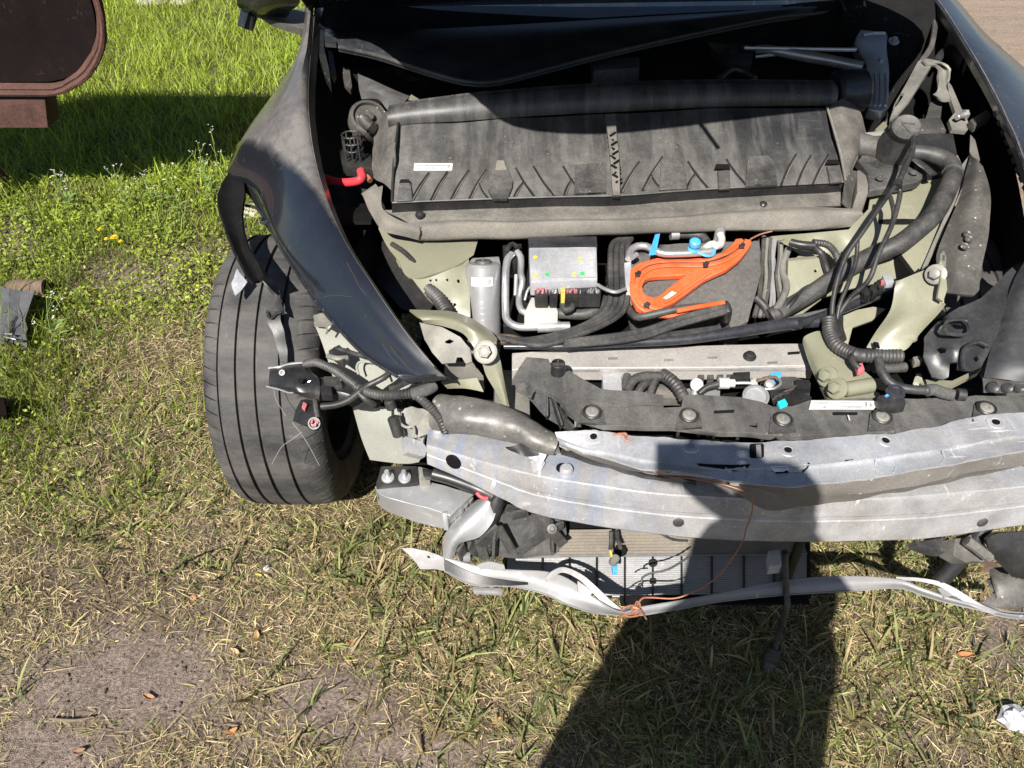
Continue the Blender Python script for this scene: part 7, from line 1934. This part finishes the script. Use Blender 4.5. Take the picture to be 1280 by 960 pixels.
# ================================================================== THE PERSON TAKING THE PICTURE
skin = mat('skin', (.55, .36, .27), .5); jacket = mat('dark_jacket', (.03, .035, .045), .85, bump=(200, .3, .001)); jeans = mat('blue_jeans', (.05, .075, .13), .9, bump=(300, .3, .001))
shoe = mat('brown_shoes', (.08, .05, .035), .6); hairm = mat('brown_hair', (.04, .028, .02), .6, bump=(120, .5, .003)); eyem = mat('eye_white', (.8, .8, .78), .2)
per = thing('person', (.12, -.40, 0), 'person in dark jacket and jeans holding up a phone behind the camera', 'person')
def skinned(name, chain, m_, sub=2, root=0):
    "chain: ({name:(pos, radius)}, [(a,b)...])"
    nodes, edges = chain
    keys = list(nodes); org = parent_org(per)
    me = bpy.data.meshes.new(name)
    me.from_pydata([V(nodes[k][0]) - org for k in keys], [(keys.index(a), keys.index(b)) for a, b in edges], [])
    o = bpy.data.objects.new(name, me); COL.objects.link(o); o.parent = per
    sk_ = o.modifiers.new('skin', 'SKIN'); 
    if not me.skin_vertices: me.skin_vertices.new()
    for i, k in enumerate(keys):
        r = nodes[k][1]; me.skin_vertices[0].data[i].radius = r if isinstance(r, tuple) else (r, r)
        me.skin_vertices[0].data[i].use_root = (i == root)
    sb = o.modifiers.new('subdivision', 'SUBSURF'); sb.levels = sub; sb.render_levels = sub
    sk_.use_smooth_shade = True
    me.materials.append(m_)
    return o
hx, hy = .05, -.36
hl_, hr_ = V((-.005, -.045, 1.575)), V((.150, -.045, 1.60))
body = {'shl': ((.02, -.32, 1.42), .075), 'ell': ((.11, -.20, 1.20), .072), 'wrl': ((.135, -.16, 1.50), .085), 'cfl': ((.137, -.11, 1.585), .07)}
bodr = {'shr': ((.30, -.31, 1.44), .075), 'elr': ((.405, -.22, 1.32), .064), 'wrr': ((.225, -.12, 1.57), .045)}
skinned('sleeve', (body, [('shl', 'ell'), ('ell', 'wrl'), ('wrl', 'cfl')]), jacket)
skinned('sleeve', (bodr, [('shr', 'elr'), ('elr', 'wrr')]), jacket)
rows = []
for z_, xa, xb, dp_, yc in ((.84, -.255, .325, .15, -.36), (.87, -.262, .332, .155, -.36), (1.0, -.245, .342, .15, -.36), (1.12, -.205, .362, .145, -.35), (1.24, -.155, .388, .14, -.34), (1.33, -.115, .408, .135, -.33), (1.40, -.07, .395, .12, -.32), (1.45, -.01, .335, .105, -.31), (1.49, .055, .25, .085, -.30), (1.52, .065, .255, .08, -.285), (1.56, .065, .255, .085, -.27), (1.605, .075, .25, .085, -.255)):
    rows.append([])
    for t_ in np.linspace(0, 2 * math.pi, 41):
        c_, s_ = math.cos(t_), math.sin(t_)
        rows[-1].append(dentf(V(((xa + xb) / 2 + (xb - xa) / 2 * math.copysign(abs(c_) ** .8, c_), yc + dp_ * math.copysign(abs(s_) ** .85, s_), z_)), (.012 if z_ < 1.45 else .004, 7)))
    rows[-1][-1] = rows[-1][0].copy()
MB().grid(rows, 0).build('coat', jacket, per, 80)
legs = {'p': ((hx, hy, .96), (.12, .11))}
ed = []
for s, sx in (('l', -1), ('r', 1)):
    legs['h' + s] = ((hx + sx * .095, hy, .88), .098); legs['k' + s] = ((hx + sx * .12, hy + .02, .48), .066); legs['a' + s] = ((hx + sx * .13, hy - .01, .09), .05)
    ed += [('p', 'h' + s), ('h' + s, 'k' + s), ('k' + s, 'a' + s)]
skinned('jeans', (legs, ed), jeans)
for sx in (-1, 1):
    x0 = hx + sx * .13

    rows = []
    for t, (w, h_) in zip((-.09, -.07, -.02, .05, .11, .155, .17), ((.02, .05), (.036, .085), (.040, .09), (.043, .07), (.048, .055), (.038, .045), (.012, .03))):
        rows.append([V((x0 + w * math.cos(a_), hy + t, max(0, h_ * .5 + h_ * .5 * math.sin(a_)))) for a_ in np.linspace(0, 2 * math.pi, 17)])
    MB().grid(rows, 0).build('shoe', shoe, per)
# head with face
hc = V((hx + .118, hy + .14, 1.665)); fwdv = (V((.03, .02, 1.60)) - hc).normalized(); rt = V((1, 0, 0)); upv = V((0, .25, 1)).normalized(); fw_ = upv.cross(rt).normalized() * -1
fw_ = V((0, 1, -.25)).normalized()
def hpt(r, f, u): return hc + rt * r + fw_ * f + upv * u
rows = []
for u, w, f0, f1 in ((-.125, .01, .03, .05), (-.118, .035, -.0, .075), (-.095, .05, -.055, .088), (-.06, .062, -.08, .09), (-.02, .069, -.092, .088), (.02, .072, -.098, .092), (.06, .070, -.095, .088), (.09, .058, -.078, .07), (.11, .038, -.05, .045), (.12, .01, -.012, .01)):
    rows.append([hpt(w * math.cos(a_), (f0 + f1) / 2 + (f1 - f0) / 2 * math.sin(a_), u) for a_ in np.linspace(0, 2 * math.pi, 25)])
head = MB().grid(rows, 0); hd_ = head.build('head', skin, per, 80)
MB().tube([V((hx + .085, hy + .07, 1.48)), V((hx + .11, hy + .11, 1.57))], .054, 16, 6).build('neck', skin, per)

ns = MB().tube([hpt(0, .088, .02), hpt(0, .102, -.012), hpt(0, .110, -.03), hpt(0, .092, -.038)], [.007, .009, .013, .008], 10, 10); ns.build('nose', skin, hd_)
MB().tube([hpt(-.024, .080, -.066), hpt(0, .092, -.065), hpt(.024, .080, -.066)], [.003, .006, .003], 8, 10).build('mouth', M['pink'], hd_)
for s in (-1, 1):
    MB().lathe([(.002, -.011), (.009, -.006), (.0115, 0), (.009, .006), (.002, .011)], hpt(s * .031, .078, .012), fw_, 14).build('eye', eyem, hd_)
    MB().lathe([(.0055, .0), (.0045, .0015)], hpt(s * .031, .0885, .012), fw_, 12).build('iris', hairm, hd_)
    MB().tube([hpt(s * .015, .09, .034), hpt(s * .032, .089, .038), hpt(s * .048, .074, .033)], .0035, 6, 8).build('eyebrow', hairm, hd_)
    MB().tube([hpt(s * .072, -.005, .03), hpt(s * .082, -.018, .018), hpt(s * .080, -.016, -.01), hpt(s * .070, .0, -.03)], [.007, .009, .008, .005], 8, 12).build('ear', skin, hd_)
rows = []
for u, w, f0, f1 in ((-.07, .066, -.095, -.02), (-.02, .076, -.106, -.0), (.02, .079, -.112, .02), (.055, .078, -.110, .075), (.085, .068, -.094, .088), (.112, .046, -.062, .06), (.13, .012, -.016, .016)):
    rows.append([hpt(w * math.cos(a_), (f0 + f1) / 2 + (f1 - f0) / 2 * math.sin(a_), u) for a_ in np.linspace(0, 2 * math.pi, 25)])
hm = MB().grid(rows, 0); hm.v = [dentf(v, (.006, 30)) for v in hm.v]; hm.build('hair', hairm, hd_, 80)
# phone, lens at the camera: held by both hands
RT = V((1, 0, 0)); VW = V((0, CT, -ST)); UP = V((0, ST, CT))
pc0 = V((0, 0, H)) + RT * .060 - UP * .022 - VW * .009
ph = thing('phone', pc0 - UP * .036, 'slim black phone held sideways in both hands behind the camera', 'phone')
def obox(c, a, b, d, sa, sb, sd, bev):
    q = [c + a * (sa / 2 * i) + b * (sb / 2 * j) + d * (sd / 2 * k) for k in (-1, 1) for i, j in ((-1, -1), (1, -1), (1, 1), (-1, 1))]
    return MB().hexa(q, bev)
obox(pc0, RT, UP, VW, .147, .072, .008, .002).build('phone_case', M['cleanplastic'], ph)
obox(pc0 - VW * .0045, RT, UP, VW, .140, .066, .0006, 0).build('screen', M['glass'], ph)
MB().lathe([(.007, 0), (.007, .0015), (.005, .002)], V((0, 0, H)) + RT * .022 - VW * .005, VW, 18).build('second_lens', M['cleanplastic'], ph)
for s, wr_ in ((-1, V(body['cfl'][0])), (1, V(bodr['wrr'][0]))):
    eg = pc0 + RT * (s * .0735 if s > 0 else .005)
    nodes = {'w': (wr_, .030), 'p': (eg + RT * (s * .028) - VW * .045 - UP * .030, (.032, .022)), 'k': (eg + RT * (s * .026) - VW * .012 - UP * .016, (.030, .016))}
    edg = [('w', 'p'), ('p', 'k')]
    for i, off in enumerate((.022, .004, -.014, -.030)):
        b0 = eg + RT * (s * .024) + UP * (off - .006) - VW * .006
        b1 = eg + RT * (s * .020) + UP * off + VW * .012
        b2_ = eg + RT * (-s * .004) + UP * (off + .002) + VW * (.0135)
        b3 = eg + RT * (-s * (.012 if i == 0 and s < 0 else .022 - .004 * abs(i - 1))) + UP * (off + .002) + VW * .0125
        if s < 0: b2_ = eg + RT * (-s * -.001) + UP * off + VW * .0125; b3 = eg + RT * (-s * .006) + UP * off + VW * .012
        if s < 0 and i == 0: continue
        nodes['f%d0' % i] = (b0, .010); nodes['f%d1' % i] = (b1, .009); nodes['f%d2' % i] = (b2_, .0085); nodes['f%d3' % i] = (b3, .0075)
        edg += [('k', 'f%d0' % i), ('f%d0' % i, 'f%d1' % i), ('f%d1' % i, 'f%d2' % i), ('f%d2' % i, 'f%d3' % i)]
    if s < 0:
        nodes['i0'] = (eg + RT * (s * .022) + UP * .020 - VW * .006, .010); nodes['i1'] = (eg + RT * (s * .012) + UP * .045, .009); nodes['i2'] = (eg + RT * .012 + UP * .047 - VW * .001, .0085); nodes['i3'] = (eg + RT * .034 + UP * .045 - VW * .002, .0075)
        edg += [('k', 'i0'), ('i0', 'i1'), ('i1', 'i2'), ('i2', 'i3')]
    nodes['t0'] = (eg + RT * (s * .014) - VW * .030 - UP * .020, .012); nodes['t1'] = (eg - RT * (s * .004) - VW * .022 - UP * .012, .010); nodes['t2'] = (eg - RT * (s * .024) - VW * .013 - UP * .006, .0085)
    edg += [('p', 't0'), ('t0', 't1'), ('t1', 't2')]
    skinned('hand', (nodes, edg), skin, 1)
